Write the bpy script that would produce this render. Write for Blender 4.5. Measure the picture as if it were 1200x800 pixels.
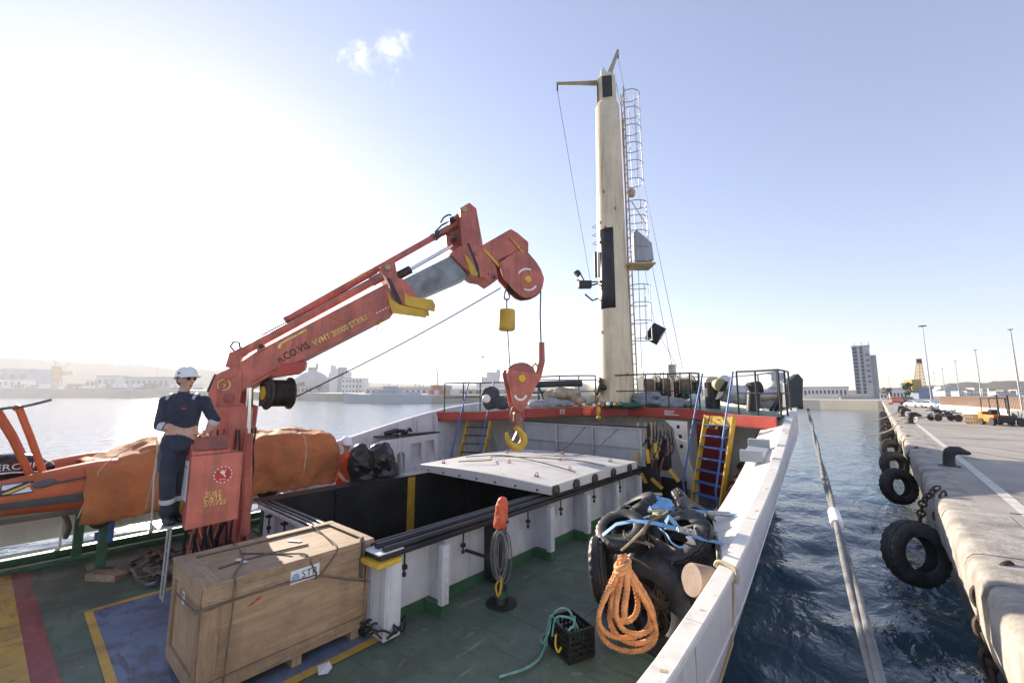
import bpy, bmesh, math, random
import numpy as np
from mathutils import Vector, Matrix, noise
R = math.radians
random.seed(7)
for o in list(bpy.data.objects): bpy.data.objects.remove(o)
SC = bpy.context.scene
COL = SC.collection
# ------------------------------------------------------------------ camera
cd = bpy.data.cameras.new('camera'); cam = bpy.data.objects.new('camera', cd); COL.objects.link(cam)
cd.sensor_width = 36; cd.lens = 14.7; cd.clip_start = .05; cd.clip_end = 9000
cam.location = (0, 0, 2.8); cam.rotation_euler = (R(90) + math.atan(62/490), 0, R(40.4))
SC.camera = cam
# ------------------------------------------------------------------ sky
SUN_EL, SUN_AZ = R(17.5), R(-79.4)          # azimuth clockwise from the bow (+Y)
w = bpy.data.worlds.new('World'); SC.world = w; w.use_nodes = True
nt = w.node_tree; nt.nodes.clear()
wo = nt.nodes.new('ShaderNodeOutputWorld'); bg = nt.nodes.new('ShaderNodeBackground')
sky = nt.nodes.new('ShaderNodeTexSky'); sky.sky_type = 'NISHITA'; sky.sun_disc = False
sky.sun_elevation = SUN_EL; sky.sun_rotation = SUN_AZ
sky.air_density = 1.0; sky.dust_density = .25; sky.ozone_density = 2.6; sky.altitude = 0
# one small wisp of cloud, high over the crane
tc = nt.nodes.new('ShaderNodeTexCoord'); nz = nt.nodes.new('ShaderNodeTexNoise')
nz.inputs['Scale'].default_value = 21; nz.inputs['Detail'].default_value = 9; nz.inputs['Roughness'].default_value = .62
nz.inputs['Distortion'].default_value = .5
nt.links.new(tc.outputs['Generated'], nz.inputs['Vector'])
def cloud(dirv, size):
    d = nt.nodes.new('ShaderNodeVectorMath'); d.operation = 'DISTANCE'; d.inputs[1].default_value = dirv
    nt.links.new(tc.outputs['Generated'], d.inputs[0])
    m = nt.nodes.new('ShaderNodeMapRange'); m.inputs['From Min'].default_value = 0; m.inputs['From Max'].default_value = size
    m.inputs['To Min'].default_value = .34; m.inputs['To Max'].default_value = -.3
    nt.links.new(d.outputs['Value'], m.inputs['Value'])
    a = nt.nodes.new('ShaderNodeMath'); a.operation = 'ADD'
    nt.links.new(m.outputs[0], a.inputs[0]); nt.links.new(nz.outputs['Fac'], a.inputs[1])
    r = nt.nodes.new('ShaderNodeMapRange'); r.interpolation_type = 'SMOOTHSTEP'
    r.inputs['From Min'].default_value = .64; r.inputs['From Max'].default_value = 1.05
    r.inputs['To Min'].default_value = 0; r.inputs['To Max'].default_value = .6
    nt.links.new(a.outputs[0], r.inputs['Value'])
    return r.outputs[0]
c1 = cloud((-.692, .36, .626), .1); c2 = cloud((-.643, .41, .648), .12)
mx = nt.nodes.new('ShaderNodeMath'); mx.operation = 'MAXIMUM'
nt.links.new(c1, mx.inputs[0]); nt.links.new(c2, mx.inputs[1])
mixc = nt.nodes.new('ShaderNodeMixRGB'); mixc.inputs['Color2'].default_value = (5.0, 5.0, 5.15, 1)
nt.links.new(mx.outputs[0], mixc.inputs['Fac']); gm = nt.nodes.new('ShaderNodeGamma'); gm.inputs['Gamma'].default_value = .72; hs_ = nt.nodes.new('ShaderNodeHueSaturation'); hs_.inputs['Saturation'].default_value = .85
nt.links.new(sky.outputs[0], gm.inputs['Color']); nt.links.new(gm.outputs[0], hs_.inputs['Color']); tn_ = nt.nodes.new('ShaderNodeMixRGB'); tn_.blend_type = 'MULTIPLY'; tn_.inputs['Fac'].default_value = 1; tn_.inputs['Color2'].default_value = (1.07, .97, 1.06, 1); nt.links.new(hs_.outputs[0], tn_.inputs['Color1']); nt.links.new(tn_.outputs[0], mixc.inputs['Color1'])
nt.links.new(mixc.outputs[0], bg.inputs['Color']); bg.inputs['Strength'].default_value = .15
nt.links.new(bg.outputs[0], wo.inputs['Surface'])
# ------------------------------------------------------------------ sun
sl = bpy.data.lights.new('sun', 'SUN'); sl.energy = 4.5; sl.angle = R(.6); sl.color = (1, .88, .72)
sun = bpy.data.objects.new('sun', sl); COL.objects.link(sun); sun.location = (-30, 8, 30)
SV = Vector((math.sin(SUN_AZ)*math.cos(SUN_EL), math.cos(SUN_AZ)*math.cos(SUN_EL), math.sin(SUN_EL)))
sun.rotation_euler = SV.to_track_quat('Z', 'Y').to_euler()
# ------------------------------------------------------------------ exposure
vs = SC.view_settings; vs.view_transform = 'Standard'; vs.look = 'None'; vs.exposure = 1.3; vs.gamma = 1; vs.use_curve_mapping = False
SC.render.engine = 'CYCLES'

# ================================================================== helpers
class MB:
    def __init__(s): s.v = []; s.f = []
    def add(s, vs, fs, M=None):
        o = len(s.v)
        s.v += [tuple(M @ Vector(p)) if M else tuple(p) for p in vs]
        s.f += [tuple(i+o for i in f) for f in fs]
        return s
    def box(s, c, d, rz=0, M=None):
        x, y, z = d[0]/2, d[1]/2, d[2]/2
        vs = [(i*x, j*y, k*z) for i in (-1, 1) for j in (-1, 1) for k in (-1, 1)]
        T = Matrix.Translation(c) @ Matrix.Rotation(rz, 4, 'Z')
        if M: T = M @ T
        return s.add(vs, [(0,1,3,2),(4,6,7,5),(0,4,5,1),(2,3,7,6),(0,2,6,4),(1,5,7,3)], T)
    def bx(s, x0, x1, y0, y1, z0, z1): return s.box(((x0+x1)/2, (y0+y1)/2, (z0+z1)/2), (x1-x0, y1-y0, z1-z0))
    def bar(s, a, b, w, h=None, up=(0, 0, 1)):
        a, b = Vector(a), Vector(b); d = (b-a); L = d.length; d.normalize(); h = h or w
        u = Vector(up); sd = d.cross(u)
        if sd.length < 1e-4: sd = d.cross(Vector((1, 0, 0)))
        sd.normalize(); u = sd.cross(d)
        vs = [a + d*(L*k) + sd*(i*w/2) + u*(j*h/2) for k in (0, 1) for i in (-1, 1) for j in (-1, 1)]
        return s.add(vs, [(0,1,3,2),(4,6,7,5),(0,4,5,1),(2,3,7,6),(0,2,6,4),(1,5,7,3)])
    def tube(s, pts, r, n=8, closed=False, cap=True):
        P = [Vector(p) for p in pts]; N = len(P)
        rr = r if isinstance(r, (list, tuple)) else [r]*N
        t0 = (P[1]-P[0]).normalized()
        nrm = t0.cross(Vector((0, 0, 1)))
        if nrm.length < .05: nrm = t0.cross(Vector((1, 0, 0)))
        nrm.normalize(); vs = []; fs = []; tp = t0
        for i in range(N):
            if closed: t = (P[(i+1) % N]-P[i-1])
            else: t = P[min(i+1, N-1)]-P[max(i-1, 0)]
            if t.length < 1e-9: t = tp
            t = t.normalized()
            nrm = nrm - t*nrm.dot(t)
            if nrm.length < 1e-6: nrm = t.orthogonal()
            nrm.normalize(); bn = t.cross(nrm); tp = t
            for k in range(n):
                a = 2*math.pi*k/n
                vs.append(P[i] + (nrm*math.cos(a)+bn*math.sin(a))*rr[i])
        for i in range(N if closed else N-1):
            for k in range(n):
                a, b = i*n+k, i*n+(k+1) % n; j = ((i+1) % N)*n
                fs.append((a, b, j+(k+1) % n, j+k))
        if cap and not closed:
            fs.append(tuple(range(n-1, -1, -1))); fs.append(tuple((N-1)*n+k for k in range(n)))
        return s.add(vs, fs)
    def lathe(s, prof, n=24, M=None, closed=False, cap=True):
        vs = []; fs = []; m = len(prof)
        for i in range(n):
            a = 2*math.pi*i/n; c, q = math.cos(a), math.sin(a)
            vs += [(r*c, r*q, z) for r, z in prof]
        for i in range(n):
            j = (i+1) % n
            for k in range(m if closed else m-1):
                l = (k+1) % m
                fs.append((i*m+k, j*m+k, j*m+l, i*m+l))
        if cap and not closed:
            if prof[0][0] > 1e-6: fs.append(tuple(i*m for i in range(n))[::-1])
            if prof[-1][0] > 1e-6: fs.append(tuple(i*m+m-1 for i in range(n)))
        return s.add(vs, fs, M)
    def prism(s, poly, t0, t1, fr):
        n = len(poly)
        vs = [fr(a, b, t0) for a, b in poly] + [fr(a, b, t1) for a, b in poly]
        fs = [tuple(range(n)), tuple(range(2*n-1, n-1, -1))] + [(i, i+n, (i+1) % n+n, (i+1) % n) for i in range(n)]
        return s.add(vs, fs)
    def loft(s, rings, ring_closed=True, cap=True):
        m = len(rings[0]); vs = [p for r in rings for p in r]; fs = []
        for i in range(len(rings)-1):
            for k in range(m if ring_closed else m-1):
                l = (k+1) % m
                fs.append((i*m+k, i*m+l, (i+1)*m+l, (i+1)*m+k))
        if cap and ring_closed:
            fs.append(tuple(range(m-1, -1, -1))); fs.append(tuple((len(rings)-1)*m+k for k in range(m)))
        return s.add(vs, fs)
    def ball(s, c, r, n=12, m=8, M=None):
        r = (r, r, r) if not isinstance(r, (tuple, list)) else r
        prof = [(max(0, math.sin(math.pi*k/m)), -math.cos(math.pi*k/m)) for k in range(m+1)]
        T = Matrix.Translation(c) @ (M or Matrix()) @ Matrix.Diagonal((*r, 1))
        return s.lathe(prof, n, T)
    def build(s, name, mat, parent=None, label=None, cat=None, group=None, kind=None, smooth=None, bev=0, data=None, weld=True):
        og = ORG.get(parent.name, Vector()) if parent else Vector()
        me = data or bpy.data.meshes.new(name)
        if not data:
            me.from_pydata([tuple(Vector(p)-og) for p in s.v], [], s.f)
            bm = bmesh.new(); bm.from_mesh(me)
            if weld: bmesh.ops.remove_doubles(bm, verts=bm.verts, dist=1e-5)
            bmesh.ops.recalc_face_normals(bm, faces=bm.faces); bm.to_mesh(me); bm.free()
            if smooth is not None:
                me.polygons.foreach_set('use_smooth', [True]*len(me.polygons)); me.set_sharp_from_angle(angle=R(smooth))
            me.materials.append(MT[mat] if isinstance(mat, str) else mat)
        o = bpy.data.objects.new(name, me); COL.objects.link(o)
        if parent: o.parent = parent
        ORG[o.name] = og
        if bev:
            b = o.modifiers.new('bevel', 'BEVEL'); b.width = bev; b.segments = 2; b.limit_method = 'ANGLE'; b.angle_limit = R(40); b.harden_normals = False
        return tag(o, label, cat, group, kind)
ORG = {}
def tag(o, label=None, cat=None, group=None, kind=None):
    if label: o['label'] = label
    if cat: o['category'] = cat
    if group: o['group'] = group
    if kind: o['kind'] = kind
    return o
def thing(name, loc, label, cat, group=None):
    o = bpy.data.objects.new(name, None); COL.objects.link(o); o.location = loc; o.empty_display_size = .2
    ORG[o.name] = Vector(loc); return tag(o, label, cat, group)
def copy_tree(o, parent=None, label=None):
    c = o.copy(); COL.objects.link(c); c.parent = parent; ORG[c.name] = ORG.get(o.name, Vector())
    for ch in list(o.children): copy_tree(ch, c)
    if label: c['label'] = label
    return c
def frame(org, p, up=(0, 0, 1)):
    org, p, up = Vector(org), Vector(p).normalized(), Vector(up); n = p.cross(up).normalized()
    return lambda a, b, t=0: org + p*a + up*b + n*t
def basis(org, z, x=(1, 0, 0)):        # matrix whose local Z points along z
    z = Vector(z).normalized(); x = Vector(x); x = (x - z*x.dot(z))
    if x.length < 1e-4: x = z.orthogonal()
    x.normalize(); y = z.cross(x)
    M = Matrix((x, y, z)).transposed().to_4x4(); M.translation = org; return M
def text(name, s, size, M, mat, parent, ext=.002, sx=1, bold=0):
    cu = bpy.data.curves.new(name, 'FONT'); cu.body = s; cu.size = size; cu.extrude = ext; cu.align_x = 'CENTER'; cu.align_y = 'CENTER'
    cu.resolution_u = 3; cu.offset = bold
    t = bpy.data.objects.new(name+'_tmp', cu); COL.objects.link(t)
    me = bpy.data.meshes.new_from_object(t.evaluated_get(bpy.context.evaluated_depsgraph_get()))
    bpy.data.objects.remove(t); bpy.data.curves.remove(cu)
    T = Matrix.Translation(-ORG[parent.name]) @ M @ Matrix.Diagonal((sx, 1, 1, 1))
    me.transform(T); me.materials.clear(); me.materials.append(MT[mat])
    o = bpy.data.objects.new(name, me); COL.objects.link(o); o.parent = parent; ORG[o.name] = ORG[parent.name]
    return o
def fbm(x, y, z=0, o=4):
    return noise.fractal(Vector((x, y, z)), 1.0, 2.0, o)
def remesh(mb, voxel, smooth_it=6, noise_amp=0, noise_s=5):
    me = bpy.data.meshes.new('tmp'); me.from_pydata(mb.v, [], mb.f)
    bm = bmesh.new(); bm.from_mesh(me); bmesh.ops.recalc_face_normals(bm, faces=bm.faces); bm.to_mesh(me); bm.free()
    o = bpy.data.objects.new('tmp', me); COL.objects.link(o)
    m = o.modifiers.new('r', 'REMESH'); m.mode = 'VOXEL'; m.voxel_size = voxel
    if smooth_it:
        q = o.modifiers.new('s', 'SMOOTH'); q.iterations = smooth_it; q.factor = .5
    ev = o.evaluated_get(bpy.context.evaluated_depsgraph_get())
    r = bpy.data.meshes.new_from_object(ev)
    vs = [v.co.copy() for v in r.vertices]; fs = [tuple(p.vertices) for p in r.polygons]
    if noise_amp:
        ns = [v.normal.copy() for v in r.vertices]
        vs = [v + n*noise_amp*fbm(v.x*noise_s, v.y*noise_s, v.z*noise_s) for v, n in zip(vs, ns)]
    bpy.data.objects.remove(o); bpy.data.meshes.remove(me); bpy.data.meshes.remove(r)
    k = MB(); k.v = [tuple(v) for v in vs]; k.f = fs
    return k

# ================================================================== materials
MT = {}
def mat(name, col, rough=.55, metal=0, var=.18, scale=2.5, bump=.15, bscale=30, rust=0, rcol=(.17, .06, .025), rscale=5, streak=False,
        spec=.5, trans=0, sheen=0, dirt=0, dcol=(.05, .045, .04), dscale=1.2):
    m = bpy.data.materials.new(name); m.use_nodes = True; n = m.node_tree; L = n.links; b = n.nodes['Principled BSDF']
    tc = n.nodes.new('ShaderNodeTexCoord'); mp = n.nodes.new('ShaderNodeMapping'); L.new(tc.outputs['Object'], mp.inputs['Vector'])
    def nse(s, d=6, r=.6, vec=None):
        k = n.nodes.new('ShaderNodeTexNoise'); k.inputs['Scale'].default_value = s; k.inputs['Detail'].default_value = d; k.inputs['Roughness'].default_value = r
        L.new(vec or mp.outputs[0], k.inputs['Vector']); return k.outputs['Fac']
    def ramp(f, a, c):
        k = n.nodes.new('ShaderNodeMapRange'); k.inputs['From Min'].default_value = a; k.inputs['From Max'].default_value = c; k.interpolation_type = 'SMOOTHSTEP'
        L.new(f, k.inputs['Value']); return k.outputs[0]
    def mix(f, c1, c2):
        k = n.nodes.new('ShaderNodeMixRGB'); L.new(f, k.inputs['Fac'])
        for i, c in (('Color1', c1), ('Color2', c2)):
            if isinstance(c, tuple): k.inputs[i].default_value = (*c, 1)
            else: L.new(c, k.inputs[i])
        return k.outputs[0]
    lo = tuple(c*(1-var) for c in col); hi = tuple(min(1, c*(1+var)) for c in col)
    c = mix(ramp(nse(scale), .3, .7), lo, hi)
    rv = None
    if dirt:
        v = None
        if streak:
            m2 = n.nodes.new('ShaderNodeMapping'); L.new(tc.outputs['Object'], m2.inputs['Vector']); m2.inputs['Scale'].default_value = (6, 6, .5); v = m2.outputs[0]
        f = ramp(nse(dscale, 8, .7, v), .62-.22*dirt, .9-.2*dirt)
        k = n.nodes.new('ShaderNodeMath'); k.operation = 'MULTIPLY'; L.new(f, k.inputs[0]); k.inputs[1].default_value = min(1, .55+.3*dirt)
        c = mix(k.outputs[0], c, dcol)
    if rust:
        f = ramp(nse(rscale, 9, .72), .70-.2*rust, .76-.18*rust); c = mix(f, c, rcol); rv = f
    L.new(c, b.inputs['Base Color'])
    if rv:
        k = n.nodes.new('ShaderNodeMapRange'); L.new(rv, k.inputs['Value']); k.inputs['To Min'].default_value = rough; k.inputs['To Max'].default_value = .9
        L.new(k.outputs[0], b.inputs['Roughness'])
    else:
        k = n.nodes.new('ShaderNodeMapRange'); L.new(nse(scale*3), k.inputs['Value']); k.inputs['To Min'].default_value = max(.03, rough-.12); k.inputs['To Max'].default_value = min(1, rough+.12)
        L.new(k.outputs[0], b.inputs['Roughness'])
    b.inputs['Metallic'].default_value = metal; b.inputs['Specular IOR Level'].default_value = spec
    if sheen: b.inputs['Sheen Weight'].default_value = sheen
    if bump:
        k = n.nodes.new('ShaderNodeBump'); k.inputs['Strength'].default_value = bump; k.inputs['Distance'].default_value = .01
        L.new(nse(bscale, 5), k.inputs['Height']); L.new(k.outputs[0], b.inputs['Normal'])
    if trans:
        t = n.nodes.new('ShaderNodeBsdfTranslucent'); L.new(c, t.inputs['Color'])
        x = n.nodes.new('ShaderNodeMixShader'); x.inputs[0].default_value = trans
        L.new(b.outputs[0], x.inputs[1]); L.new(t.outputs[0], x.inputs[2]); L.new(x.outputs[0], n.nodes['Material Output'].inputs['Surface'])
    MT[name] = m; return m
mat('crane_red', (.56, .15, .1), .45, var=.26, scale=2.2, rust=.3, rscale=9, rcol=(.2, .075, .05), dirt=.85, dcol=(.24, .085, .065), streak=True, dscale=1.5)
mat('crane_red_worn', (.36, .12, .09), .5, var=.3, rust=.55, rscale=9, dirt=.6)
mat('yellow_paint', (.62, .38, .035), .5, var=.2, rust=.15, rscale=12, dirt=.4)
mat('sticker_yellow', (.75, .48, .03), .5, bump=0)
mat('lettering_yellow', (.85, .6, .16), .6, bump=0, var=.3, scale=20)
mat('lettering_black', (.06, .02, .02), .6, bump=0)
mat('lettering_white', (.8, .78, .72), .6, bump=0)
mat('lettering_navy', (.02, .025, .08), .6, bump=0)
mat('print_blue', (.12, .28, .48), .6, bump=0); mat('print_red', (.5, .04, .03), .6, bump=0)
mat('steel_raw', (.2, .2, .19), .38, .75, var=.35, scale=3, dirt=.5, streak=False)
mat('chrome', (.75, .75, .74), .12, 1, var=.05, bump=0)
mat('steel_galv', (.42, .43, .43), .5, .5, var=.2)
mat('black_steel', (.018, .018, .02), .42, var=.4, rust=.1, rscale=10)
mat('dark_grease', (.05, .04, .035), .5, .3, var=.5, scale=9, rust=.35, rscale=14)
mat('rubber', (.024, .024, .025), .5, var=.45, scale=5, bump=.3, bscale=60, dirt=.5, dcol=(.09, .08, .07), dscale=3)
mat('rubber_grey', (.05, .05, .05), .75, var=.4, scale=4, bump=.4, bscale=40, dirt=.7, dcol=(.16, .15, .13), dscale=2.5)
mat('hose', (.015, .014, .014), .45)
mat('hull_white', (.74, .73, .74), .42, var=.07, scale=1.1, rust=.24, rscale=7, rcol=(.42, .24, .12), dirt=.6, dcol=(.46, .41, .35), streak=True, bump=.08, bscale=3)
mat('bulwark_cream', (.78, .74, .66), .5, var=.08, rust=.25, rscale=6, rcol=(.4, .22, .1), dirt=.6, dcol=(.5, .42, .32), streak=True, bump=.08, bscale=3)
mat('grey_white', (.62, .62, .645), .5, var=.1, rust=.3, rscale=8, rcol=(.3, .17, .09), dirt=.65, dcol=(.34, .31, .29), streak=True, bump=.08, bscale=4)
mat('hatch_white', (.58, .565, .53), .5, var=.07, dirt=.4, dcol=(.42, .36, .28), rust=.25, rcol=(.3, .17, .09), rscale=6, dscale=1.6)
mat('panel_grey', (.36, .38, .4), .5, var=.1, dirt=.35, dcol=(.2, .19, .18), streak=True)
mat('hull_below', (.02, .04, .09), .5, var=.3)
mat('hold_black', (.02, .02, .021), .38, var=.5, scale=1.5, dirt=.3, dcol=(.03, .028, .026), bump=.2, bscale=2)
mat('fascia_red', (.42, .05, .035), .42, var=.14, dirt=.3, dcol=(.2, .03, .02), rust=.05)
mat('dark_red', (.16, .012, .012), .4, var=.25, dirt=.4)
mat('green_paint', (.045, .13, .065), .45, var=.3, dirt=.5, rust=.1)
mat('mast_cream', (.76, .64, .43), .45, var=.12, scale=1, rust=.36, rscale=4, rcol=(.26, .11, .04), dirt=.75, dcol=(.46, .3, .13), streak=True, dscale=1.0)
mat('rusty_cream', (.5, .38, .22), .6, var=.25, rust=.5, rscale=10)
mat('blue_paint', (.045, .13, .38), .4, var=.15, rust=.1, rscale=12)
mat('rail_dark', (.025, .03, .035), .4, var=.3, rust=.1)
mat('boat_orange', (.6, .13, .035), .5, var=.18, scale=2, dirt=.5, dcol=(.4, .11, .05), trans=.12)
mat('boat_grey', (.09, .095, .1), .6, var=.2)
mat('boat_hull', (.35, .33, .3), .5, var=.2, dirt=.4)
mat('tarp_orange', (.64, .25, .085), .72, var=.22, scale=1.5, bump=.4, bscale=10, dirt=.5, dcol=(.36, .16, .07), trans=.42)
mat('bag_orange', (.72, .13, .05), .6, var=.2, bump=.3, bscale=25, trans=.1)
mat('cowl_black', (.012, .012, .014), .22, var=.2, bump=0)
mat('navy_cloth', (.02, .026, .05), .8, var=.25, scale=6, bump=.4, bscale=25, sheen=.1)
mat('orange_cloth', (.7, .1, .03), .75, var=.2, scale=6, bump=.4, bscale=25)
mat('reflective', (.5, .52, .55), .35, var=.1, bump=0)
mat('skin', (.56, .33, .24), .5, var=.1, scale=8, bump=.05, spec=.4)
mat('helmet_white', (.8, .8, .8), .25, var=.03, bump=0)
mat('hair', (.03, .018, .01), .7); mat('boot', (.01, .01, .011), .5); mat('sunglass', (.004, .004, .004), .08, bump=0)
mat('lip', (.33, .12, .1), .5, bump=0)
mat('paper', (.8, .8, .82), .7, var=.04, bump=.1, trans=.1)
mat('rope_orange', (.68, .31, .13), .8, var=.25, scale=9, bump=.6, bscale=90, dirt=.3, dcol=(.4, .17, .06), dscale=3)
mat('rope_grey', (.19, .185, .175), .85, var=.3, scale=8, bump=.6, bscale=90, dirt=.4)
mat('rope_brown', (.16, .12, .085), .85, var=.3, scale=8)
mat('rope_cream', (.5, .42, .28), .85, var=.25, scale=8)
mat('rope_green', (.16, .36, .3), .7, var=.25, scale=9)
mat('strap_blue', (.2, .42, .66), .6, var=.2, scale=7, bump=.3, bscale=80)
mat('wire', (.03, .03, .032), .5, .4)
mat('plastic_black', (.012, .012, .013), .4, var=.2, bump=.05)
mat('drum_brown', (.34, .24, .18), .6, var=.15, dirt=.4)
mat('bundle_beige', (.38, .32, .22), .85, var=.25, scale=5, bump=.5, bscale=20, dirt=.4)
mat('bundle_grey', (.27, .275, .285), .85, var=.25, scale=5, bump=.5, bscale=20, dirt=.4)
mat('bundle_dark', (.05, .055, .06), .85, var=.3, scale=5, bump=.5, bscale=20)
mat('net_green', (.03, .12, .08), .9, var=.4, scale=12, bump=.6, bscale=30)
mat('canvas_white', (.72, .7, .65), .75, var=.08, scale=4, bump=.3, bscale=16, dirt=.3, dcol=(.4, .36, .3), trans=.1)
mat('concrete', (.36, .325, .275), .85, var=.14, scale=.6, bump=.5, bscale=9, dirt=.55, dcol=(.19, .165, .135), dscale=.5)
mat('concrete_cap', (.35, .32, .275), .88, var=.3, scale=3.5, bump=1.0, bscale=16, dirt=.8, dcol=(.18, .165, .14), dscale=2.2, rust=.1, rscale=5, rcol=(.1, .09, .075))
mat('concrete_wet', (.12, .11, .075), .6, var=.3, scale=2, bump=.8, bscale=7, dirt=.5, dcol=(.05, .06, .03))
mat('road_paint', (.6, .57, .5), .8, var=.15, scale=6, rust=.4, rscale=8, rcol=(.33, .29, .23))
mat('iron', (.05, .045, .042), .55, .4, var=.4, rust=.4, rscale=9, rcol=(.1, .055, .035))
mat('chain_rust', (.06, .04, .03), .75, .3, var=.4, rust=.5, rscale=20)
mat('far_wall', (.3, .27, .23), .9, var=.15, scale=.05, bump=0); mat('far_land', (.3, .26, .2), .9, var=.2, scale=.02, bump=0)
mat('far_white', (.66, .65, .63), .7, var=.05, scale=.3, bump=0); mat('far_beige', (.5, .44, .35), .8, var=.08, scale=.2, bump=0)
mat('far_grey', (.3, .32, .35), .7, var=.1, scale=.2, bump=0); mat('far_blue', (.2, .26, .36), .7, var=.1, scale=.2, bump=0)
mat('far_dark', (.06, .065, .07), .7, var=.2, scale=.3, bump=0); mat('far_brown', (.22, .14, .09), .8, var=.2, scale=.5, bump=0)
mat('far_red', (.4, .12, .08), .7, var=.15, scale=.3, bump=0); mat('far_ochre', (.45, .28, .06), .7, var=.15, scale=.3, bump=0)
mat('tower_grey', (.4, .42, .46), .7, var=.06, scale=.2, bump=0)
mat('hill', (.12, .11, .08), .95, var=.25, scale=.006, bump=0)
mat('window_glass', (.03, .04, .055), .15, var=.2, scale=.3, bump=0)
mat('foliage', (.035, .055, .02), .8, var=.5, scale=1.5, bump=0); mat('bark', (.1, .075, .05), .9)
mat('ship_grey', (.42, .46, .5), .55, var=.05, scale=.1, bump=0)
mat('fork_orange', (.6, .2, .03), .45); mat('fork_barrier', (.6, .38, .08), .5); mat('lamp_grey', (.38, .39, .4), .5, .3, bump=0)
mat('tent_grey', (.22, .23, .24), .8, bump=0); mat('car_white', (.7, .7, .7), .25, bump=0); mat('cone_red', (.7, .12, .04), .5, bump=0)
def deck_paint(name, col, worn, grime):
    m = bpy.data.materials.new(name); m.use_nodes = True; n = m.node_tree; L = n.links; b = n.nodes['Principled BSDF']
    g = n.nodes.new('ShaderNodeNewGeometry')
    def nse(scale, det, rough, rot=0, dist=0):
        mp = n.nodes.new('ShaderNodeMapping'); mp.inputs['Scale'].default_value = scale; mp.inputs['Rotation'].default_value = (0, 0, rot); L.new(g.outputs['Position'], mp.inputs['Vector'])
        k = n.nodes.new('ShaderNodeTexNoise'); k.inputs['Scale'].default_value = 1; k.inputs['Detail'].default_value = det; k.inputs['Roughness'].default_value = rough; k.inputs['Distortion'].default_value = dist; L.new(mp.outputs[0], k.inputs['Vector']); return k.outputs['Fac']
    def ramp(f, a, c, top=1):
        k = n.nodes.new('ShaderNodeMapRange'); k.interpolation_type = 'SMOOTHSTEP'; k.inputs['From Min'].default_value = a; k.inputs['From Max'].default_value = c; k.inputs['To Max'].default_value = top; L.new(f, k.inputs['Value']); return k.outputs[0]
    def mix(f, c1, c2):
        k = n.nodes.new('ShaderNodeMixRGB'); L.new(f, k.inputs['Fac'])
        for i, c in (('Color1', c1), ('Color2', c2)):
            if isinstance(c, tuple): k.inputs[i].default_value = (*c, 1)
            else: L.new(c, k.inputs[i])
        return k.outputs[0]
    base = mix(ramp(nse((.8, .8, .8), 6, .65), .3, .7), tuple(c*.72 for c in col), tuple(c*1.22 for c in col))
    c = mix(ramp(nse((2.2, 2.2, 2.2), 8, .7, 0, .6), .44, .64, .8), base, grime)                 # dirt film
    c = mix(ramp(nse((1.1, 7, 1), 7, .75, R(20), .4), .55, .61, .85), c, grime)                # long scuffs
    c = mix(ramp(nse((9, 1.6, 1), 6, .7, R(-35), .3), .6, .64, .75), c, worn)                  # scratches across
    c = mix(ramp(nse((5, 5, 5), 9, .75), .615, .645, .9), c, worn)                             # chipped paint
    L.new(c, b.inputs['Base Color'])
    k = n.nodes.new('ShaderNodeMapRange'); L.new(nse((3, 3, 3), 5, .6), k.inputs['Value']); k.inputs['To Min'].default_value = .28; k.inputs['To Max'].default_value = .75; L.new(k.outputs[0], b.inputs['Roughness'])
    bp = n.nodes.new('ShaderNodeBump'); bp.inputs['Strength'].default_value = .5; bp.inputs['Distance'].default_value = .01; L.new(nse((18, 18, 18), 6, .65), bp.inputs['Height']); L.new(bp.outputs[0], b.inputs['Normal']); MT[name] = m
deck_paint('deck_green', (.115, .165, .11), (.25, .24, .2), (.085, .098, .074))
deck_paint('deck_blue', (.16, .21, .3), (.24, .22, .19), (.1, .11, .13))
deck_paint('deck_yellow', (.62, .37, .07), (.16, .14, .09), (.4, .25, .08))
deck_paint('deck_red', (.33, .09, .085), (.16, .12, .1), (.2, .065, .06))
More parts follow.
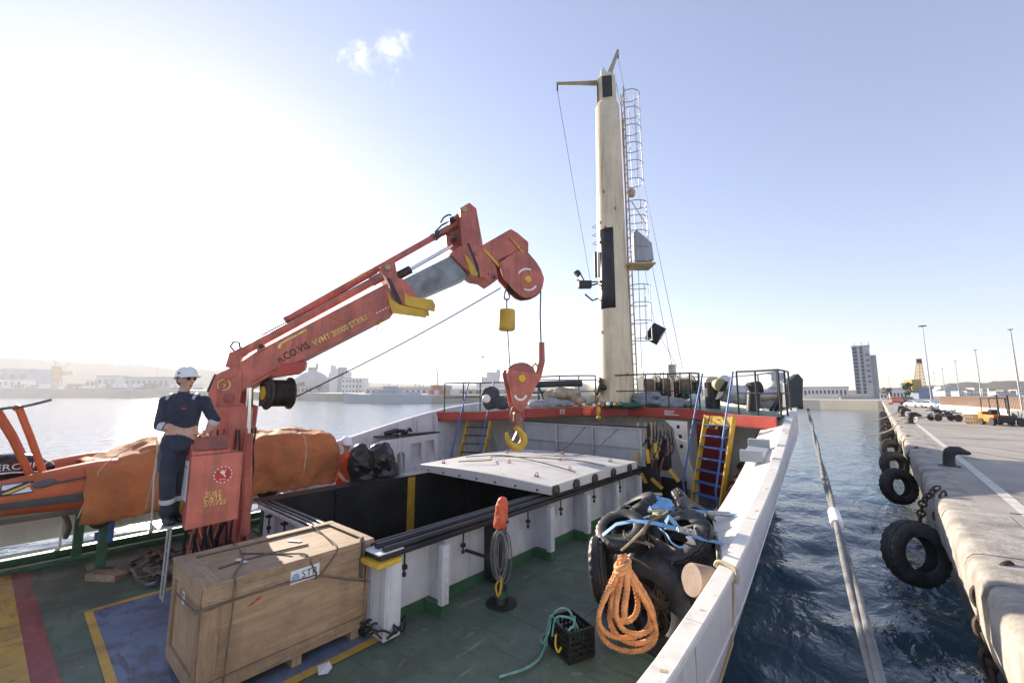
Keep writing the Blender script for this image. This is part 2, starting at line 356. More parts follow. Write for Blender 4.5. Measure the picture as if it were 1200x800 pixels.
def wood(name, c1, c2, axis, s=1.0):
    m = bpy.data.materials.new(name); m.use_nodes = True; n = m.node_tree; L = n.links; b = n.nodes['Principled BSDF']
    tc = n.nodes.new('ShaderNodeTexCoord'); mp = n.nodes.new('ShaderNodeMapping'); L.new(tc.outputs['Object'], mp.inputs['Vector'])
    sc = [14*s]*3; sc[axis] = 1.3*s; mp.inputs['Scale'].default_value = sc
    a = n.nodes.new('ShaderNodeTexNoise'); a.inputs['Scale'].default_value = 1.5; a.inputs['Detail'].default_value = 8; a.inputs['Roughness'].default_value = .65; a.inputs['Distortion'].default_value = 1.2
    L.new(mp.outputs[0], a.inputs['Vector'])
    r = n.nodes.new('ShaderNodeValToRGB'); r.color_ramp.elements[0].position = .3; r.color_ramp.elements[1].position = .72
    r.color_ramp.elements[0].color = (*c2, 1); r.color_ramp.elements[1].color = (*c1, 1); L.new(a.outputs['Fac'], r.inputs['Fac'])
    g = n.nodes.new('ShaderNodeTexNoise'); g.inputs['Scale'].default_value = 2.2; g.inputs['Detail'].default_value = 7; g.inputs['Roughness'].default_value = .7; L.new(tc.outputs['Object'], g.inputs['Vector'])
    k = n.nodes.new('ShaderNodeMapRange'); k.inputs['From Min'].default_value = .45; k.inputs['From Max'].default_value = .68; k.inputs['To Max'].default_value = .68; L.new(g.outputs['Fac'], k.inputs['Value'])
    x = n.nodes.new('ShaderNodeMixRGB'); L.new(k.outputs[0], x.inputs['Fac']); L.new(r.outputs[0], x.inputs['Color1']); x.inputs['Color2'].default_value = (.15, .105, .07, 1)
    L.new(x.outputs[0], b.inputs['Base Color']); b.inputs['Roughness'].default_value = .75
    bp = n.nodes.new('ShaderNodeBump'); bp.inputs['Strength'].default_value = .3; bp.inputs['Distance'].default_value = .004
    L.new(a.outputs['Fac'], bp.inputs['Height']); L.new(bp.outputs[0], b.inputs['Normal']); MT[name] = m
wood('ply', (.5, .35, .21), (.32, .2, .11), 1, .6); wood('ply_end', (.5, .35, .21), (.33, .21, .12), 2, .6)
wood('board_y', (.48, .34, .21), (.25, .16, .09), 1); wood('board_x', (.46, .33, .21), (.25, .16, .09), 0); wood('board_z', (.44, .3, .18), (.23, .14, .08), 2)
# ================================================================== setting: sea
WZ = -1.2
def sea_material():
    m = bpy.data.materials.new('sea_water'); m.use_nodes = True; n = m.node_tree; L = n.links; b = n.nodes['Principled BSDF']
    b.inputs['Base Color'].default_value = (.038, .09, .125, 1); b.inputs['Roughness'].default_value = .06; b.inputs['IOR'].default_value = 1.333
    g = n.nodes.new('ShaderNodeNewGeometry'); hs = None
    for sc, dist, amp in ((.9, .5, .13), (2.6, .7, .055), (8, .6, .014)):
        mp = n.nodes.new('ShaderNodeMapping'); mp.inputs['Scale'].default_value = (sc, sc*.62, sc); mp.inputs['Rotation'].default_value = (0, 0, R(25)); L.new(g.outputs['Position'], mp.inputs['Vector'])
        k = n.nodes.new('ShaderNodeTexNoise'); k.inputs['Scale'].default_value = 1; k.inputs['Detail'].default_value = 3; k.inputs['Distortion'].default_value = dist; L.new(mp.outputs[0], k.inputs['Vector'])
        q = n.nodes.new('ShaderNodeMath'); q.operation = 'MULTIPLY'; L.new(k.outputs['Fac'], q.inputs[0]); q.inputs[1].default_value = amp
        if hs is None: hs = q.outputs[0]
        else:
            a = n.nodes.new('ShaderNodeMath'); a.operation = 'ADD'; L.new(hs, a.inputs[0]); L.new(q.outputs[0], a.inputs[1]); hs = a.outputs[0]
    bp = n.nodes.new('ShaderNodeBump'); bp.inputs['Strength'].default_value = .9; bp.inputs['Distance'].default_value = 1.0; L.new(hs, bp.inputs['Height']); L.new(bp.outputs[0], b.inputs['Normal'])
    return m
def make_sea():
    NR, NA = 520, 420; r0, r1 = 1.2, 1400.0
    rr = r0*(r1/r0)**(np.arange(NR)/(NR-1)); aa = np.linspace(0, 2*np.pi, NA, endpoint=False)
    Rg, Ag = np.meshgrid(rr, aa, indexing='ij'); X = Rg*np.cos(Ag); Y = Rg*np.sin(Ag); Zs = np.zeros_like(X)
    rng = np.random.RandomState(3); cell = Rg*0.0148
    for lam, amp, cnt in ((2.8, .026, 6), (1.4, .017, 8), (.7, .006, 8)):
        for k in range(cnt):
            th = rng.normal(R(155), .6); l = lam*rng.uniform(.75, 1.35); ph = rng.uniform(0, 6.28)
            arg = 2*np.pi/l*(X*np.cos(th)+Y*np.sin(th)) + ph + .8*np.sin(X*.7+Y*.9+ph)
            Zs += amp*np.clip(1-(cell*3.2/l), 0, 1)*np.sin(arg)
    vs = np.stack([X, Y, WZ+Zs], -1).reshape(-1, 3).tolist(); vs.append((0, 0, WZ))
    i = np.arange(NR-1)[:, None]*NA; j = np.arange(NA)[None]; j2 = (j+1) % NA
    fs = np.stack([i+j, i+NA+j, i+NA+j2, i+j2], -1).reshape(-1, 4).tolist()
    fs += [(NR*NA, k, (k+1) % NA) for k in range(NA)]
    me = bpy.data.meshes.new('sea'); me.from_pydata(vs, [], fs); me.polygons.foreach_set('use_smooth', [True]*len(me.polygons)); me.materials.append(sea_material())
    o = bpy.data.objects.new('sea', me); COL.objects.link(o); tag(o, kind='structure')
make_sea()
# ================================================================== quay
QZ = 1.25
def qx(y): return .63 + .0105*(y-10)
k = MB(); ys = [-14, 0, 20, 60, 100, 141]                          # apron sheet
k.loft([[(qx(y)+.42, y, QZ), (qx(y)+6+y*.02, y, QZ+.004), (70, y, QZ+.01)] for y in ys], ring_closed=False)
quay = k.build('quay', 'concrete', kind='structure')
k = MB(); k.loft([[(qx(y)+.30, y, .35), (qx(y)+.42, y, -2.2), (qx(y)+1.2, y, -2.2), (qx(y)+1.2, y, .35)] for y in (-14, 60, 141)])
k.build('quay_wall', 'concrete_wet', quay)
def cap_prof(y, dx, dz, wob):
    p = [(.62, .0), (.44, .0), (.29, .0), (.13, -.004), (.06, -.022), (.02, -.065), (.0, -.14), (.0, -.45), (.03, -.62), (.12, -.84), (.30, -.92), (.62, -.92)]
    out = []
    for i, (a, b) in enumerate(p):
        e = (.012*fbm(y*1.3+wob, a*4, b*4)+.012*fbm(y*6, a*9, b*7)) if 3 <= i <= 9 else 0
        out.append((qx(y)+a+dx-abs(e)*.2+e, y, QZ+b+dz+(.004 if i < 2 else e*.6)))
    return out
y = -2.0; i = 0
while y < 60:                                                         # worn rounded cap stones
    L = random.uniform(.85, 1.15); k = MB(); dx, dz = random.uniform(-.02, .02), random.uniform(-.012, .012); st = []
    nseg = 12 if y < 16 else (6 if y < 30 else 3)
    for j in range(nseg+1):
        t = j/nseg; yy = y+.006+t*(L-.012); e = max(0, 1-min(t, 1-t)*18)*.6
        st.append([(a+.012*e, b, c-.012*e) for a, b, c in cap_prof(yy, dx, dz, i*7.1)])
    k.loft(st); k.build('cap_stone', 'concrete_cap', quay, smooth=50); y += L; i += 1
k = MB(); k.loft([cap_prof(yy, 0, 0, 0) for yy in np.arange(y, 141, 4)]); k.build('cap_run', 'concrete_cap', quay, smooth=50)
k = MB(); k.loft([[(qx(y)+.72+y*.003, y, QZ+.006), (qx(y)+.86+y*.003, y, QZ+.006)] for y in (4, 20, 40, 70)], ring_closed=False); k.build('painted_line', 'road_paint', quay)
for y0 in (2.5, 8.6, 15.2, 22, 30, 39, 49):                           # expansion joints across the apron
    k = MB(); k.bx(qx(y0)+.65, 14, y0, y0+.03, QZ+.003, QZ+.0075); k.build('slab_joint', 'concrete_wet', quay)
# end of the basin and the land behind it
k = MB(); k.loft([[(x, y, -2.5), (x, y, z), (x+6, y+14, z+.05), (x+6, y+14, -2.5)] for x, y, z in ((-62, 158, 1.2), (-11, 145.5, 1.25), (1.2, 141, QZ), (2.1, 140.8, QZ))])
k.build('basin_end_quay', 'far_beige', kind='structure')
k = MB(); k.loft([[(-75, 160, 1.15), (-75, 500, 1.6)], [(-11, 147, 1.2), (-11, 500, 1.6)], [(70, 140.9, 1.2), (120, 500, 1.6)]], ring_closed=False); k.build('land', 'concrete', kind='structure')
# far shore to port
SH = [(-1150, -330, 11), (-930, -135, 10), (-784, -12, 9.2), (-691, 66, 8.6), (-473, 121, 6.2), (-317, 134, 4), (-224, 120, 3.2), (-167, 134, 2.6), (-142, 142, 2.5), (-100, 152, 2.2), (-62, 158, 1.2)]
k = MB(); k.loft([[(x, y, -3), (x, y, z), (x*1.02, y*1.02+1, z+.1), (x*1.02, y*1.02+1, -3)] for x, y, z in SH]); k.build('breakwater', 'far_wall', kind='structure')
k = MB(); k.loft([[(x*1.015, y*1.015+.7, z-.1), (x*1.25-8, y*1.25+30, z+1), (x*1.9-20, y*1.9+160, z+6)] for x, y, z in SH], ring_closed=False); k.build('far_land', 'far_land', kind='structure')
def ridge(name, pts, base, back):
    rows = []
    for t in np.linspace(0, 1, 90):
        f = t*(len(pts)-1); i = min(int(f), len(pts)-2); u = f-i; a, b = pts[i], pts[i+1]
        x, y, z = (a[m]*(1-u)+b[m]*u for m in range(3)); z = z*(1+.16*fbm(t*22, 1.3)+.06*fbm(t*80, 4))
        rows.append([(x*(1-.1), y*(1-.1), base), (x*.96, y*.96, base+.45*(z-base)), (x, y, z), (x*1.08, y*1.08, base)])
    k = MB(); k.loft(rows, ring_closed=False); return k.build(name, 'hill', kind='structure', smooth=60)
ridge('hills', [(-1280, -420, 60), (-1330, -120, 72), (-1300, 60, 78), (-1180, 240, 62), (-1010, 330, 46), (-900, 470, 36), (-780, 640, 26), (-600, 860, 20), (-420, 1000, 17), (-200, 1100, 14)], 0, 0)
ridge('hillside', [(-40, 620, 6), (20, 600, 10), (70, 590, 14), (140, 560, 17), (230, 520, 18), (330, 470, 16)], 0, 0)

# ================================================================== the ship
ship = thing('ship', (-6.25, 3, 0), 'white hulled cargo ship with green painted deck, open hold and red edged forecastle', 'ship')
XC = -6.25
ST = [(-9, -1.0, 1.0, -1.9), (-2, -1.0, 1.0, -1.8), (3, -1.0, 1.0, -1.8), (5, -1.03, 1.12, -1.85), (6.5, -1.1, 1.3, -1.95), (8, -1.18, 1.52, -2.1), (9.6, -1.28, 1.85, -2.25), (11, -1.34, 2.25, -2.5),
      (13, -1.42, 2.45, -2.9), (15, -1.75, 2.5, -3.4), (17, -2.4, 2.55, -4.1), (19, -3.4, 2.6, -4.8), (21, -4.8, 2.68, -5.7), (22.5, -6.2, 2.75, -6.2)]
def interp(tab, y, c):
    for a, b in zip(tab, tab[1:]):
        if a[0] <= y <= b[0]:
            u = (y-a[0])/(b[0]-a[0]); return a[c]*(1-u)+b[c]*u
    return tab[0][c] if y < tab[0][0] else tab[-1][c]
PZ = [(-9, 1.3), (3, 1.3), (4.8, 1.35), (5.7, 1.5), (7, 1.82), (8.2, 2.1), (9.6, 2.35), (11, 2.5), (13, 2.55), (22.5, 2.75)]  # port bulwark tops; aft part raised to block sun patches on the deck
def smoothy(f, y, d=.8): return (f(y-d)+2*f(y)+f(y+d))/4
sxo = lambda y: smoothy(lambda q: interp(ST, q, 1), y)-(.12-.10*min(1, max(0, (y-6)/4)))*min(1, max(0, (22.4-y)/4))
szt = lambda y: smoothy(lambda q: interp(ST, q, 2), y)
sxb = lambda y: smoothy(lambda q: interp(ST, q, 3), y)
pzt = lambda y: smoothy(lambda q: interp(PZ, q, 1), y)
Ys = np.concatenate([np.arange(-9, 4, 1), np.arange(4, 14, .4), np.arange(14, 22.6, .5)])
def hullx(y, z): return min(sxo(y), -(.0875*max(y, 2)+.336*(2.4-z)+.148))
def dent(y, z): return .012*fbm(y*1.1, z*1.6, 5, 3)
# starboard side plating, deck edge up to rail and down under water
k = MB(); rows = []
for y in Ys:
    xo, zt, xb = sxo(y), szt(y), sxb(y); r = []
    for t in np.linspace(0, 1, 16):
        z = (zt-.03)*(1-t) + (-2.0)*t; x = hullx(y, z)+dent(y, z); r.append((x, y, z))
    rows.append(r)
k.loft(rows, ring_closed=False); k.build('hull_plating', 'hull_white', ship, smooth=40)
k = MB(); rows = []                                                # port plating, below the freeing port aft
for y in Ys:
    xo, xb = -12.5-sxo(y), -12.5-sxb(y); zt = pzt(y)-.03 if y > 4.7 else .1; r = []
    for t in np.linspace(0, 1, 8):
        z = zt*(1-t)+(-2.0)*t; r.append((-12.5-hullx(y, z), y, z))
    rows.append(r)
k.loft(rows, ring_closed=False); k.build('hull_plating', 'hull_white', ship, smooth=40)
# bulwarks: inner plate and rounded cap rail
def bulwark(side, y0, y1, zlow, ztop, mname, name='bulwark'):
    k = MB(); yy = [y for y in Ys if y0 <= y <= y1]; rows = []
    for y in yy:
        a0, a, b, b0 = hullx(y, zlow)-.13, sxo(y)-.13, sxo(y)-.012, hullx(y, max(zlow, .12))-.012
        sh = .5*max(0, min(1, (y-4.9)/1.6)) if side > 0 else 0; zt = ztop(y)-.03
        am = hullx(y, zt-.42*sh)-.13 if sh else hullx(y, (zt+zlow)/2)-.13
        if side < 0: a0, a, b, b0, am = (-12.5-q for q in (a0, a, b, b0, am))
        rows.append([(min(a0, am-sh) if side > 0 else a0, y, zlow), (am-sh, y, (zt-.42*sh) if sh else (zt+zlow)/2), (a, y, zt), (b, y, zt), (b0, y, max(zlow, .12))])
    k.loft(rows); b = k.build(name, mname, ship)
    k = MB(); rows = []
    for y in yy:
        xo = sxo(y); a, c = xo-.15, xo+.012; zt = ztop(y)
        pr = [(a, zt-.04), (a+.004, zt-.004), (a+.014, zt+.006), (c-.014, zt+.006), (c-.004, zt-.004), (c, zt-.04)]
        rows.append([((x if side > 0 else -12.5-x), y, z) for x, z in pr])
    k.loft(rows); k.build('cap_rail', 'bulwark_cream' if side > 0 else 'hull_white', b, smooth=25)
    return b
bs = bulwark(1, -9, 22.4, -.1, szt, 'bulwark_cream')
bp1 = bulwark(-1, -9, 4.7, .27, pzt, 'bulwark_cream'); bp2 = bulwark(-1, 4.79, 22.4, -.1, pzt, 'grey_white')
for i, y in enumerate((6.1, 7.6, 9.0)):                             # ribs of the fore bulwark
    k = MB(); x = -12.5-sxo(y)+.22; k.prism([(x, 0), (x+.42, 0), (x+.1, pzt(y)-.15), (x, pzt(y)-.1)], y-.02, y+.02, lambda a, b, t: Vector((a, t, b))); k.build('rib', 'grey_white', bp2)
for y in (5.0, 5.6, 6.6, 7.1, 8.3):
    k = MB(); x = -12.5-sxo(y)+.22; k.bx(x, x+.09, y-.012, y+.012, .1, pzt(y)-.12); k.build('stiffener', 'grey_white', bp2)
for y in np.arange(-3, 4.7, 1.25):                                  # stays across the freeing port
    k = MB(); x = -12.5-hullx(y, 0)+.1; k.prism([(x, 0), (x+.28, 0), (x-.1, .85), (x-.2, .9)], y-.012, y+.012, lambda a, b, t: Vector((a, t, b))); k.build('stay', 'bulwark_cream', bp1)
for y in np.arange(-2.2, 4.9, 1.3):
    k = MB(); x = sxo(y)-.22; k.prism([(x, 0), (x-.3, 0), (x-.05, szt(y)-.2), (x, szt(y)-.12)], y-.012, y+.012, lambda a, b, t: Vector((a, t, b))); k.build('stay', 'bulwark_cream', bs)
# rope stain bracket and drip line on the outside of the starboard bulwark
k = MB(); k.tube([(hullx(y, z)+.012, y, z) for y, z in ((4.55, 1.05), (4.52, .9), (4.45, .55), (4.3, .35), (4.0, .2), (3.5, .0))], .012, 6); k.build('drain_pipe', 'rusty_cream', bs, smooth=60)
k = MB(); k.prism([(8.75, 0), (9.55, 0), (9.55, .2), (9.47, .2), (9.47, .07), (8.83, .07), (8.83, .2), (8.75, .2)], -1.93, -1.56, lambda a, b, t: Vector((t, a, b+1.58+(a-8.75)*.2))); k.build('chock_box', 'panel_grey', bs, bev=.01)
for y in (3.4, 5.9, 8.4):                                            # welded plate butts on the outer hull and cap
    k = MB(); k.tube([(hullx(y, z)+.004, y, z) for z in np.linspace(szt(y)-.06, -1.1, 9)], .008, 5); k.build('weld_seam', 'hull_white', ship)
    k = MB(); k.tube([(sxo(y)-.14, y+.2, szt(y+.2)+.004), (sxo(y)+.0, y+.2, szt(y+.2)+.004)], .006, 5); k.build('weld_seam', 'rusty_cream', bs)
k = MB(); k.tube([(hullx(y, szt(y)-.42)+.003, y, szt(y)-.42) for y in np.arange(1.5, 13, .5)], .009, 5); k.build('weld_seam', 'hull_white', ship)
for y, z in ((2.9, .97), (3.8, 1.02), (6.4, 1.2), (7.3, 1.33), (10.2, 1.95)):                     # rusty scrapes on the cap rail
    k = MB(); k.box((sxo(y)-.05, y, szt(y)+.007), (.05, .03, .003), .4); k.build('rust_scrape', 'rusty_cream', bs)
# deck plating with the hold left open
HX0, HX1, HY0, HY1 = -8.1, -4.72, 2.97, 10.2
k = MB()
def sheet(k, x0, x1, y0, y1, z, n=1): k.add([(x0, y0, z), (x1, y0, z), (x1, y1, z), (x0, y1, z)], [(0, 1, 2, 3)])
dxs = lambda y: hullx(y, 0)-.06
k.loft([[(-12.5-dxs(y), y, 0), (HX0, y, 0), (HX1, y, 0), (dxs(y), y, 0)] for y in (-9, -4, 0, HY0)], ring_closed=False)
k.loft([[(-12.5-dxs(y), y, 0), (HX0, y, 0)] for y in (HY0, 5, 7, 9, HY1)], ring_closed=False); k.loft([[(HX1, y, 0), (dxs(y), y, 0)] for y in (HY0, 5, 7, 9, HY1)], ring_closed=False)
k.loft([[(-12.5-dxs(y), y, 0), (HX0, y, 0), (HX1, y, 0), (dxs(y), y, 0)] for y in (HY1, 12, 13.6)], ring_closed=False)
k.build('deck', 'deck_green', ship)
for y in (-.9, 4.35, 6.7, 9.2):                                        # plate seams: thin weld beads
    for x0, x1 in ((-11.2, -8.2), (-4.35, -1.3)):
        k = MB(); k.bx(x0, x1, y, y+.018, .0, .004); k.build('weld_seam', 'deck_green', ship)
k = MB(); k.bx(-3.0, -2.984, 3, 10, 0, .004); k.build('weld_seam', 'deck_green', ship)
k = MB(); k.add([(-11.2, -.28, .006), (-4.2, 0, .006), (-4.2, .44, .006), (-11.2, .18, .006)], [(0, 1, 2, 3)]); k.build('yellow_stripe', 'deck_yellow', ship)
k = MB(); k.add([(-11.2, .18, .0065), (-4.2, .44, .0065), (-4.2, .64, .0065), (-11.2, .35, .0065)], [(0, 1, 2, 3)]); k.build('red_stripe', 'deck_red', ship)
k = MB(); sheet(k, -8.6, -4.3, -1.6, -.3, .006); k.build('blue_patch', 'deck_blue', ship)
k = MB(); sheet(k, -7.92, -4.62, .9, 3.0, .007); k.build('blue_patch', 'deck_blue', ship)
for a in ((-8.0, -4.5, .83, .91), (-4.62, -4.5, .9, 3.25), (-8.02, -7.92, .9, 3.0)):
    k = MB(); sheet(k, *a, .0105); k.build('yellow_border', 'deck_yellow', ship)
# green kerb along the port edge and the freeing port
k = MB(); k.bx(-11.08, -10.92, -9, 4.7, 0, .12); k.build('waterway_kerb', 'green_paint', ship, bev=.015)
k = MB(); k.bx(-10.62, -10.5, -9, 4.5, 0, .075); k.build('waterway_kerb', 'green_paint', ship, bev=.01)
k = MB(); k.loft([[(hullx(y, 0)-.2+a, y, z) for a, z in ((0, .001), (0, .1), (-.16, .1), (-.16, .001))] for y in (-9, 0, 3, 6, 9, 10.5)]); k.build('waterway_kerb', 'green_paint', ship, bev=.015)
# ------------------------------------------------------------------ hatch coaming
coam = MB(); coam.bx(HX1-.02, HX1, HY0, HY1, -.05, .95).build('hatch_coaming', 'grey_white', ship)
k = MB(); k.bx(HX0-.012, HX0+.008, HY0, HY1, -.05, .99); k.build('coaming_plate', 'grey_white', coam_o := bpy.data.objects['hatch_coaming'])
k = MB(); k.bx(HX0, HX1-.02, HY0-.02, HY0, -.05, .93); k.build('coaming_plate', 'grey_white', coam_o)
k = MB(); k.bx(HX0+.01, HX1-.03, HY1, HY1+.02, -.05, .97); k.build('coaming_plate', 'black_steel', coam_o)
k = MB(); k.bx(HX1, HX1+.018, HY0+.06, HY1, .0, .14); k.build('green_skirting', 'green_paint', coam_o)
for y in (3.84, 6.23, 7.47, 8.7, 9.9):
    k = MB(); k.prism([(HX1, 0), (HX1+.3, 0), (HX1+.3, .3), (HX1+.34, .86), (HX1, .9)], y-.014, y+.014, lambda a, b, t: Vector((a, t, b))); s_ = k.build('web', 'grey_white', coam_o)
    k = MB(); k.bx(HX1+.29, HX1+.37, y-.1, y+.016, .14, .86); k.build('web_flange', 'grey_white', coam_o)
    k = MB(); k.bx(HX1+.02, HX1+.375, y-.105, y+.018, .002, .14); k.build('green_skirting', 'green_paint', coam_o)
    for z in np.linspace(.25, .7, 4):
        k = MB(); k.bx(HX1+.371, HX1+.374, y-.035, y-.005, z, z+.06); k.build('rung_slot', 'hull_white', coam_o)
k = MB(); k.prism([(HX1, .01), (HX1+.3, .01), (HX1+.16, .25), (HX1+.14, .7), (HX1+.32, .86), (HX1, .9)], 4.88, 5.12, lambda a, b, t: Vector((a, t, b))); k.build('black_bracket', 'black_steel', coam_o, bev=.01)
k = MB(); k.tube([(HX1, 4.5, .53), (HX1+.5, 4.47, .55), (HX1+.62, 4.48, .5), (HX1+.66, 4.5, .35), (HX1+.66, 4.5, .05)], .025, 8); k.build('vent_pipe', 'black_steel', coam_o, smooth=60)
for x0, x1, y, n_ in ((HX1-.02, HX1+.25, HY0-.02, 'grey_white'),):  # corner post of the coaming
    k = MB(); k.bx(HX1-.0, HX1+.22, HY0-.02, HY0+.01, .02, .88); k.build('corner_web', 'grey_white', coam_o)
    k = MB(); k.bx(HX1+.2, HX1+.3, HY0-.02, HY0+.2, .02, .88); k.build('corner_web', 'grey_white', coam_o)
    k = MB(); k.bx(HX1-.45, HX1-.01, HY0-.035, HY0-.021, .02, .88); k.build('coaming_panel', 'panel_grey', coam_o)
    k = MB(); k.bx(HX1-.28, HX1-.25, HY0-.05, HY0-.036, .3, .72); k.build('slot', 'black_steel', coam_o)
# rails along the coaming top
for a in ((HX1-.1, HX1+.3, HY0-.1, HY1, .9, .965), ):
    k = MB(); k.bx(*a); k.build('top_flange', 'black_steel', coam_o, bev=.012)
k = MB(); k.bx(HX0-.3, HX0+.06, HY0-.1, HY1, .955, .99); k.build('top_flange', 'hold_black', coam_o)
k = MB(); k.bx(HX0+.07, HX1-.11, HY0-.16, HY0+.06, .9, .96); k.build('top_flange', 'grey_white', coam_o, bev=.01)
for x, w_, z in ((HX1-.06, .07, .02), (HX1+.09, .09, .035), (HX1+.245, .08, .03)):
    k = MB(); k.tube([(x, HY0-.02, .965+z), (x, HY1, .965+z)], w_*.5, 8); k.build('track_rail', 'black_steel', coam_o, smooth=60)
for y, w_ in ((HY0+.03, .05), (HY0-.06, .05), (HY0-.13, .035)):
    k = MB(); k.bar((HX0, y, .975), (HX1-.12, y, .975), w_, .05); k.build('track_rail', 'steel_raw' if w_ < .04 else 'black_steel', coam_o, bev=.008)
k = MB(); k.bx(HX1+.0, HX1+.36, HY0-.17, HY0+.16, .845, .9); k.build('yellow_corner', 'yellow_paint', coam_o, bev=.01)
k = MB(); k.bx(HX1-.02, HX1+.3, HY0-.12, HY0+.22, .968, .982); k.build('corner_plate', 'hull_white', coam_o)
k = MB(); k.prism([(-.14, .66), (.1, .66), (.1, 1.06), (.04, 1.12), (-.14, .92)], HY0-.145, HY0-.12, lambda a, b, t: Vector((HX1-.08+a, t, b))); k.build('stopper_plate', 'steel_raw', coam_o, bev=.005)
tg = None
for y in (3.35, 4.35, 5.85, 6.85, 8.1, 9.3):                           # toggle clamps hung under the rail
    k = MB(); x = HX1+.1; k.tube([(x, y, .9), (x, y, .6)], .012, 6); k.box((x, y, .66), (.05, .06, .05)); k.lathe([(.022, 0), (.028, .03), (.014, .06), (.0, .065)], 8, Matrix.Translation((x, y, .55))); k.build('toggle_clamp', 'black_steel', coam_o)
for x in (-7.6, -7.0, -6.2, -5.5):
    k = MB(); y = HY0-.12; k.tube([(x, y, .9), (x, y, .58)], .014, 6); k.box((x, y-.01, .84), (.09, .08, .03)); k.box((x, y, .66), (.06, .05, .05)); k.build('toggle_clamp', 'black_steel', coam_o)
k = MB(); t_ = [(HX1+.06+.0*a, 3.98+.075*math.cos(a), .12+.1+.1*math.sin(a)) for a in np.linspace(0, 2*math.pi, 20, endpoint=False)]; k.tube(t_, .02, 8, closed=True); k.build('ring_bolt', 'hull_white', coam_o, smooth=60)
# ------------------------------------------------------------------ hold
k = MB(); k.bx(HX0+.008, HX0+.02, HY0, HY1, -2.2, .954); hold = k.build('hold', 'hold_black', ship)
for b in ((HX0+.02, HX1-.04, HY1-.012, HY1, -2.2, .95), (HX1-.035, HX1-.021, HY0, HY1, -2.2, .9), (HX0+.02, HX1-.04, HY0, HY0+.012, -2.2, .9)):
    k = MB(); k.bx(*b); k.build('hold_lining', 'hold_black', hold)
k = MB(); sheet(k, HX0, HX1, HY0, HY1, -1.9); k.build('hold_floor', 'hold_black', hold)
k = MB(); k.bx(HX0+.021, HX0+.05, 5.88, 6.06, -.6, .98); k.build('yellow_guide', 'yellow_paint', hold)
k = MB(); k.bx(HX0+.3, HX0+.95, HY1-.03, HY1-.013, .55, .75); k.build('yellow_guide', 'yellow_paint', hold)
k = MB(); k.bx(HX0+2.4, HX0+3.2, HY1-.03, HY1-.013, .5, .72); k.build('yellow_guide', 'yellow_paint', hold)
for y in (4.2, 7.8):
    k = MB(); k.bx(HX0+.021, HX0+.07, y, y+.09, -2, .9); k.build('frame', 'hold_black', hold)
# ------------------------------------------------------------------ forecastle
FA = [(-11.1, 9.15, 2.21), (-10.6, 9.4, 2.22), (-9.5, 10.0, 2.25), (-8.3, 10.5, 2.34), (-7.2, 11.4, 2.4), (-5.77, 12.35, 2.41), (-3.8, 12.2, 2.4), (-2.6, 11.45, 2.31), (-1.62, 10.9, 2.3)]
k = MB(); rows = []
for x, y, z in FA:
    ye = 13.4; rows.append([(x, y, z), (x, max(y+.5, ye), z+.0)])
k.loft(rows, ring_closed=False)
xs = np.linspace(0, 1, 9); rows2 = []
for yy in (13.4, 15, 17, 19, 21, 22.2):
    a, b = -12.5-sxo(yy)+.2, sxo(yy)-.2; rows2.append([(a+(b-a)*t, yy, 2.25+.16*math.sin(math.pi*t)) for t in xs])
k.loft(rows2, ring_closed=False); fc = k.build('forecastle_deck', 'green_paint', ship)
for i, (a, b) in enumerate(zip(FA, FA[1:])):
    a, b = Vector(a), Vector(b); k = MB()
    k.bar(a+Vector((0, 0, -.13)), b+Vector((0, 0, -.13)), .04, .27); k.build('red_fascia', 'fascia_red', fc, bev=.006)
    k = MB(); k.bar(a+Vector((0, .06, -.275)), b+Vector((0, .06, -.275)), .16, .02); k.build('fascia_flange', 'dark_red', fc)
BW = [(-11.0, 11.6), (-9.2, 12.2), (-7, 13.2), (-4.2, 13.2), (-3.2, 12.6), (-2.2, 12.45)]
for a, b in zip(BW, BW[1:]):
    k = MB(); k.bar((a[0], a[1], 1.05), (b[0], b[1], 1.05), .03, 2.1); k.build('bulkhead', 'bulwark_cream', fc)
# ================================================================== knuckle boom crane
CE = Vector((-7.2, 2.05, 0)); CP = Vector((.468, .884, 0)).normalized(); CF = frame(CE, CP); CN = CP.cross(Vector((0, 0, 1)))
crane = thing('deck_crane', (-7.2, 2.05, 0), 'red telescopic deck crane with yellow pads reaching out over the hold', 'crane')
def cpr(name, poly, t0, t1, m='crane_red', bev=.012, par=None):
    k = MB(); k.prism(poly, t0, t1, CF); return k.build(name, m, par or crane, bev=bev)
def ctube(name, pts, r, m='crane_red', n=12, par=None, t=0):
    k = MB(); k.tube([CF(a, b, t) for a, b in pts], r, n); return k.build(name, m, par or crane, smooth=45)
def cdisc(name, s, z, r, t0, t1, m, par=None, n=20):
    k = MB(); k.lathe([(0, 0), (r*.92, 0), (r, .004), (r, (t1-t0)-.004), (r*.92, t1-t0), (0, t1-t0)], n, basis(CF(s, z, t0), CN)); return k.build(name, m, par or crane, smooth=40)
k = MB(); k.lathe([(.0, 0), (.5, 0), (.5, .05), (.36, .06), (.34, .5), (.42, .52), (.42, .62), (.26, .64), (.24, 1.6), (.26, 2.3), (.24, 2.62), (0, 2.62)], 28, Matrix.Translation((-7.25, 2.1, 0)))
k.build('column', 'crane_red', crane, smooth=35)
for i in range(14):                                                  # bolts of the slewing ring
    a = i/14*6.283; k = MB(); k.lathe([(.0, 0), (.022, 0), (.022, .03), (0, .03)], 6, Matrix.Translation((-7.25+.385*math.cos(a), 2.1+.385*math.sin(a), .62))); k.build('bolt', 'dark_grease', crane)
cpr('pedestal_bracket', [(-.32, .62), (.34, .62), (.2, 1.2), (-.2, 1.2)], -.32, .02)
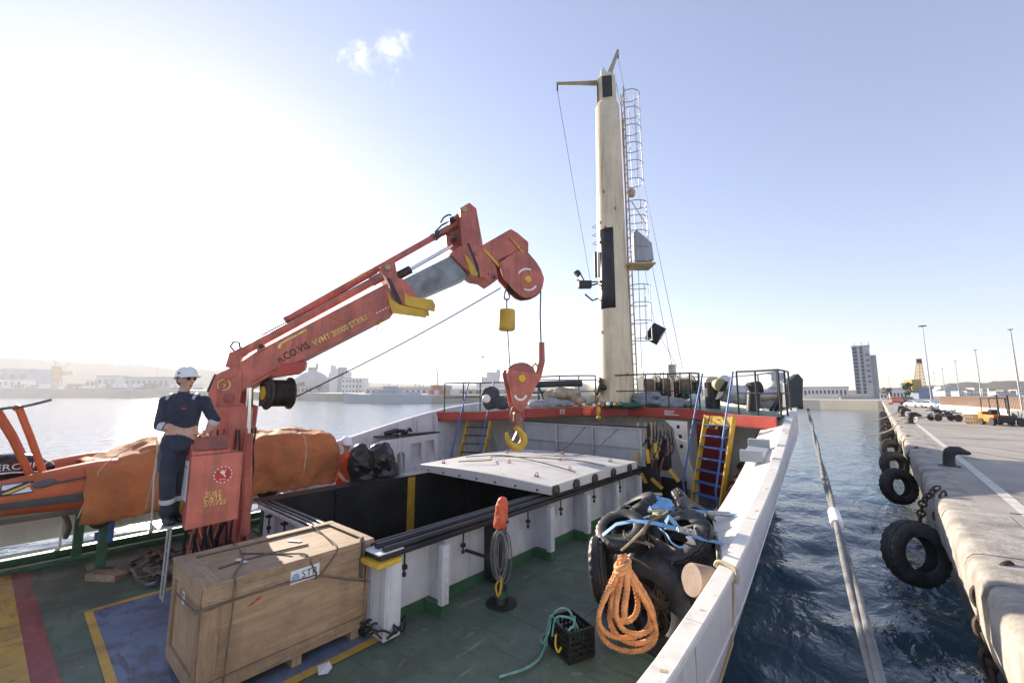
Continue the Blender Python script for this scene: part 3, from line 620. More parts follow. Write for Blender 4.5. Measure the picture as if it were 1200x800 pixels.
cpr('column_cheek', [(-.28, 2.82), (-.21, 3.08), (.04, 3.24), (.12, 3.15), (.14, 2.84), (.12, 2.68), (.30, 2.62), (.28, 2.2), (-.2, 2.2), (-.22, 2.5)], -.02, .03)
cpr('column_cheek', [(-.28, 2.82), (-.21, 3.08), (.04, 3.24), (.12, 3.15), (.14, 2.84), (.12, 2.68), (.30, 2.62), (.28, 2.2), (-.2, 2.2), (-.22, 2.5)], -.42, -.37)
cpr('cheek_rim', [(-.30, 2.84), (-.22, 3.1), (-.2, 3.085), (-.265, 2.83)], -.4, .03, 'black_steel', .004)
cpr('stiffening_rib', [(-.14, 2.98), (-.12, 3.0), (.03, 3.09), (.03, 3.06), (-.1, 2.97), (-.1, 2.86), (-.14, 2.86)], .03, .05, bev=.003)
for z_ in (2.86,): cdisc('pivot_pin', -.02, 2.75, .07, -.44, .07, 'crane_red_worn')
# boom
cpr('main_boom', [(0, 3.2), (.28, 3.45), (2.15, 4.70), (2.34, 4.3), (2.27, 4.18), (.58, 3.13), (.27, 2.93), (.12, 2.84)], -.54, 0)
cpr('boom_rib', [(.27, 2.98), (.57, 3.2), (.55, 3.24), (.27, 3.03)], -.55, .035)
cpr('boom_shoe', [(.5, 3.06), (.62, 3.26), (.86, 3.3), (.98, 3.32), (.96, 3.2), (.86, 3.12)], -.34, .04, 'fascia_red')
cpr('side_plate', [(1.28, 4.04), (1.62, 4.27), (1.66, 4.2), (1.62, 4.05), (1.52, 3.97)], .0, .012, bev=.004)
cpr('lifting_lug', [(.3, 3.42), (.28, 3.56), (.36, 3.6), (.42, 3.5)], .0, .03, bev=.01)
cdisc('lug_hole', .345, 3.525, .035, .03, .034, 'hold_black')
cpr('boom_hook_lug', [(1.98, 4.06), (2.12, 4.14), (2.13, 4.06), (2.04, 4.0)], -.2, -.16, 'yellow_paint', .004)
k = MB(); k.tube([CF(2.07+.05*math.cos(a), 3.93+.08*math.sin(a), -.18) for a in np.linspace(0, 6.28, 18, endpoint=False)], .006, 6, closed=True); k.build('wire_loop', 'wire', crane)
ctube('luffing_cylinder', [(-.02, 3.36), (2.06, 4.82)], .066, t=-.06); ctube('cylinder_collar', [(1.9, 4.708), (2.07, 4.827)], .08, 'crane_red_worn', t=-.06)
ctube('cylinder_collar', [(-.02, 3.36), (.12, 3.458)], .078, 'crane_red', t=-.06)
cpr('cylinder_eye', [(-.1, 3.2), (-.06, 3.42), (.04, 3.46), (.1, 3.36), (.06, 3.2)], -.14, .02)
k = MB(); k.tube([CF(*q, -.1) for q in ((-.02, 3.45), (-.08, 3.52), (-.04, 3.6), (.03, 3.58), (.05, 3.5))], .014, 6); k.build('hose_loop', 'hose', crane, smooth=60)
ctube('extension_cylinder', [(.62, 4.0), (3.42, 6.06)], .056, t=-.28); ctube('cylinder_collar', [(2.95, 5.72), (3.42, 6.066)], .066, 'crane_red_worn', t=-.28)
ctube('cylinder_cap', [(.60, 3.985), (.66, 4.03)], .062, 'crane_red_worn', t=-.28)
text('lettering', 'VIETATO SOSTARE', .085, basis(CF(1.82, 4.905, -.215), CN+Vector((0, 0, .25)), CP*.81+Vector((0, 0, .6))), 'lettering_yellow', crane)
ctube('hydraulic_pipe', [(.3, 3.72), (1.2, 4.33), (2.0, 4.93)], .012, 'hose', 6, t=-.2); ctube('hydraulic_pipe', [(.9, 4.06), (2.1, 4.92)], .012, 'crane_red_worn', 6, t=-.16)
cpr('extension_boom', [(2.2, 4.66), (3.3, 5.36), (3.6, 4.98), (2.4, 4.34)], -.48, -.035, 'steel_raw', .008)
ctube('piston_rod', [(2.4, 4.92), (3.32, 5.58)], .032, 'chrome', t=-.16); ctube('gland', [(2.3, 4.86), (2.56, 5.035)], .075, 'dark_grease', t=-.16)
cpr('boom_collar', [(2.02, 4.96), (2.26, 5.14), (2.32, 4.82), (2.45, 4.78), (2.68, 4.5), (2.38, 4.3), (2.2, 4.68)], -.56, .04)
cpr('collar_edge', [(2.13, 4.78), (2.2, 4.78), (2.42, 4.36), (2.37, 4.31)], .04, .055, 'black_steel', .004)
cdisc('collar_pin', 2.15, 4.97, .05, .04, .075, 'rusty_cream')
cpr('wear_pad', [(2.16, 4.54), (2.22, 4.42), (2.37, 4.32), (2.8, 4.25), (2.83, 4.13), (2.26, 4.17), (2.2, 4.3)], .055, .085, 'yellow_paint', .006)
cpr('wear_pad', [(2.41, 4.64), (2.46, 4.52), (2.54, 4.49), (2.93, 4.46), (2.985, 4.36), (2.97, 4.25), (2.46, 4.33), (2.44, 4.5)], .045, .08, 'yellow_paint', .006)
cpr('wear_pad', [(2.41, 4.64), (2.54, 4.49), (2.93, 4.46), (2.97, 4.25), (2.46, 4.33)], -.44, -.40, 'yellow_paint', .006)
# head bracket, jib and sheave housing
cpr('head_bracket', [(3.42, 6.28), (3.6, 6.42), (3.74, 6.33), (3.88, 5.62), (3.8, 5.56), (3.5, 5.45), (3.25, 5.62), (3.21, 5.94)], -.36, -.30)
cpr('head_bracket', [(3.42, 6.28), (3.6, 6.42), (3.74, 6.33), (3.88, 5.62), (3.8, 5.56), (3.55, 5.45), (3.46, 5.6)], -.06, .0)
cpr('head_bracket_web', [(3.62, 6.39), (3.74, 6.33), (3.88, 5.62), (3.82, 5.58)], -.3, -.06)
cpr('head_cheek', [(3.24, 5.36), (3.38, 5.5), (3.56, 5.6), (3.82, 5.58), (4.14, 5.22), (4.18, 4.98), (4.06, 4.89), (3.92, 4.97), (3.74, 4.98), (3.48, 5.14)], -.5, .02)
cpr('wear_pad', [(3.5, 5.38), (3.56, 5.34), (3.7, 5.16), (3.78, 5.02), (3.73, 4.985), (3.64, 5.0), (3.58, 5.16)], .02, .045, 'yellow_paint', .006)
cpr('cheek_seam', [(3.56, 5.6), (3.6, 5.6), (3.78, 5.2), (3.82, 4.98), (3.78, 4.98), (3.72, 5.2)], .02, .03, 'black_steel', .002)
cdisc('lug_ring', 4.09, 5.0, .075, -.38, .04, 'crane_red_worn'); cdisc('lug_hole', 4.09, 5.0, .032, .04, .044, 'hold_black'); cdisc('lug_hole', 3.98, 5.05, .02, .02, .026, 'hold_black')
cdisc('bracket_pin', 3.5, 6.26, .055, -.38, .03, 'rusty_cream'); cdisc('bracket_pin', 3.36, 5.74, .045, -.38, -.02, 'dark_grease'); cdisc('bracket_pin', 3.72, 5.42, .035, .02, .035, 'crane_red_worn')
for a_, b_ in (((3.0, 5.82), (3.4, 6.12)), ((3.02, 5.66), (3.3, 5.8)), ((3.1, 6.02), (3.3, 6.2))):
    k = MB(); A, B = CF(*a_, -.2), CF(*b_, -.2); k.tube([A, A.lerp(B, .3)+Vector((0, 0, .06)), A.lerp(B, .7)+Vector((0, 0, .05)), B], .016, 6); k.build('hydraulic_hose', 'dark_grease', crane, smooth=60)
cpr('valve_block', [(2.98, 5.8), (3.08, 5.86), (3.06, 5.74), (2.98, 5.7)], -.3, -.16, 'dark_grease'); cpr('valve_block', [(3.26, 6.14), (3.36, 6.2), (3.36, 6.06), (3.28, 6.03)], -.34, -.2, 'dark_grease')
cpr('jib_box', [(3.84, 5.60), (4.46, 6.04), (4.6, 5.98), (4.84, 5.82), (4.84, 5.6), (4.2, 5.3), (3.9, 5.3)], -.34, -.02, bev=.02)
cpr('jib_edge', [(4.2, 5.36), (4.66, 5.68), (4.7, 5.66), (4.22, 5.32)], -.02, .0, 'black_steel', .002)
hp = [(4.19, 5.37), (4.54, 5.67), (4.83, 5.59), (5.0, 5.42), (5.1, 5.28), (5.17, 5.1), (5.13, 4.91), (5.04, 4.78), (4.92, 4.70), (4.78, 4.67), (4.66, 4.70), (4.54, 4.79), (4.29, 5.04)]
cpr('sheave_housing', hp, -.05, .0); cpr('sheave_housing', hp, -.32, -.27); cpr('housing_web', [(4.2, 5.36), (4.54, 5.66), (4.83, 5.58), (4.7, 5.4), (4.4, 5.1)], -.27, -.05, 'crane_red', .005)
k = MB(); k.lathe([(.1, 0), (.36, 0), (.37, .02), (.33, .07), (.33, .11), (.37, .16), (.36, .18), (.1, .18)], 36, basis(CF(4.81, 5.04, -.25), CN)); k.build('sheave', 'black_steel', crane, smooth=35)
cdisc('sheave_pin', 4.8, 5.04, .07, 0, .03, 'sticker_yellow')
def arc(name, s, z, r, a0, a1, w, t, m, par):
    n = 12; A = [R(a0+(a1-a0)*i/n) for i in range(n+1)]
    poly = [(s+r*math.cos(a), z+r*math.sin(a)) for a in A]+[(s+(r-w)*math.cos(a), z+(r-w)*math.sin(a)) for a in A[::-1]]
    k = MB(); k.prism(poly, t, t+.003, CF); return k.build(name, m, par)
arc('white_arc', 4.8, 5.04, .23, 70, 150, .035, .001, 'lettering_white', crane); arc('white_arc', 4.8, 5.04, .23, -110, -30, .035, .001, 'lettering_white', crane)
cpr('yellow_edge', [(3.86, 5.52), (3.9, 5.54), (4.2, 5.26), (4.19, 5.21)], .02, .035, 'yellow_paint', .003); cpr('yellow_edge', [(4.41, 5.84), (4.44, 5.86), (4.72, 5.58), (4.7, 5.55)], .0, .014, 'yellow_paint', .003)
# winch under the boom
WC = CF(.58, 2.84, -.1); wm = basis(WC+Vector((0, .2, -.02)), (0, -1, 0)) @ Matrix.Diagonal((1.12, 1.12, .74, 1))
k = MB(); pr = [(.05, .0), (.2, .0), (.21, .02), (.2, .03)]
for i in range(9): z0 = .04+i*.036; pr += [(.168, z0), (.184, z0+.01), (.184, z0+.02), (.168, z0+.03)]
pr += [(.2, .4), (.215, .42), (.21, .46), (.16, .47), (.15, .52), (.05, .52)]
k.lathe(pr, 28, wm); wd = k.build('winch_drum', 'dark_grease', crane, smooth=30)
k = MB(); k.lathe([(0, .52), (.085, .52), (.09, .53), (.09, .545), (.03, .56), (0, .56)], 20, wm); k.build('drum_cap', 'sticker_yellow', wd, smooth=40)
for z0 in (.0, .44):
    k = MB(); k.lathe([(.19, z0), (.225, z0), (.225, z0+.025), (.19, z0+.025)], 28, wm, closed=True); k.build('drum_flange', 'dark_grease', wd, smooth=30)
k = MB(); k.box((0, .13, .25), (.36, .14, .5), M=wm @ Matrix.Rotation(R(90), 4, 'Z')); k.build('winch_frame', 'dark_grease', crane, bev=.015)
k = MB(); k.tube([WC+Vector((.0, .28, -.17)), WC+Vector((.02, -.2, -.2))], .02, 8); k.build('winch_tie', 'dark_grease', crane, smooth=60)
# luffing strut right of the column
ctube('support_cylinder', [(.24, 2.9), (.28, 1.4)], .05, 'chrome', t=.02); ctube('support_barrel', [(.27, 1.75), (.3, .8)], .085, 'crane_red', t=.02)
cpr('guard_panel', [(.08, 2.22), (.34, 2.24), (.36, 1.75), (.12, 1.72)], .1, .13); cpr('column_foot', [(-.5, .06), (.55, .06), (.35, .7), (-.3, .7)], -.02, .02)
# control cabinet hung on the column
BX0, BX1, BY0, BY1, BZ0, BZ1 = -6.7, -6.3, 1.44, 1.99, 1.2, 2.06
k = MB(); k.add([(BX0, BY0, BZ0+.04), (BX1, BY0, BZ0), (BX1, BY1, BZ0+.02), (BX0, BY1, BZ0+.04), (BX0, BY0, BZ1), (BX1, BY0, BZ1), (BX1, BY1, BZ1), (BX0, BY1, BZ1)], [(0,1,2,3),(4,5,6,7),(0,1,5,4),(1,2,6,5),(2,3,7,6),(3,0,4,7)])
cab = k.build('control_cabinet', 'crane_red', crane, bev=.012)
k = MB(); k.prism([(-6.62, 2.06), (-6.34, 2.06), (-6.34, 2.1), (-6.52, 2.26), (-6.62, 2.26)], 1.45, 1.86, lambda a, b, t: Vector((a, t, b))); k.build('lever_console', 'crane_red', cab, bev=.008)
k = MB(); k.prism([(-6.335, 2.115), (-6.505, 2.262), (-6.495, 2.272), (-6.325, 2.125)], 1.48, 1.83, lambda a, b, t: Vector((a, t, b))); k.build('console_lid', 'crane_red_worn', cab)
for y in np.linspace(1.6, 1.82, 4):
    k = MB(); k.tube([(-6.55, y, 2.24), (-6.54, y, 2.33)], .007, 6); k.ball((-6.54, y, 2.335), .014, 8, 6); k.build('lever', 'plastic_black', cab, smooth=60)
k = MB(); k.bx(-6.62, -6.38, BY0-.004, BY0-.001, 1.52, 1.99); pl = k.build('placard', 'paper', cab)
text('lettering', '\n'.join(['LOAD CHART']+['--- -- ----- --']*11), .03, basis((-6.5, BY0-.0045, 1.75), (0, -1, 0), (1, 0, 0)), 'lettering_black', cab, .0005)['kind'] = 'stuff'
k = MB(); k.prism([(-6.66, 1.5), (-6.48, 1.5), (-6.6, 1.36)], BY0-.004, BY0-.001, lambda a, b, t: Vector((a, t, b))); k.build('hazard_triangle', 'sticker_yellow', cab)
XM = lambda y, z, e=.002: basis((BX1+e, y, z), (1, 0, 0), (0, 1, 0))
k = MB(); k.lathe([(0, 0), (.085, 0), (.085, .002), (0, .002)], 28, XM(1.78, 1.8)); k.build('emblem', 'print_red', cab)
k = MB()
for i in range(14):
    a = i/14*6.283; k.lathe([(0, 0), (.009, 0), (.009, .001), (0, .001)], 5, XM(1.78, 1.8, .0045) @ Matrix.Translation((.096*math.cos(a), .096*math.sin(a), 0)))
k.build('emblem_stars', 'lettering_white', cab)
k = MB(); k.prism([(-.03, .035), (-.005, .04), (.03, .03), (.012, .005), (.035, -.03), (.02, -.035), (-.002, .0), (-.03, .015)], .0045, .006, lambda a, b, t: XM(1.78, 1.805, 0) @ Vector((a, b, t))); k.build('emblem_figure', 'lettering_white', cab)
text('lettering', 'ITALIA', .026, XM(1.78, 1.855, .005), 'lettering_white', cab, .0005); text('lettering', 'Quality', .024, XM(1.78, 1.745, .005), 'lettering_white', cab, .0005)
for s_, z_, y_ in (('SUST', 1.585, 1.695), ('CATE', 1.525, 1.695), ('3/7/725', 1.465, 1.72)): text('lettering', s_, .08, XM(y_, z_), 'lettering_yellow', cab, .0008)
k = MB(); k.tube([(-6.75, 1.9, 1.6), (-7.0, 2.0, 1.6)], .06, 8); k.build('cabinet_arm', 'crane_red_worn', crane)
for i in range(16):                                                   # hydraulic hoses drooping under the cabinet
    a = Vector((random.uniform(-6.66, -6.36), random.uniform(1.5, 1.95), 1.23)); b = Vector((-7.0+random.uniform(-.2, .25), 2.0+random.uniform(-.35, .3), random.uniform(.3, .8)))
    m = a.lerp(b, .5); m.z -= random.uniform(.25, .55); m.x += random.uniform(-.2, .25); m.y -= random.uniform(0, .25)
    pts = [a*(1-t)**2+m*2*t*(1-t)+b*t*t for t in np.linspace(0, 1, 12)]
    k = MB(); k.tube(pts, random.uniform(.013, .022), 6); k.build('hydraulic_hose', 'hose' if i % 4 else 'crane_red_worn', crane, smooth=60)
for i in range(9):                                                    # looms up the column's inboard side
    a = R(-40+i*16); x, y = -7.25+.3*math.cos(a), 2.1+.3*math.sin(a)
    k = MB(); k.tube([(x+.02*math.sin(z*5+i), y+.03*math.cos(z*4+i*2), z) for z in np.linspace(.3, 2.3, 14)], .014, 6); k.build('hydraulic_hose', ('hose', 'crane_red_worn', 'hose')[i % 3], crane, smooth=60)
# boom lettering
al = math.atan(.62); bd = CP*math.cos(al)+Vector((0, 0, math.sin(al)))
text('lettering', 'n.CO.VIS', .155, basis(CF(.79, 3.45, .003), CN, bd), 'lettering_black', crane, sx=.85, bold=.003)
text('lettering', 'VVMT 20000 ST3/R1', .13, basis(CF(1.46, 3.845, .003), CN, bd), 'lettering_yellow', crane, sx=.84, bold=.0015)
k = MB(); k.prism([(.56, 3.53), (.6, 3.6), (.94, 3.83), (.97, 3.78), (.95, 3.8), (.62, 3.58), (.6, 3.5)], .001, .004, CF); k.build('yellow_bracket_mark', 'lettering_yellow', crane)
for i in range(5):
    k = MB(); k.prism([(2.0+i*.045, 4.155+i*.028), (2.025+i*.045, 4.17+i*.028), (2.02+i*.045, 4.19+i*.028), (1.995+i*.045, 4.175+i*.028)], .001, .004, CF); k.build('white_dash', 'lettering_white', crane)
cpr('emblem_ring', [(-.09+.085*math.cos(a), 2.94+.085*math.sin(a)) for a in np.linspace(0, 6.283, 24, endpoint=False)], .03, .034, 'lettering_yellow', 0)
cpr('emblem_disc', [(-.09+.07*math.cos(a), 2.94+.07*math.sin(a)) for a in np.linspace(0, 6.283, 24, endpoint=False)], .034, .036, 'crane_red', 0)
text('lettering', 'S', .12, basis(CF(-.09, 2.94, .038), CN, CP), 'lettering_yellow', crane)
# ------------------------------------------------------------------ ropes, weight and hook block hung from the jib
k = MB(); A, B = CF(.74, 2.7, -.1), CF(4.3, 4.86, -.16); k.tube([A.lerp(B, t)+Vector((0, 0, -.06*math.sin(math.pi*t))) for t in np.linspace(0, 1, 14)], .0125, 6)
k.build('hoist_rope', 'wire', label='black wire rope stretched from the crane winch up to its jib head', cat='wire rope', smooth=60)
wt = thing('limit_weight', CF(4.4, 4.0, -.1), 'yellow cylinder weight hanging on a wire below the jib head', 'weight')
k = MB(); k.lathe([(0, 0), (.14, 0), (.16, .02), (.165, .05), (.165, .36), (.155, .4), (.1, .41), (0, .41)], 24, Matrix.Translation(CF(4.4, 4.02, -.1))); k.build('weight_body', 'yellow_paint', wt, smooth=40)
k = MB(); k.tube([CF(4.4, 4.43, -.1), CF(4.4, 4.64, -.1)], .014, 6); k.tube([CF(4.4+.05*math.sin(a)*(1-.5*math.cos(a)), 4.72+.1*math.cos(a), -.1) for a in np.linspace(0, 6.283, 16, endpoint=False)], .015, 6, closed=True); k.build('shackle_link', 'black_steel', wt, smooth=60)
k = MB(); k.tube([CF(4.42, 4.02, -.1), CF(4.47, 3.3, -.1)], .011, 6); k.build('wire', 'wire', wt)
hb = thing('hook_block', CF(4.66, 1.78, -.1), 'red triangular hook block with yellow hook hanging above the white hatch cover', 'hook block')
def hpr(name, poly, t0, t1, m='crane_red', bev=.008):
    k = MB(); k.prism(poly, t0, t1, CF); return k.build(name, m, hb, bev=bev)
bp_ = [(4.36, 3.2), (4.39, 3.27), (5.02, 3.2), (5.05, 3.13), (4.7, 2.5), (4.62, 2.46), (4.5, 2.58)]
hpr('side_plate', bp_, .0, .035); hpr('side_plate', bp_, -.25, -.215)
k = MB(); k.lathe([(.08, 0), (.3, 0), (.31, .02), (.27, .06), (.27, .11), (.31, .15), (.3, .17), (.08, .17)], 32, basis(CF(4.7, 3.1, -.195), CN)); k.build('sheave', 'crane_red_worn', hb, smooth=35)
k = MB(); k.lathe([(0, 0), (.075, 0), (.075, .02), (.06, .03), (0, .03)], 8, basis(CF(4.65, 3.1, .035), CN)); k.build('sheave_pin', 'sticker_yellow', hb)
k = MB(); n = 12; A_ = [R(195+150*i/n) for i in range(n+1)]; k.prism([(4.63+.14*math.cos(a), 2.82+.14*math.sin(a)) for a in A_]+[(4.63+.1*math.cos(a), 2.82+.1*math.sin(a)) for a in A_[::-1]], .036, .039, CF); k.build('white_arc', 'lettering_white', hb)
k = MB(); k.tube([CF(*q, -.1) for q in ((5.14, 3.82), (5.14, 3.45), (5.05, 3.14), (4.88, 2.82))], [.062, .07, .075, .03], 10); k.build('wedge_socket', 'crane_red_worn', hb, smooth=50)
k = MB(); k.tube([CF(5.165, 5.0, -.16), CF(5.13, 4.4, -.13), CF(5.13, 3.8, -.1)], .016, 6); k.build('hoist_wire', 'wire', hb)
for z in np.arange(3.85, 4.85, .05): pass
k = MB(); k.tube([CF(*q, -.1) for q in ((4.98, 3.2), (4.94, 3.34), (5.0, 3.4), (5.06, 3.34))], .02, 6); k.build('rope_clip', 'rusty_cream', hb, smooth=60)
for sgn in (-1, 1):
    k = MB(); k.tube([CF(4.61+sgn*.07, 2.56, -.1), CF(4.61+sgn*.12, 2.44, -.1), CF(4.61+sgn*.11, 2.3, -.1), CF(4.61+sgn*.04, 2.2, -.1)], .028, 8); k.build('shackle_leg', 'crane_red_worn', hb, smooth=60)
k = MB(); k.box((0, 0, 0), (.14, .12, .26), M=Matrix.Translation(CF(4.61, 2.34, -.1)) @ Matrix.Rotation(math.atan2(CP.y, CP.x), 4, 'Z')); k.build('swivel', 'crane_red_worn', hb, bev=.03)
hk = [(4.6, 2.24, .05), (4.61, 2.17, .055), (4.68, 2.1, .06), (4.745, 2.02, .07), (4.75, 1.93, .078), (4.71, 1.85, .08), (4.63, 1.81, .078), (4.54, 1.83, .07), (4.47, 1.9, .06), (4.43, 1.98, .048), (4.41, 2.06, .034), (4.40, 2.1, .016)]
k = MB(); k.tube([CF(a, b, -.1) for a, b, r in hk], [r for a, b, r in hk], 12); k.build('hook', 'yellow_paint', hb, smooth=60)
k = MB(); k.bar(CF(4.63, 2.14, -.1), CF(4.53, 1.95, -.1), .05, .02); k.build('safety_latch', 'steel_raw', hb)

# ================================================================== people
def person(name, base, J, label, cloth, face, voxel=.0095, extras=True):
    """J: joints in world space; one continuous remeshed body."""
    J = {k: Vector(v) for k, v in J.items()}; f = Vector(face).normalized(); up = Vector((0, 0, 1)); root = thing(name, base, label, 'person')
    mb = MB(); side = (J['ls']-J['rs']).normalized(); fr = side.cross(up)
    if fr.dot(f) < 0: fr = -fr
    def cap(a, b, ra, rb, n=5):
        a, b = Vector(a), Vector(b); mb.tube([a.lerp(b, t) for t in np.linspace(0, 1, n)], [ra+(rb-ra)*t for t in np.linspace(0, 1, n)], 12); mb.ball(a, ra, 12, 8); mb.ball(b, rb, 12, 8)
    spine = [(J['pelvis']-up*.09, .15, .115), (J['pelvis'], .178, .128), (J['belly'], .165, .118), (J['belly'].lerp(J['chest'], .6), .18, .125), (J['chest']+up*.03, .2, .125), (J['chest']+up*.1, .185, .105), (J['neck']-up*.03, .1, .075)]
    rings = []
    for c, a, b in spine: rings.append([c+side*(a*math.copysign(abs(math.cos(q))**.85, math.cos(q)))+fr*(b*math.copysign(abs(math.sin(q))**.85, math.sin(q))) for q in np.linspace(0, 2*math.pi, 24, endpoint=False)])
    mb.loft(rings)
    cap(J['rs'], J['ls'], .078, .078, 6); cap(J['neck']-up*.05, J['head']-up*.06, .062, .056)
    for s in 'rl':
        cap(J[s+'s'], J[s+'e'], .074, .057); cap(J[s+'e'], J[s+'w'], .054, .034)
        h, w = J[s+'h'], J[s+'w']; d = (h-w).normalized(); sd = d.cross(up).normalized(); sg = 1 if s == 'r' else -1
        if extras:
            pc = w+d*.055; M = Matrix((sd, d, sd.cross(d))).transposed().to_4x4()
            mb.ball(pc, (.042, .052, .018), 12, 8, M)
            for i, (o, L) in enumerate(((-.03, .07), (-.01, .08), (.011, .075), (.03, .06))):
                a = pc+d*.045+sd*o; b = a+d*L*.5-up*.008; c = b+d*L*.35-up*.032; mb.tube([a-d*.02, a, b, c], [.0105, .0105, .0095, .008], 8); mb.ball(c, .008, 8, 6)
            a = w+d*.03+sd*sg*.03*-1; b = a-sd*sg*.035+d*.03; c = b+d*.035-up*.012; mb.tube([a, b, c], [.013, .012, .009], 8); mb.ball(c, .009, 8, 6)
        else: mb.ball(w+d*.06, (.045, .045, .03), 10, 8)
        cap(J[s+'hip'], J[s+'k'], .108, .082); cap(J[s+'k'], J[s+'a'], .08, .072)
        ft = J[s+'a']-up*.05; to = Vector(J[s+'t']); mb.ball(ft, (.055, .055, .06), 10, 8); mb.tube([ft-up*.02, ft.lerp(to, .5)-up*.01, to], [.055, .05, .042], 10); mb.ball(to, (.045, .045, .036), 10, 8)
    hd = J['head']; hs = f.cross(up).normalized(); HM = Matrix((hs, f, up)).transposed().to_4x4()
    mb.ball(hd+up*.02-f*.008, (.077, .096, .105), 16, 12, HM); mb.ball(hd-up*.045+f*.022, (.056, .066, .075), 14, 10, HM); mb.ball(hd-up*.1+f*.05, (.03, .03, .022), 10, 8, HM)
    mb.tube([hd+f*.088+up*.03, hd+f*.108-up*.008, hd+f*.114-up*.022, hd+f*.09-up*.036], [.011, .015, .018, .012], 8); mb.ball(hd+f*.085+up*.04, (.05, .018, .012), 10, 8, HM)
    mb.ball(hd+f*.085-up*.062, (.027, .014, .008), 10, 6, HM); mb.ball(hd+f*.083-up*.073, (.024, .014, .009), 10, 6, HM)
    for sg in (-1, 1): mb.ball(hd+hs*sg*.08-f*.012, (.012, .024, .036), 10, 8, HM); mb.ball(hd+hs*sg*.04+f*.062-up*.012, (.026, .022, .02), 10, 8, HM)
    k = remesh(mb, voxel, 3, 0, 9)
    kv = []
    for v in k.v:
        v = Vector(v); q = fbm(v.x*9, v.y*9, v.z*5, 3); lo_ = v.z < J['neck'].z-.03
        kv.append(tuple(v+(v-Vector((J['belly'].x, J['belly'].y, v.z))).normalized()*(.013*q if lo_ and v.z > J['ra'].z else 0)))
    k.v = kv
    skin_seg = [(hd+up*.1, J['neck']-up*.005, .16)]
    for s in 'rl':
        e, w = J[s+'e'], J[s+'w']; skin_seg.append((e.lerp(w, .45), J[s+'h']+(J[s+'h']-w).normalized()*.12, .085))
    o = k.build('body', cloth, root, smooth=180, weld=False); me = o.data
    for m_ in ('skin', 'boot', 'lip'): me.materials.append(MT[m_])
    og = ORG[root.name]; idx = []; vv = [v.co+og for v in me.vertices]
    for p in me.polygons:
        c = Vector((0, 0, 0))
        for i in p.vertices: c += vv[i]
        c /= len(p.vertices); mi = 0
        for a, b, r_ in skin_seg:
            ab = b-a; t = (c-a).dot(ab)/ab.length_squared
            if -.4 <= t <= 1.0 and (c-(a+ab*max(0, t))).length < r_: mi = 1
        if mi == 1 and (c-hd).dot(f) > .08 and -.08 < (c-hd).z < -.053 and abs((c-hd).dot(hs)) < .027: mi = 3
        if c.z < min(J['ra'].z, J['la'].z)+.01 and min((c-J['ra']).length, (c-J['la']).length) < .3: mi = 2
        idx.append(mi)
    me.polygons.foreach_set('material_index', idx)
    # helmet with brim
    hm = MB(); pr = [(.128, -.02), (.13, .0), (.126, .04), (.112, .085), (.08, .118), (.04, .134), (0, .138), (0, .13), (.07, .105), (.1, .07), (.118, .0), (.12, -.02)]
    HM2 = Matrix.Translation(hd+up*.045-f*.005) @ HM @ Matrix.Rotation(R(6), 4, 'X') @ Matrix.Diagonal((.86, 1.03, 1, 1)); hm.lathe(pr, 28, HM2)
    hel = hm.build('helmet', 'helmet_white', root, smooth=50)
    b = MB(); A = np.linspace(R(20), R(160), 16); b.loft([[HM2 @ Vector((r_*math.cos(a), r_*math.sin(a)+dy, z)) for r_, dy, z in ((.125, 0, -.005), (.13, .045, -.012), (.13, .045, -.022), (.122, 0, -.022))] for a in A]); b.build('brim', 'helmet_white', hel, smooth=50)
    b = MB(); b.loft([[HM2 @ Vector((r_*math.cos(a), r_*math.sin(a), z)) for r_, z in ((.129, -.022), (.131, -.005), (.135, -.005), (.133, -.022))] for a in np.linspace(R(165), R(375), 20)]); b.build('helmet_rim', 'plastic_black', hel, smooth=50)
    b = MB(); b.lathe([(0, 0), (.02, 0), (.02, .006), (0, .006)], 3, HM2 @ basis((.126, .02, .04), (1, 0, .25))); b.build('helmet_mark', 'plastic_black', hel)
    b = MB(); b.ball(hd+up*.0-f*.03, (.081, .082, .075), 14, 10, HM); b.build('hair', 'hair', root, smooth=60)
    return root, J, f, up, side, fr, hs, HM, hd
JJ = dict(head=(-6.57, 1.37, 2.975), neck=(-6.59, 1.355, 2.845), chest=(-6.57, 1.375, 2.63), belly=(-6.575, 1.37, 2.38), pelvis=(-6.585, 1.355, 2.2), rs=(-6.70, 1.215, 2.71), re=(-6.64, 1.155, 2.42), rw=(-6.47, 1.42, 2.335), rh=(-6.44, 1.52, 2.315),
          ls=(-6.44, 1.54, 2.715), le=(-6.36, 1.66, 2.48), lw=(-6.43, 1.615, 2.345), lh=(-6.5, 1.59, 2.31), rhip=(-6.6, 1.28, 2.17), rk=(-6.53, 1.275, 1.75), ra=(-6.61, 1.32, 1.36), rt=(-6.42, 1.33, 1.305), lhip=(-6.61, 1.43, 2.17), lk=(-6.66, 1.43, 1.75), la=(-6.7, 1.43, 1.36), lt=(-6.5, 1.44, 1.305))
man, J, f, up, side, fr, hs, HM, hd = person('person', (-6.6, 1.36, 1.26), JJ, 'man in navy coveralls and white helmet standing at the crane control cabinet', 'navy_cloth', (.90, .44, .03))
b = MB()
for sg in (-1, 1): b.ball(hd+hs*sg*.034+f*.085+up*.016, (.031, .014, .02), 12, 8, HM)
b.tube([hd+hs*sg*.03+f*.09+up*.02 for sg in (-1, 1)], .004, 6); b.build('sunglasses', 'sunglass', man, smooth=60)
def band(par, a, b, t, r, w=.03, m='reflective'):
    a, b = Vector(a), Vector(b); d = (b-a).normalized(); c = a.lerp(b, t); k = MB(); k.tube([c-d*w, c-d*w*.6, c+d*w*.6, c+d*w], [r, r*1.03, r*1.03, r], 16, cap=False); return k.build('reflective_band', m, par, smooth=60)
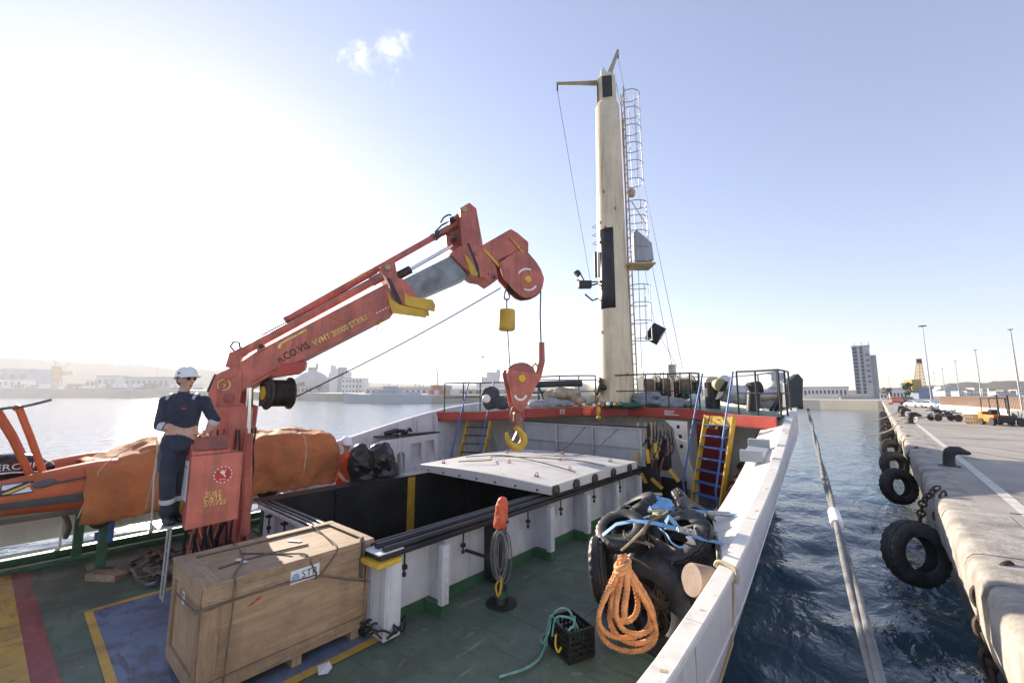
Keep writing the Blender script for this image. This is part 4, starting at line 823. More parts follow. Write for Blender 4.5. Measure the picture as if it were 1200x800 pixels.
for s in 'rl':
    band(man, J[s+'e'], J[s+'w'], .12, .06); band(man, J[s+'k'], J[s+'a'], .55, .08)
    c = J[s+'s']; k = MB(); k.tube([c+(Vector((J['neck'].x, J['neck'].y, c.z))-c)*.3+fr*(.1*math.sin(t))+up*(.088*math.cos(t)) for t in np.linspace(-1.3, 1.25, 9)], .017, 6); k.build('shoulder_band', 'reflective', man, smooth=60)
k = MB(); k.box((0, 0, 0), (.05, .006, .016), M=Matrix.Translation(J['chest']+fr*.128+side*.06) @ Matrix((side, fr, up)).transposed().to_4x4()); k.build('chest_badge', 'print_red', man)
k = MB(); k.tube([J['ls'].lerp(J['rs'], .38)+fr*.06+up*.05, J['neck']+fr*.07-up*.03, J['ls'].lerp(J['rs'], .62)+fr*.06+up*.05], .014, 6); k.build('collar', 'navy_cloth', man, smooth=60)
k = MB(); k.tube([J['rhip']-side*.08+up*.02, J['rhip']-side*.12-up*.1, J['rhip']-side*.1-up*.3], .012, 6); k.build('lanyard', 'rope_grey', man, smooth=60)
# second worker, orange jacket, beyond the hold
J2 = dict(head=(-9.22, 5.0, 1.66), neck=(-9.22, 5.0, 1.5), chest=(-9.2, 5.0, 1.29), belly=(-9.2, 5.0, 1.05), pelvis=(-9.22, 5, .9), rs=(-9.2, 4.82, 1.39), re=(-9.08, 4.74, 1.1), rw=(-8.9, 4.8, .95), rh=(-8.84, 4.84, .93), ls=(-9.2, 5.18, 1.39), le=(-9.08, 5.28, 1.12), lw=(-8.92, 5.2, .98), lh=(-8.86, 5.16, .96),
          rhip=(-9.22, 4.91, .87), rk=(-9.15, 4.9, .46), ra=(-9.25, 4.88, .1), rt=(-9.08, 4.88, .045), lhip=(-9.22, 5.1, .87), lk=(-9.15, 5.1, .46), la=(-9.25, 5.12, .1), lt=(-9.08, 5.12, .045))
w2 = person('person', (-9.22, 5, 0), J2, 'worker in bright orange jacket and white helmet standing beyond the open hold', 'orange_cloth', (1, -.1, -.25), .014)
# step ladder under the operator
lad = thing('operator_step', (-6.6, 1.37, .37), 'small steel step ladder hanging below the crane operator', 'ladder')
for x in (-6.69, -6.55):
    k = MB(); k.tube([(x, 1.36, 1.26), (x, 1.35, .38)], .013, 8); k.build('stringer', 'steel_galv', lad, smooth=60)
for z in (.39, .66, .93, 1.2):
    k = MB(); k.tube([(-6.69, 1.355, z), (-6.55, 1.355, z)], .012, 8); k.build('rung', 'steel_galv', lad, smooth=60)
k = MB(); k.bx(-6.85, -6.4, 1.2, 1.5, 1.235, 1.26); k.build('foot_plate', 'steel_galv', lad, bev=.005)
k = MB(); k.tube([(-6.7, 1.5, 1.24), (-7.1, 1.9, 1.2)], .03, 8); k.build('bracket_arm', 'crane_red_worn', lad)
k = MB(); k.tube([(-6.83, 1.22, 1.25), (-6.83, 1.2, 1.8), (-6.82, 1.3, 2.4)], .012, 8); k.build('grab_rail', 'steel_galv', lad, smooth=60)
# ================================================================== wooden crate on deck
KX0, KX1, KY0, KY1, KZ0, KZ1 = -5.83, -4.77, 1.27, 3.0, .1, 1.05
crate = thing('wooden_crate', ((KX0+KX1)/2, (KY0+KY1)/2, 0), 'large plywood shipping crate framed with boards and tied with rope on the blue deck patch', 'crate')
k = MB(); k.bx(KX0+.02, KX1-.02, KY0+.02, KY1-.02, KZ0+.01, KZ1-.03); k.build('ply_panel', 'ply', crate)
k = MB(); k.bx(KX0+.03, KX1-.03, KY0+.012, KY0+.03, KZ0+.02, KZ1-.04); k.build('end_panel', 'ply_end', crate)
def board(x0, x1, y0, y1, z0, z1, m):
    j = lambda: random.uniform(-.003, .003); k = MB(); k.bx(x0+j(), x1+j(), y0+j(), y1+j(), z0+j(), z1+j()); return k.build('board', m, crate, bev=.004)
for x0, x1 in ((KX1-.02, KX1+.012), (KX0-.012, KX0+.02)):
    board(x0, x1, KY0, KY1, KZ1-.17, KZ1-.012, 'board_y'); board(x0, x1, KY0, KY1, KZ0, KZ0+.12, 'board_y')
    board(x0, x1, KY0+.001, KY0+.15, KZ0+.122, KZ1-.172, 'board_z'); board(x0, x1, KY1-.1, KY1-.001, KZ0+.122, KZ1-.172, 'board_z')
for y0, y1 in ((KY0-.014, KY0+.014), (KY1-.014, KY1+.014)):
    board(KX0+.02, KX1-.021, y0, y1, KZ1-.15, KZ1-.014, 'board_x'); board(KX0+.02, KX1-.021, y0, y1, KZ0+.002, KZ0+.15, 'board_x')
    board(KX0+.02, KX0+.12, y0, y1, KZ0+.153, KZ1-.153, 'board_z'); board(KX1-.13, KX1-.021, y0, y1, KZ0+.153, KZ1-.153, 'board_z')
board(KX1-.12, KX1+.014, KY0+.15, KY1, KZ1-.008, KZ1+.014, 'board_y'); board(KX0-.012, KX0+.1, KY0+.15, KY1, KZ1-.008, KZ1+.014, 'board_y')
board(KX0-.014, KX1+.016, KY0-.02, KY0+.145, KZ1-.008, KZ1+.018, 'board_x'); board(KX0+.1, KX1-.12, KY1-.1, KY1, KZ1-.008, KZ1+.012, 'board_x')
k = MB(); k.bx(KX0+.1, KX1-.12, KY0+.15, KY1-.1, KZ1-.028, KZ1-.014); k.build('lid_panel', 'ply', crate)
for y in (1.5, 2.1, 2.75):
    k = MB(); k.bx(KX0+.01, KX1+.005, y, y+.1, .008, KZ0-.001); k.build('skid', 'board_x', crate, bev=.004)
for i in range(46):                                                     # nail heads
    y = random.uniform(KY0+.03, KY1-.03); z = random.choice([KZ1-.14, KZ1-.05, KZ0+.03, KZ0+.09]); k = MB(); k.lathe([(0, 0), (.005, 0), (.004, .003), (0, .003)], 6, basis((KX1+.012, y, z), (1, 0, 0))); k.build('nail', 'dark_grease', crate)
XM2 = lambda y, z, e=0, rot=0: basis((KX1+.006+e, y, z), (1, 0, 0), (0, math.cos(rot), math.sin(rot)))
lm = XM2(2.18, .905, .012, .02)
k = MB(); k.box((0, 0, 0), (.3, .135, .002), M=lm); k.build('label_sheet', 'paper', crate)
text('lettering', 'STR', .1, lm @ Matrix.Translation((.045, .0, .002)), 'lettering_navy', crate, .0006, 1.05)
k = MB(); k.lathe([(0, 0), (.04, 0), (.04, .001), (0, .001)], 20, lm @ Matrix.Translation((-.1, -.01, .0015))); k.build('print_globe', 'print_blue', crate)
for i in range(3):
    k = MB(); k.box((-.1+.004*i, -.03+.02*i, .003), (.06, .005, .0005), M=lm); k.build('print_line', 'lettering_white', crate)
for y0, z0, l, a in ((1.72, .78, .09, .3), (1.68, .76, .06, .2), (1.75, .8, .05, .25)):
    k = MB(); k.box((0, 0, 0), (l, .012, .001), M=basis((KX1-.018, y0, z0), (1, 0, 0), (0, math.cos(a), math.sin(a)))); k.build('red_mark', 'print_red', crate)
k = MB(); k.box((0, 0, 0), (.09, .11, .002), M=basis((-5.42, KY0+.009, .78), (0, -1, 0))); k.build('label_sheet', 'paper', crate)
text('lettering', 'DEX\n:|:.', .03, basis((-5.42, KY0+.007, .785), (0, -1, 0)), 'lettering_navy', crate, .0005)
def rope(name, pts, r, m, par=None, n=6, sub=6, **kw):
    P = [Vector(p) for p in pts]; out = []
    for i in range(len(P)-1):
        p0, p1, p2, p3 = P[max(i-1, 0)], P[i], P[i+1], P[min(i+2, len(P)-1)]
        for t in np.linspace(0, 1, sub, endpoint=False):
            out.append(.5*((2*p1)+(p2-p0)*t+(2*p0-5*p1+4*p2-p3)*t*t+(3*p1-p0-3*p2+p3)*t**3))
    out.append(P[-1]); k = MB(); k.tube(out, r, n); return k.build(name, m, par, smooth=60, **kw)
tie = thing('crate_lashing', (-5.3, 2.1, 1.06), 'thin brown rope tied around the plywood crate', 'rope')
zt = KZ1+.026; xf = KX1+.022
for pts in ([(xf, 1.48, .12), (xf, 1.5, .6), (xf, 1.52, 1.0), (KX1-.06, 1.53, zt), (-5.3, 1.75, zt-.03), (KX0+.05, 1.8, zt), (KX0-.03, 1.8, .7)],
            [(-5.6, KY0-.03, .8), (KX1-.1, KY0-.032, .84), (xf, KY0-.02, .86), (xf, 1.6, .87), (xf, 2.2, .86), (xf, 2.32, .84), (xf, 2.7, .68), (xf+.01, 3.03, .55)],
            [(-5.5, 1.78, zt-.03), (-5.1, 2.1, zt-.03), (KX1-.05, 2.2, zt), (xf, 2.24, .98), (xf+.004, 2.3, .86)],
            [(KX0+.05, 2.7, zt), (-5.4, 2.68, zt-.03), (KX1-.05, 2.55, zt), (xf, 2.5, 1.0), (xf+.002, 2.36, .86), (xf+.006, 2.28, .82)],
            [(-5.2, 1.5, zt-.03), (-5.25, 1.9, zt-.03), (-5.2, 2.4, zt-.03)]):
    rope('rope_run', pts, .009, 'rope_brown', tie)
for c, a in (((-5.25, 1.72, KZ1-.005), .2), ((-5.45, 2.35, KZ1-.005), .5)):
    k = MB(); k.box(c, (.17, .05, .004), a); k.build('tape_scrap', 'paper', label=('white tape scrap on the shaded end of the crate lid', 'white tape scrap on the sunlit end of the crate lid')[c[1] > 2], cat='tape')
pp = MB(); pp.add([(-4.600, 2.290, 0.010), (-4.550, 2.390, 0.030), (-4.460, 2.380, 0.010), (-4.400, 2.300, 0.010), (-4.430, 2.220, 0.020)], [(0, 1, 4), (1, 2, 4), (2, 3, 4)]); pp.build('paper_scrap', 'paper', label='crumpled white paper lying on green deck beside the crate', cat='paper')
heap = thing('rope_heap', (-5.0, 3.0, .02), 'tangle of dark hoses on blue deck behind the crate corner', 'hose')
for i in range(12):
    a = random.uniform(0, 6.28); c = Vector((-4.6+random.uniform(-.18, .1), 3.1+random.uniform(-.16, .08), .05)); rope('hose', [c+Vector((.16*math.cos(a+t)*random.uniform(.7, 1.2), .12*math.sin(a+t), random.uniform(-.02, .14))) for t in np.linspace(0, 4, 6)], .012, 'hose', heap)
# ================================================================== hatch cover
hc = thing('hatch_cover', (-6.25, 7.95, 1.03), 'white steel hatch cover panel lying across the open hold', 'hatch cover')
HC = (-8.05, -4.38, 6.2, 9.75); k = MB(); rows = []
for x in np.linspace(HC[0], HC[1], 9):
    t = (x-HC[0])/(HC[1]-HC[0]); zc = 1.21+.05*math.sin(math.pi*t)
    rows.append([(x, HC[2], 1.06), (x, HC[2], zc-.015), (x, HC[2]+.02, zc), (x, 7.9, zc+.03), (x, HC[3]-.02, zc), (x, HC[3], zc-.015), (x, HC[3], 1.06)])
k.loft(rows); k.build('cover_plate', 'hatch_white', hc, smooth=20)
for i, y in enumerate((6.32, 7.0, 7.7, 8.5, 9.3)):
    k = MB(); k.lathe([(0, 0), (.03, 0), (.09, .0), (.1, .015), (.1, .035), (.07, .04), (.03, .06), (0, .06)], 18, basis((HC[1]+.002, y, 1.12), (1, 0, 0))); k.build('wheel', 'dark_grease', hc, smooth=35)
for x, y in ((-7.6, 6.5), (-5.0, 6.6), (-4.9, 7.6), (-7.5, 8.6), (-4.8, 9.2), (-6.2, 9.3), (-6.3, 7.3), (-5.6, 8.3)):
    t = (x-HC[0])/(HC[1]-HC[0]); z = 1.23+.05*math.sin(math.pi*t); k = MB(); k.tube([(x+.035*math.cos(a), y, z+.028+.035*math.sin(a)) for a in np.linspace(0, 6.28, 14, endpoint=False)], .009, 6, closed=True); k.box((x, y, z-.002), (.08, .06, .016)); k.build('lifting_ring', 'crane_red_worn', hc, smooth=60)
for x in np.linspace(HC[0]+.3, HC[1]-.3, 7):
    k = MB(); k.box((x, HC[2]-.008, 1.11), (.04, .016, .03)); k.build('edge_cleat', 'dark_grease', hc)
ln = thing('cover_ropes', (-6, 8, 1.33), 'dark thin ropes trailing over the white hatch cover', 'rope')
for pts in ([(-7.2, 6.6, 1.3), (-6.6, 7.0, 1.345), (-6.9, 7.4, 1.35), (-6.2, 7.8, 1.355), (-5.2, 8.2, 1.34), (-4.5, 8.4, 1.27)], [(-7.6, 7.2, 1.3), (-6.8, 7.7, 1.355), (-5.6, 7.5, 1.345), (-4.6, 7.35, 1.27)], [(-6.6, 8.6, 1.345), (-6.4, 9.6, 1.33), (-6.2, 10.5, 1.9)], [(-5.9, 8.5, 1.345), (-5.6, 9.6, 1.33), (-5.2, 10.5, 1.9)]):
    rope('rope_run', pts, .012, 'rope_brown', ln)
# post with orange bag and coil beside the coaming
pt = thing('deck_post', (-4.02, 4.5, 0), 'black deck post with an orange bag over its top beside the coaming', 'post')
k = MB(); k.lathe([(0, 0), (.21, 0), (.21, .015), (.1, .02), (.085, .16), (.075, .18), (.07, 1.25), (.05, 1.3), (0, 1.3)], 16, Matrix.Translation((-4.02, 4.5, .008))); k.build('post_tube', 'black_steel', pt, smooth=40)
k = MB(); k.lathe([(.0, 0), (.22, 0), (.22, .012), (0, .012)], 4, Matrix.Translation((-4.02, 4.5, 0.001))); k.build('base_plate', 'green_paint', pt)
k = MB(); k.lathe([(.076, .0), (.09, .002), (.094, .15), (.076, .152)], 16, Matrix.Translation((-4.02, 4.5, .03)), closed=True); k.build('green_sleeve', 'green_paint', pt, smooth=40)
mb = MB(); mb.ball((-4.02, 4.5, 1.3), (.08, .08, .1)); mb.tube([(-4.02, 4.5, 1.3), (-4.02, 4.5, 1.12), (-4.03, 4.49, .98)], [.085, .1, .088], 12); mb.ball((-4.0, 4.46, 1.12), (.09, .07, .12)); rm = remesh(mb, .014, 3, .022, 9); rm.build('orange_bag', 'bag_orange', pt, smooth=180, weld=False)
pc = thing('post_rope_coil', (-4.0, 4.4, .35), 'grey rope coil hanging on the black deck post', 'rope coil')
for i in range(9):
    a = .05*random.uniform(-1, 1); w_ = .055+.05*random.random(); l = .5+.16*random.random(); cx, cy = -3.95+random.uniform(-.03, .05), 4.41+random.uniform(-.03, .03)
    rope('coil_loop', [(cx+w_*math.sin(t)*.8, cy+w_*math.sin(t)*.6+a, .98-l/2+l/2*math.cos(t)) for t in np.linspace(0, 6.28, 13)], .011, 'rope_grey', pc, sub=3)
rope('yellow_strap', [(-3.93, 4.4, .42), (-3.9, 4.36, .3), (-3.93, 4.34, .18), (-3.99, 4.36, .28), (-3.96, 4.4, .36)], .014, 'yellow_paint', pc)
# plastic crate with green rope
mc = thing('plastic_crate', (-2.76, 4.2, 0), 'black slatted plastic crate with pale green rope spilling out of it', 'crate')
Mc = Matrix.Translation((-2.74, 4.22, .012)) @ Matrix.Rotation(R(-22), 4, 'Z'); a_, b_, h_ = .2, .16, .3
def mbx(x0, x1, y0, y1, z0, z1, nm='slat'):
    k = MB(); k.box(((x0+x1)/2, (y0+y1)/2, (z0+z1)/2), (x1-x0, y1-y0, z1-z0), M=Mc); k.build(nm, 'plastic_black', mc)
mbx(-a_, a_, -b_, b_, 0, .012, 'bottom')
for s_ in (-1, 1):
    for z0, z1 in ((.0, .05), (.08, .105), (.135, .16), (.19, .215), (.25, .3)):
        mbx(-a_, a_, s_*b_-.008, s_*b_+.008, z0, z1); mbx(s_*a_-.008, s_*a_+.008, -b_, b_, z0, z1)
    for x in np.linspace(-a_, a_, 9): mbx(x-.008, x+.008, s_*b_-.01, s_*b_+.01, .02, .28, 'rib')
    for y in np.linspace(-b_, b_, 7): mbx(s_*a_-.01, s_*a_+.01, y-.008, y+.008, .02, .28, 'rib')
gr = thing('green_rope', (-2.8, 4.1, .02), 'pale green rope looped in the black plastic crate and trailing on deck', 'rope')
for pts in ([(0, 0, .1), (-.1, -.1, .26), (-.14, -.17, .33), (-.16, -.2, .2), (-.16, -.22, .06), (-.1, -.3, .02), (.0, -.42, .015), (.06, -.62, .015), (.05, -.9, .015)], [(.08, .02, .15), (.02, .0, .38), (-.1, -.05, .4), (-.14, -.15, .32), (-.12, -.21, .18), (-.2, -.24, .03), (-.34, -.16, .015), (-.36, .02, .02), (-.24, .1, .03)],
            [(.14, .05, .1), (.12, -.02, .34), (.03, -.1, .38), (-.06, -.16, .33), (-.08, -.19, .15)], [(-.05, .08, .12), (.05, .02, .36), (.15, -.06, .34), (.16, -.15, .31)]):
    rope('rope_run', [Mc @ Vector(p) for p in pts], .012, 'rope_green', gr)
rope('rope_run', [Mc @ Vector(p) for p in ((-.02, -.18, .2), (.0, -.2, .1), (.05, -.2, .06), (.09, -.19, .12))], .012, 'sticker_yellow', gr)
# ================================================================== tyres
TY = {}
def tyre_data(kind, m):
    if kind in TY: return TY[kind]
    p = [(.27, -.115), (.30, -.13), (.36, -.138), (.43, -.135), (.475, -.115), (.495, -.09)]
    for z in np.linspace(-.075, .075, 6)[:-1]: p += [(.5, z), (.5, z+.016), (.482, z+.019), (.482, z+.028)]
    p += [(.495, .09), (.475, .115), (.43, .135), (.36, .138), (.30, .13), (.27, .115), (.262, .1), (.29, .08), (.42, .06), (.44, 0), (.42, -.06), (.29, -.08), (.262, -.1)]
    k = MB(); k.lathe(p, 96, closed=True); np_ = len(p)
    for i, v in enumerate(k.v):
        r_ = math.hypot(v[0], v[1]); q = (i//np_) % 4
        if r_ > .47 and abs(v[2]) > .06 and q in ((0, 1) if v[2] > 0 else (2, 3)): f_ = (r_-.016)/r_; k.v[i] = (v[0]*f_, v[1]*f_, v[2])
    o = k.build('tyre_proto', m, smooth=35); TY[kind] = o.data; bpy.data.objects.remove(o); return TY[kind]
def tyre(c, ax, D, label, group, kind='rubber', wide=1.0, name='tyre'):
    o = bpy.data.objects.new(name, tyre_data(kind, kind)); COL.objects.link(o); o.matrix_world = basis(c, ax) @ Matrix.Diagonal((D, D, D*wide, 1)); tag(o, label, 'tyre', group); ORG[o.name] = Vector(); return o
G = 'old tyres heaped by the starboard bulwark'
PT = [((-2.091, 4.983, 0.368), (-.25, -.95, .22), 1.12, 1.0, 'large worn tyre facing forward of the heap behind the orange rope coil'),
      ((-2.126, 5.741, 0.539), (.2, -.7, .7), 1.2, 1.3, 'biggest smooth black tyre in the middle of the tyre heap'),
      ((-2.735, 4.960, 0.628), (.86, .3, .15), .78, .9, 'upright tyre seen edge on at the left side of the heap'),
      ((-2.567, 5.168, 1.071), (-.05, -.5, .85), .66, 1.0, 'small tyre lying tilted on the left top of the heap with its hole showing'),
      ((-1.909, 5.401, 1.069), (-.3, -.55, .78), .8, .9, 'tilted tyre with netting in its hole under the blue strap'),
      ((-2.707, 5.838, 1.140), (-.5, -.2, .8), .8, 1.0, 'tyre at the back left of the heap under the blue cloth'),
      ((-1.910, 6.253, 1.059), (.62, .1, .75), .8, .8, 'tyre leaning against the bulwark at the right of the heap'),
      ((-2.190, 6.540, 1.182), (.7, .3, .6), .55, 1.0, 'smallest tyre on the far top of the heap'),
      ((-2.541, 5.650, 0.118), (.1, -.3, .95), 1.1, 1.2, 'flat lying tyre at the bottom of the heap'),
      ((-1.899, 5.869, 0.559), (.5, -.6, .6), .7, 1.0, 'tyre wedged low between the heap and the bulwark')]
for c, ax, Dm, wd_, lb in PT: tyre(c, ax, Dm, lb, G, 'rubber', wd_)
nt_ = thing('cargo_netting', (-2.125, 5.020, 0.382), 'rusty brown netting inside the front tyre of the heap', 'net')
for i in range(22):
    c = Vector((-2.091, 5.114, 0.387)); a = random.uniform(0, 6.28); rope('net_cord', [c+Vector((.26*math.cos(a)*u+random.uniform(-.05, .05), random.uniform(-.05, .08), .3*math.sin(a)*u+random.uniform(-.05, .05))) for u in (-1, -.4, .2, .9)], .007, 'rope_brown', nt_, n=4, sub=3)
# blue ratchet straps and cloth
def ribbon(name, pts, w, m, par, nrm=(0, 0, 1)):
    P = [Vector(p) for p in pts]; k = MB(); rows = []
    for i, p in enumerate(P):
        t = (P[min(i+1, len(P)-1)]-P[max(i-1, 0)]).normalized(); s = t.cross(Vector(nrm)).normalized()*w/2; u = s.cross(t).normalized()*.004
        rows.append([p-s-u, p+s-u, p+s+u, p-s+u])
    k.loft(rows); return k.build(name, m, par, smooth=30)
s1 = thing('ratchet_strap', (-1.760, 5.068, 1.228), 'blue ratchet strap with metal buckle pulled over the front of the tyre heap', 'strap')
ribbon('webbing', [(-2.702, 4.923, 1.051), (-2.545, 4.990, 1.198), (-2.339, 5.035, 1.267), (-2.116, 5.093, 1.276), (-1.924, 5.125, 1.257), (-1.777, 5.119, 1.240), (-1.600, 5.204, 1.173), (-1.439, 5.407, 1.110)], .055, 'strap_blue', s1, (-.2, -.5, .8))
k = MB(); k.box((0, 0, 0), (.2, .07, .05), M=Matrix.Translation((-1.743, 5.108, 1.259)) @ Matrix.Rotation(R(35), 4, 'Z') @ Matrix.Rotation(R(12), 4, 'Y')); k.build('buckle', 'steel_galv', s1, bev=.01)
for d in (-.07, .0, .07):
    k = MB(); k.tube([Vector((-1.736, 5.088, 1.284))+Vector((.75*d, .6*d, -.1*d)), Vector((-1.720, 5.036, 1.253))+Vector((.75*d, .6*d, -.1*d))], .01, 6); k.build('buckle_bar', 'steel_galv', s1)
ribbon('webbing_tail', [(-1.961, 5.094, 1.305), (-1.909, 5.072, 1.386), (-1.848, 5.059, 1.334), (-1.813, 5.089, 1.278)], .05, 'strap_blue', s1, (-.2, -.8, .4)); ribbon('webbing_tail', [(-1.717, 5.105, 1.200), (-1.675, 5.140, 1.126), (-1.662, 5.178, 1.074)], .05, 'hull_white', s1, (-.2, -.8, .4))
s2 = thing('ratchet_strap', (-1.802, 6.213, 1.220), 'pale blue strap with long ratchet fixed to the bulwark behind the tyre heap', 'strap')
ribbon('webbing', [(-2.397, 6.101, 1.280), (-2.134, 6.194, 1.212), (-1.878, 6.281, 1.193), (-1.628, 6.362, 1.187), (-1.458, 6.441, 1.190)], .06, 'strap_blue', s2, (-.2, -.5, .8))
k = MB(); k.box((0, 0, 0), (.3, .06, .05), M=Matrix.Translation((-1.698, 6.303, 1.209)) @ Matrix.Rotation(R(30), 4, 'Z')); k.build('ratchet_handle', 'steel_galv', s2, bev=.01)
mb = MB()
for px in ((-2.384, 5.850, 1.283), (-2.339, 5.954, 1.316), (-2.241, 5.906, 1.274), (-2.311, 5.781, 1.253)): mb.ball(px, (.12, .1, .07))
remesh(mb, .018, 2, .05, 8).build('blue_cloth', 'strap_blue', label='crumpled blue cloth bundle on top of the tyre heap', cat='cloth', smooth=180, weld=False)
lr = thing('heap_lashing', (-2.184, 5.101, 0.987), 'brown and white ropes lashing the tyre heap together', 'rope')
for pts, r_, m_ in (([(-2.397, 4.657, 0.962), (-2.219, 4.809, 0.915), (-2.050, 4.952, 0.795), (-1.910, 5.006, 0.869), (-1.881, 5.096, 0.915)], .012, 'rope_brown'), ([(-2.390, 4.795, 0.974), (-2.311, 4.862, 1.060), (-2.199, 4.957, 1.194), (-2.171, 5.046, 1.257)], .014, 'rope_cream'),
                   ([(-2.098, 6.093, 1.272), (-1.934, 6.101, 1.220), (-1.781, 5.969, 1.146), (-1.567, 5.757, 1.052)], .016, 'rope_cream'), ([(-2.736, 4.762, 0.903), (-2.682, 4.677, 0.697), (-2.615, 4.668, 0.480)], .016, 'rope_cream'), ([(-2.662, 5.745, 1.224), (-2.568, 5.824, 1.304), (-2.515, 6.001, 1.373), (-2.432, 6.203, 1.362)], .025, 'rope_cream'), ([(-2.214, 5.206, 1.303), (-2.094, 5.309, 1.313), (-1.954, 5.297, 1.301), (-1.908, 5.402, 1.307)], .018, 'rope_grey'), ([(-2.328, 6.423, 1.327), (-2.235, 6.502, 1.255), (-2.116, 6.341, 1.140)], .03, 'rope_brown')):
    rope('lashing_run', pts, r_, m_, lr)
rn_ = random.Random(11)
for i in range(16):
    c = Vector((-2.176, 5.370, 1.204))+Vector((rn_.uniform(-.55, .55), rn_.uniform(-.4, .5), rn_.uniform(-.15, .16))); q = [c]
    for j in range(4): q.append(q[-1]+Vector((rn_.uniform(-.16, .2), rn_.uniform(-.16, .16), rn_.uniform(-.08, .06))))
    rope('lashing_run', q, rn_.uniform(.007, .016), rn_.choice(['rope_cream', 'rope_brown', 'rope_grey', 'strap_blue', 'rope_brown']), lr, n=5, sub=4)
# orange rope coil: three strand rope, five hanging loops
oc = thing('orange_rope_coil', (-2.202, 4.495, 0.228), 'thick orange three strand rope coiled and hung on the tyre heap', 'rope coil')
rt_, tcm = Vector((.7615, .648, 0)), Vector((.45, -.89, 0)); top = Vector((-2.177, 4.345, 1.082))
def strand_rope(name, path, R0, m, par, pitch=.12):
    P = [Vector(p) for p in path]; L = [0]
    for a, b in zip(P, P[1:]): L.append(L[-1]+(b-a).length)
    for s_ in range(3):
        out = []
        for i, p in enumerate(P):
            t = (P[min(i+1, len(P)-1)]-P[max(i-1, 0)]).normalized(); u = t.cross(tcm).normalized(); v = t.cross(u); a = L[i]/pitch*2*math.pi+s_*2.094; out.append(p+(u*math.cos(a)+v*math.sin(a))*R0*.5)
        k = MB(); k.tube(out, R0*.56, 6); k.build(name, m, par, smooth=60)
for i, (w_, h_, dx, dd) in enumerate(((.6, .93, .06, .0), (.46, .86, .12, .06), (.54, .8, .0, .1), (.38, .74, .13, .12), (.27, .62, -.02, .02))):
    path = []
    for t in np.linspace(0, 2*math.pi, 96):
        sx = math.sin(t)*(1-math.cos(t))*.385*w_; sz = -(1-math.cos(t))/2*h_
        path.append(top+rt_*(sx+dx*(-sz)/h_+.012*i)+tcm*(dd*.5+.05*math.sin(t+i))+Vector((0, 0, sz)))
    strand_rope('rope_loop', path, .029, 'rope_orange', oc)
strand_rope('rope_tail', [top+rt_*(.04+.02*math.sin(q*5))+tcm*.14+Vector((0, 0, -.04-q*.5)) for q in np.linspace(0, 1, 30)], .034, 'rope_orange', oc)
for z in (-.05, -.1):
    k = MB(); k.tube([top+rt_*(.02+.07*math.cos(a))+tcm*(.06+.1*math.sin(a))+Vector((0, 0, z+.03*math.cos(a))) for a in np.linspace(0, 6.283, 20, endpoint=False)], .026, 8, closed=True); k.build('rope_turn', 'rope_orange', oc, smooth=60)
k = MB(); k.lathe([(0, 0), (.19, 0), (.2, .01), (.2, .28), (.19, .3), (0, .3)], 28, basis((-1.423, 4.856, 0.858), (-.55, -.8, .25)) @ Matrix.Scale(.8, 4))
k.build('drum', 'drum_brown', label='small brown drum wedged between the tyres and the bulwark', cat='drum', smooth=40)
rope('rail_lashing', [(-1.34, 4.75, 1.08), (-1.3, 4.72, 1.14), (-1.2, 4.68, 1.14), (-1.11, 4.62, 1.12), (-1.115, 4.6, 1.02)], .02, 'rope_cream', label='cream rope knotted over the bulwark rail next to the drum', cat='rope')
# ================================================================== rescue boat
boat = thing('rescue_boat', (-10.0, 1.8, .85), 'orange inflatable rescue boat with grey stripe sitting on the port side cradle', 'boat')
def btube(x, sgn):
    ys = np.linspace(-1.5, 4.9, 22); k = MB(); pts = []; rr = []
    for y in ys:
        t = (y+1.5)/6.4; bow = max(0, (t-.72)/.28); pts.append((x+(-10.05-x)*bow**2*.92, y, 1.36+.06*min(1, max(0, y))+.22*bow**1.5)); rr.append((.36 if y > .9 else max(.1, .245+.13*y))*(1-.25*bow))
    k.tube(pts, rr, 20); return k.build('buoyancy_tube', 'boat_orange', boat, smooth=60), pts, rr
t1, tp, tr = btube(-9.38, 1); t2, _, _ = btube(-10.75, -1)
k = MB(); A = np.linspace(R(-32), R(-8), 5); rows = []
for p, r_ in list(zip(tp, tr))[2:17]: rows.append([(p[0]+(r_+.008)*math.cos(a), p[1], p[2]+(r_+.008)*math.sin(a)) for a in A])
k.loft(rows, ring_closed=False); k.build('rubbing_strake', 'boat_grey', t1, smooth=60)
rope('grab_line', [(-9.12, .36, 1.54), (-9.08, .5, 1.54), (-9.03, .8, 1.58)], .016, 'boat_grey', t1)
k = MB(); k.lathe([(0, .0), (.06, .0), (.05, .02), (0, .02)], 16, basis((-9.11, .38, 1.54), (.88, -.1, .42)) @ Matrix.Diagonal((1, 2.0, 1, 1))); k.build('line_patch', 'boat_grey', t1, smooth=40)
lg = basis((-9.158, .13, 1.5), (.85, -.1, .45), (0, 1, 0))
k = MB(); k.box((0, 0, .004), (.3, .17, .003), M=lg); k.build('logo_plate', 'lettering_navy', t1)
for pl_, m_ in (([(-.14, .07), (.05, .07), (-.1, .0), (-.14, .0)], 'lettering_white'), ([(.14, -.07), (-.05, -.07), (.1, .0), (.14, .0)], 'lettering_white'), ([(-.13, -.045), (.0, .01), (.12, .06), (.12, .035), (.02, -.02), (-.06, -.06), (-.13, -.06)], 'sticker_yellow')):
    k = MB(); k.prism(pl_, .006, .0075, lambda a, b, t: lg @ Vector((a, b, t))); k.build('logo_mark', m_, t1)
k = MB(); rows = []
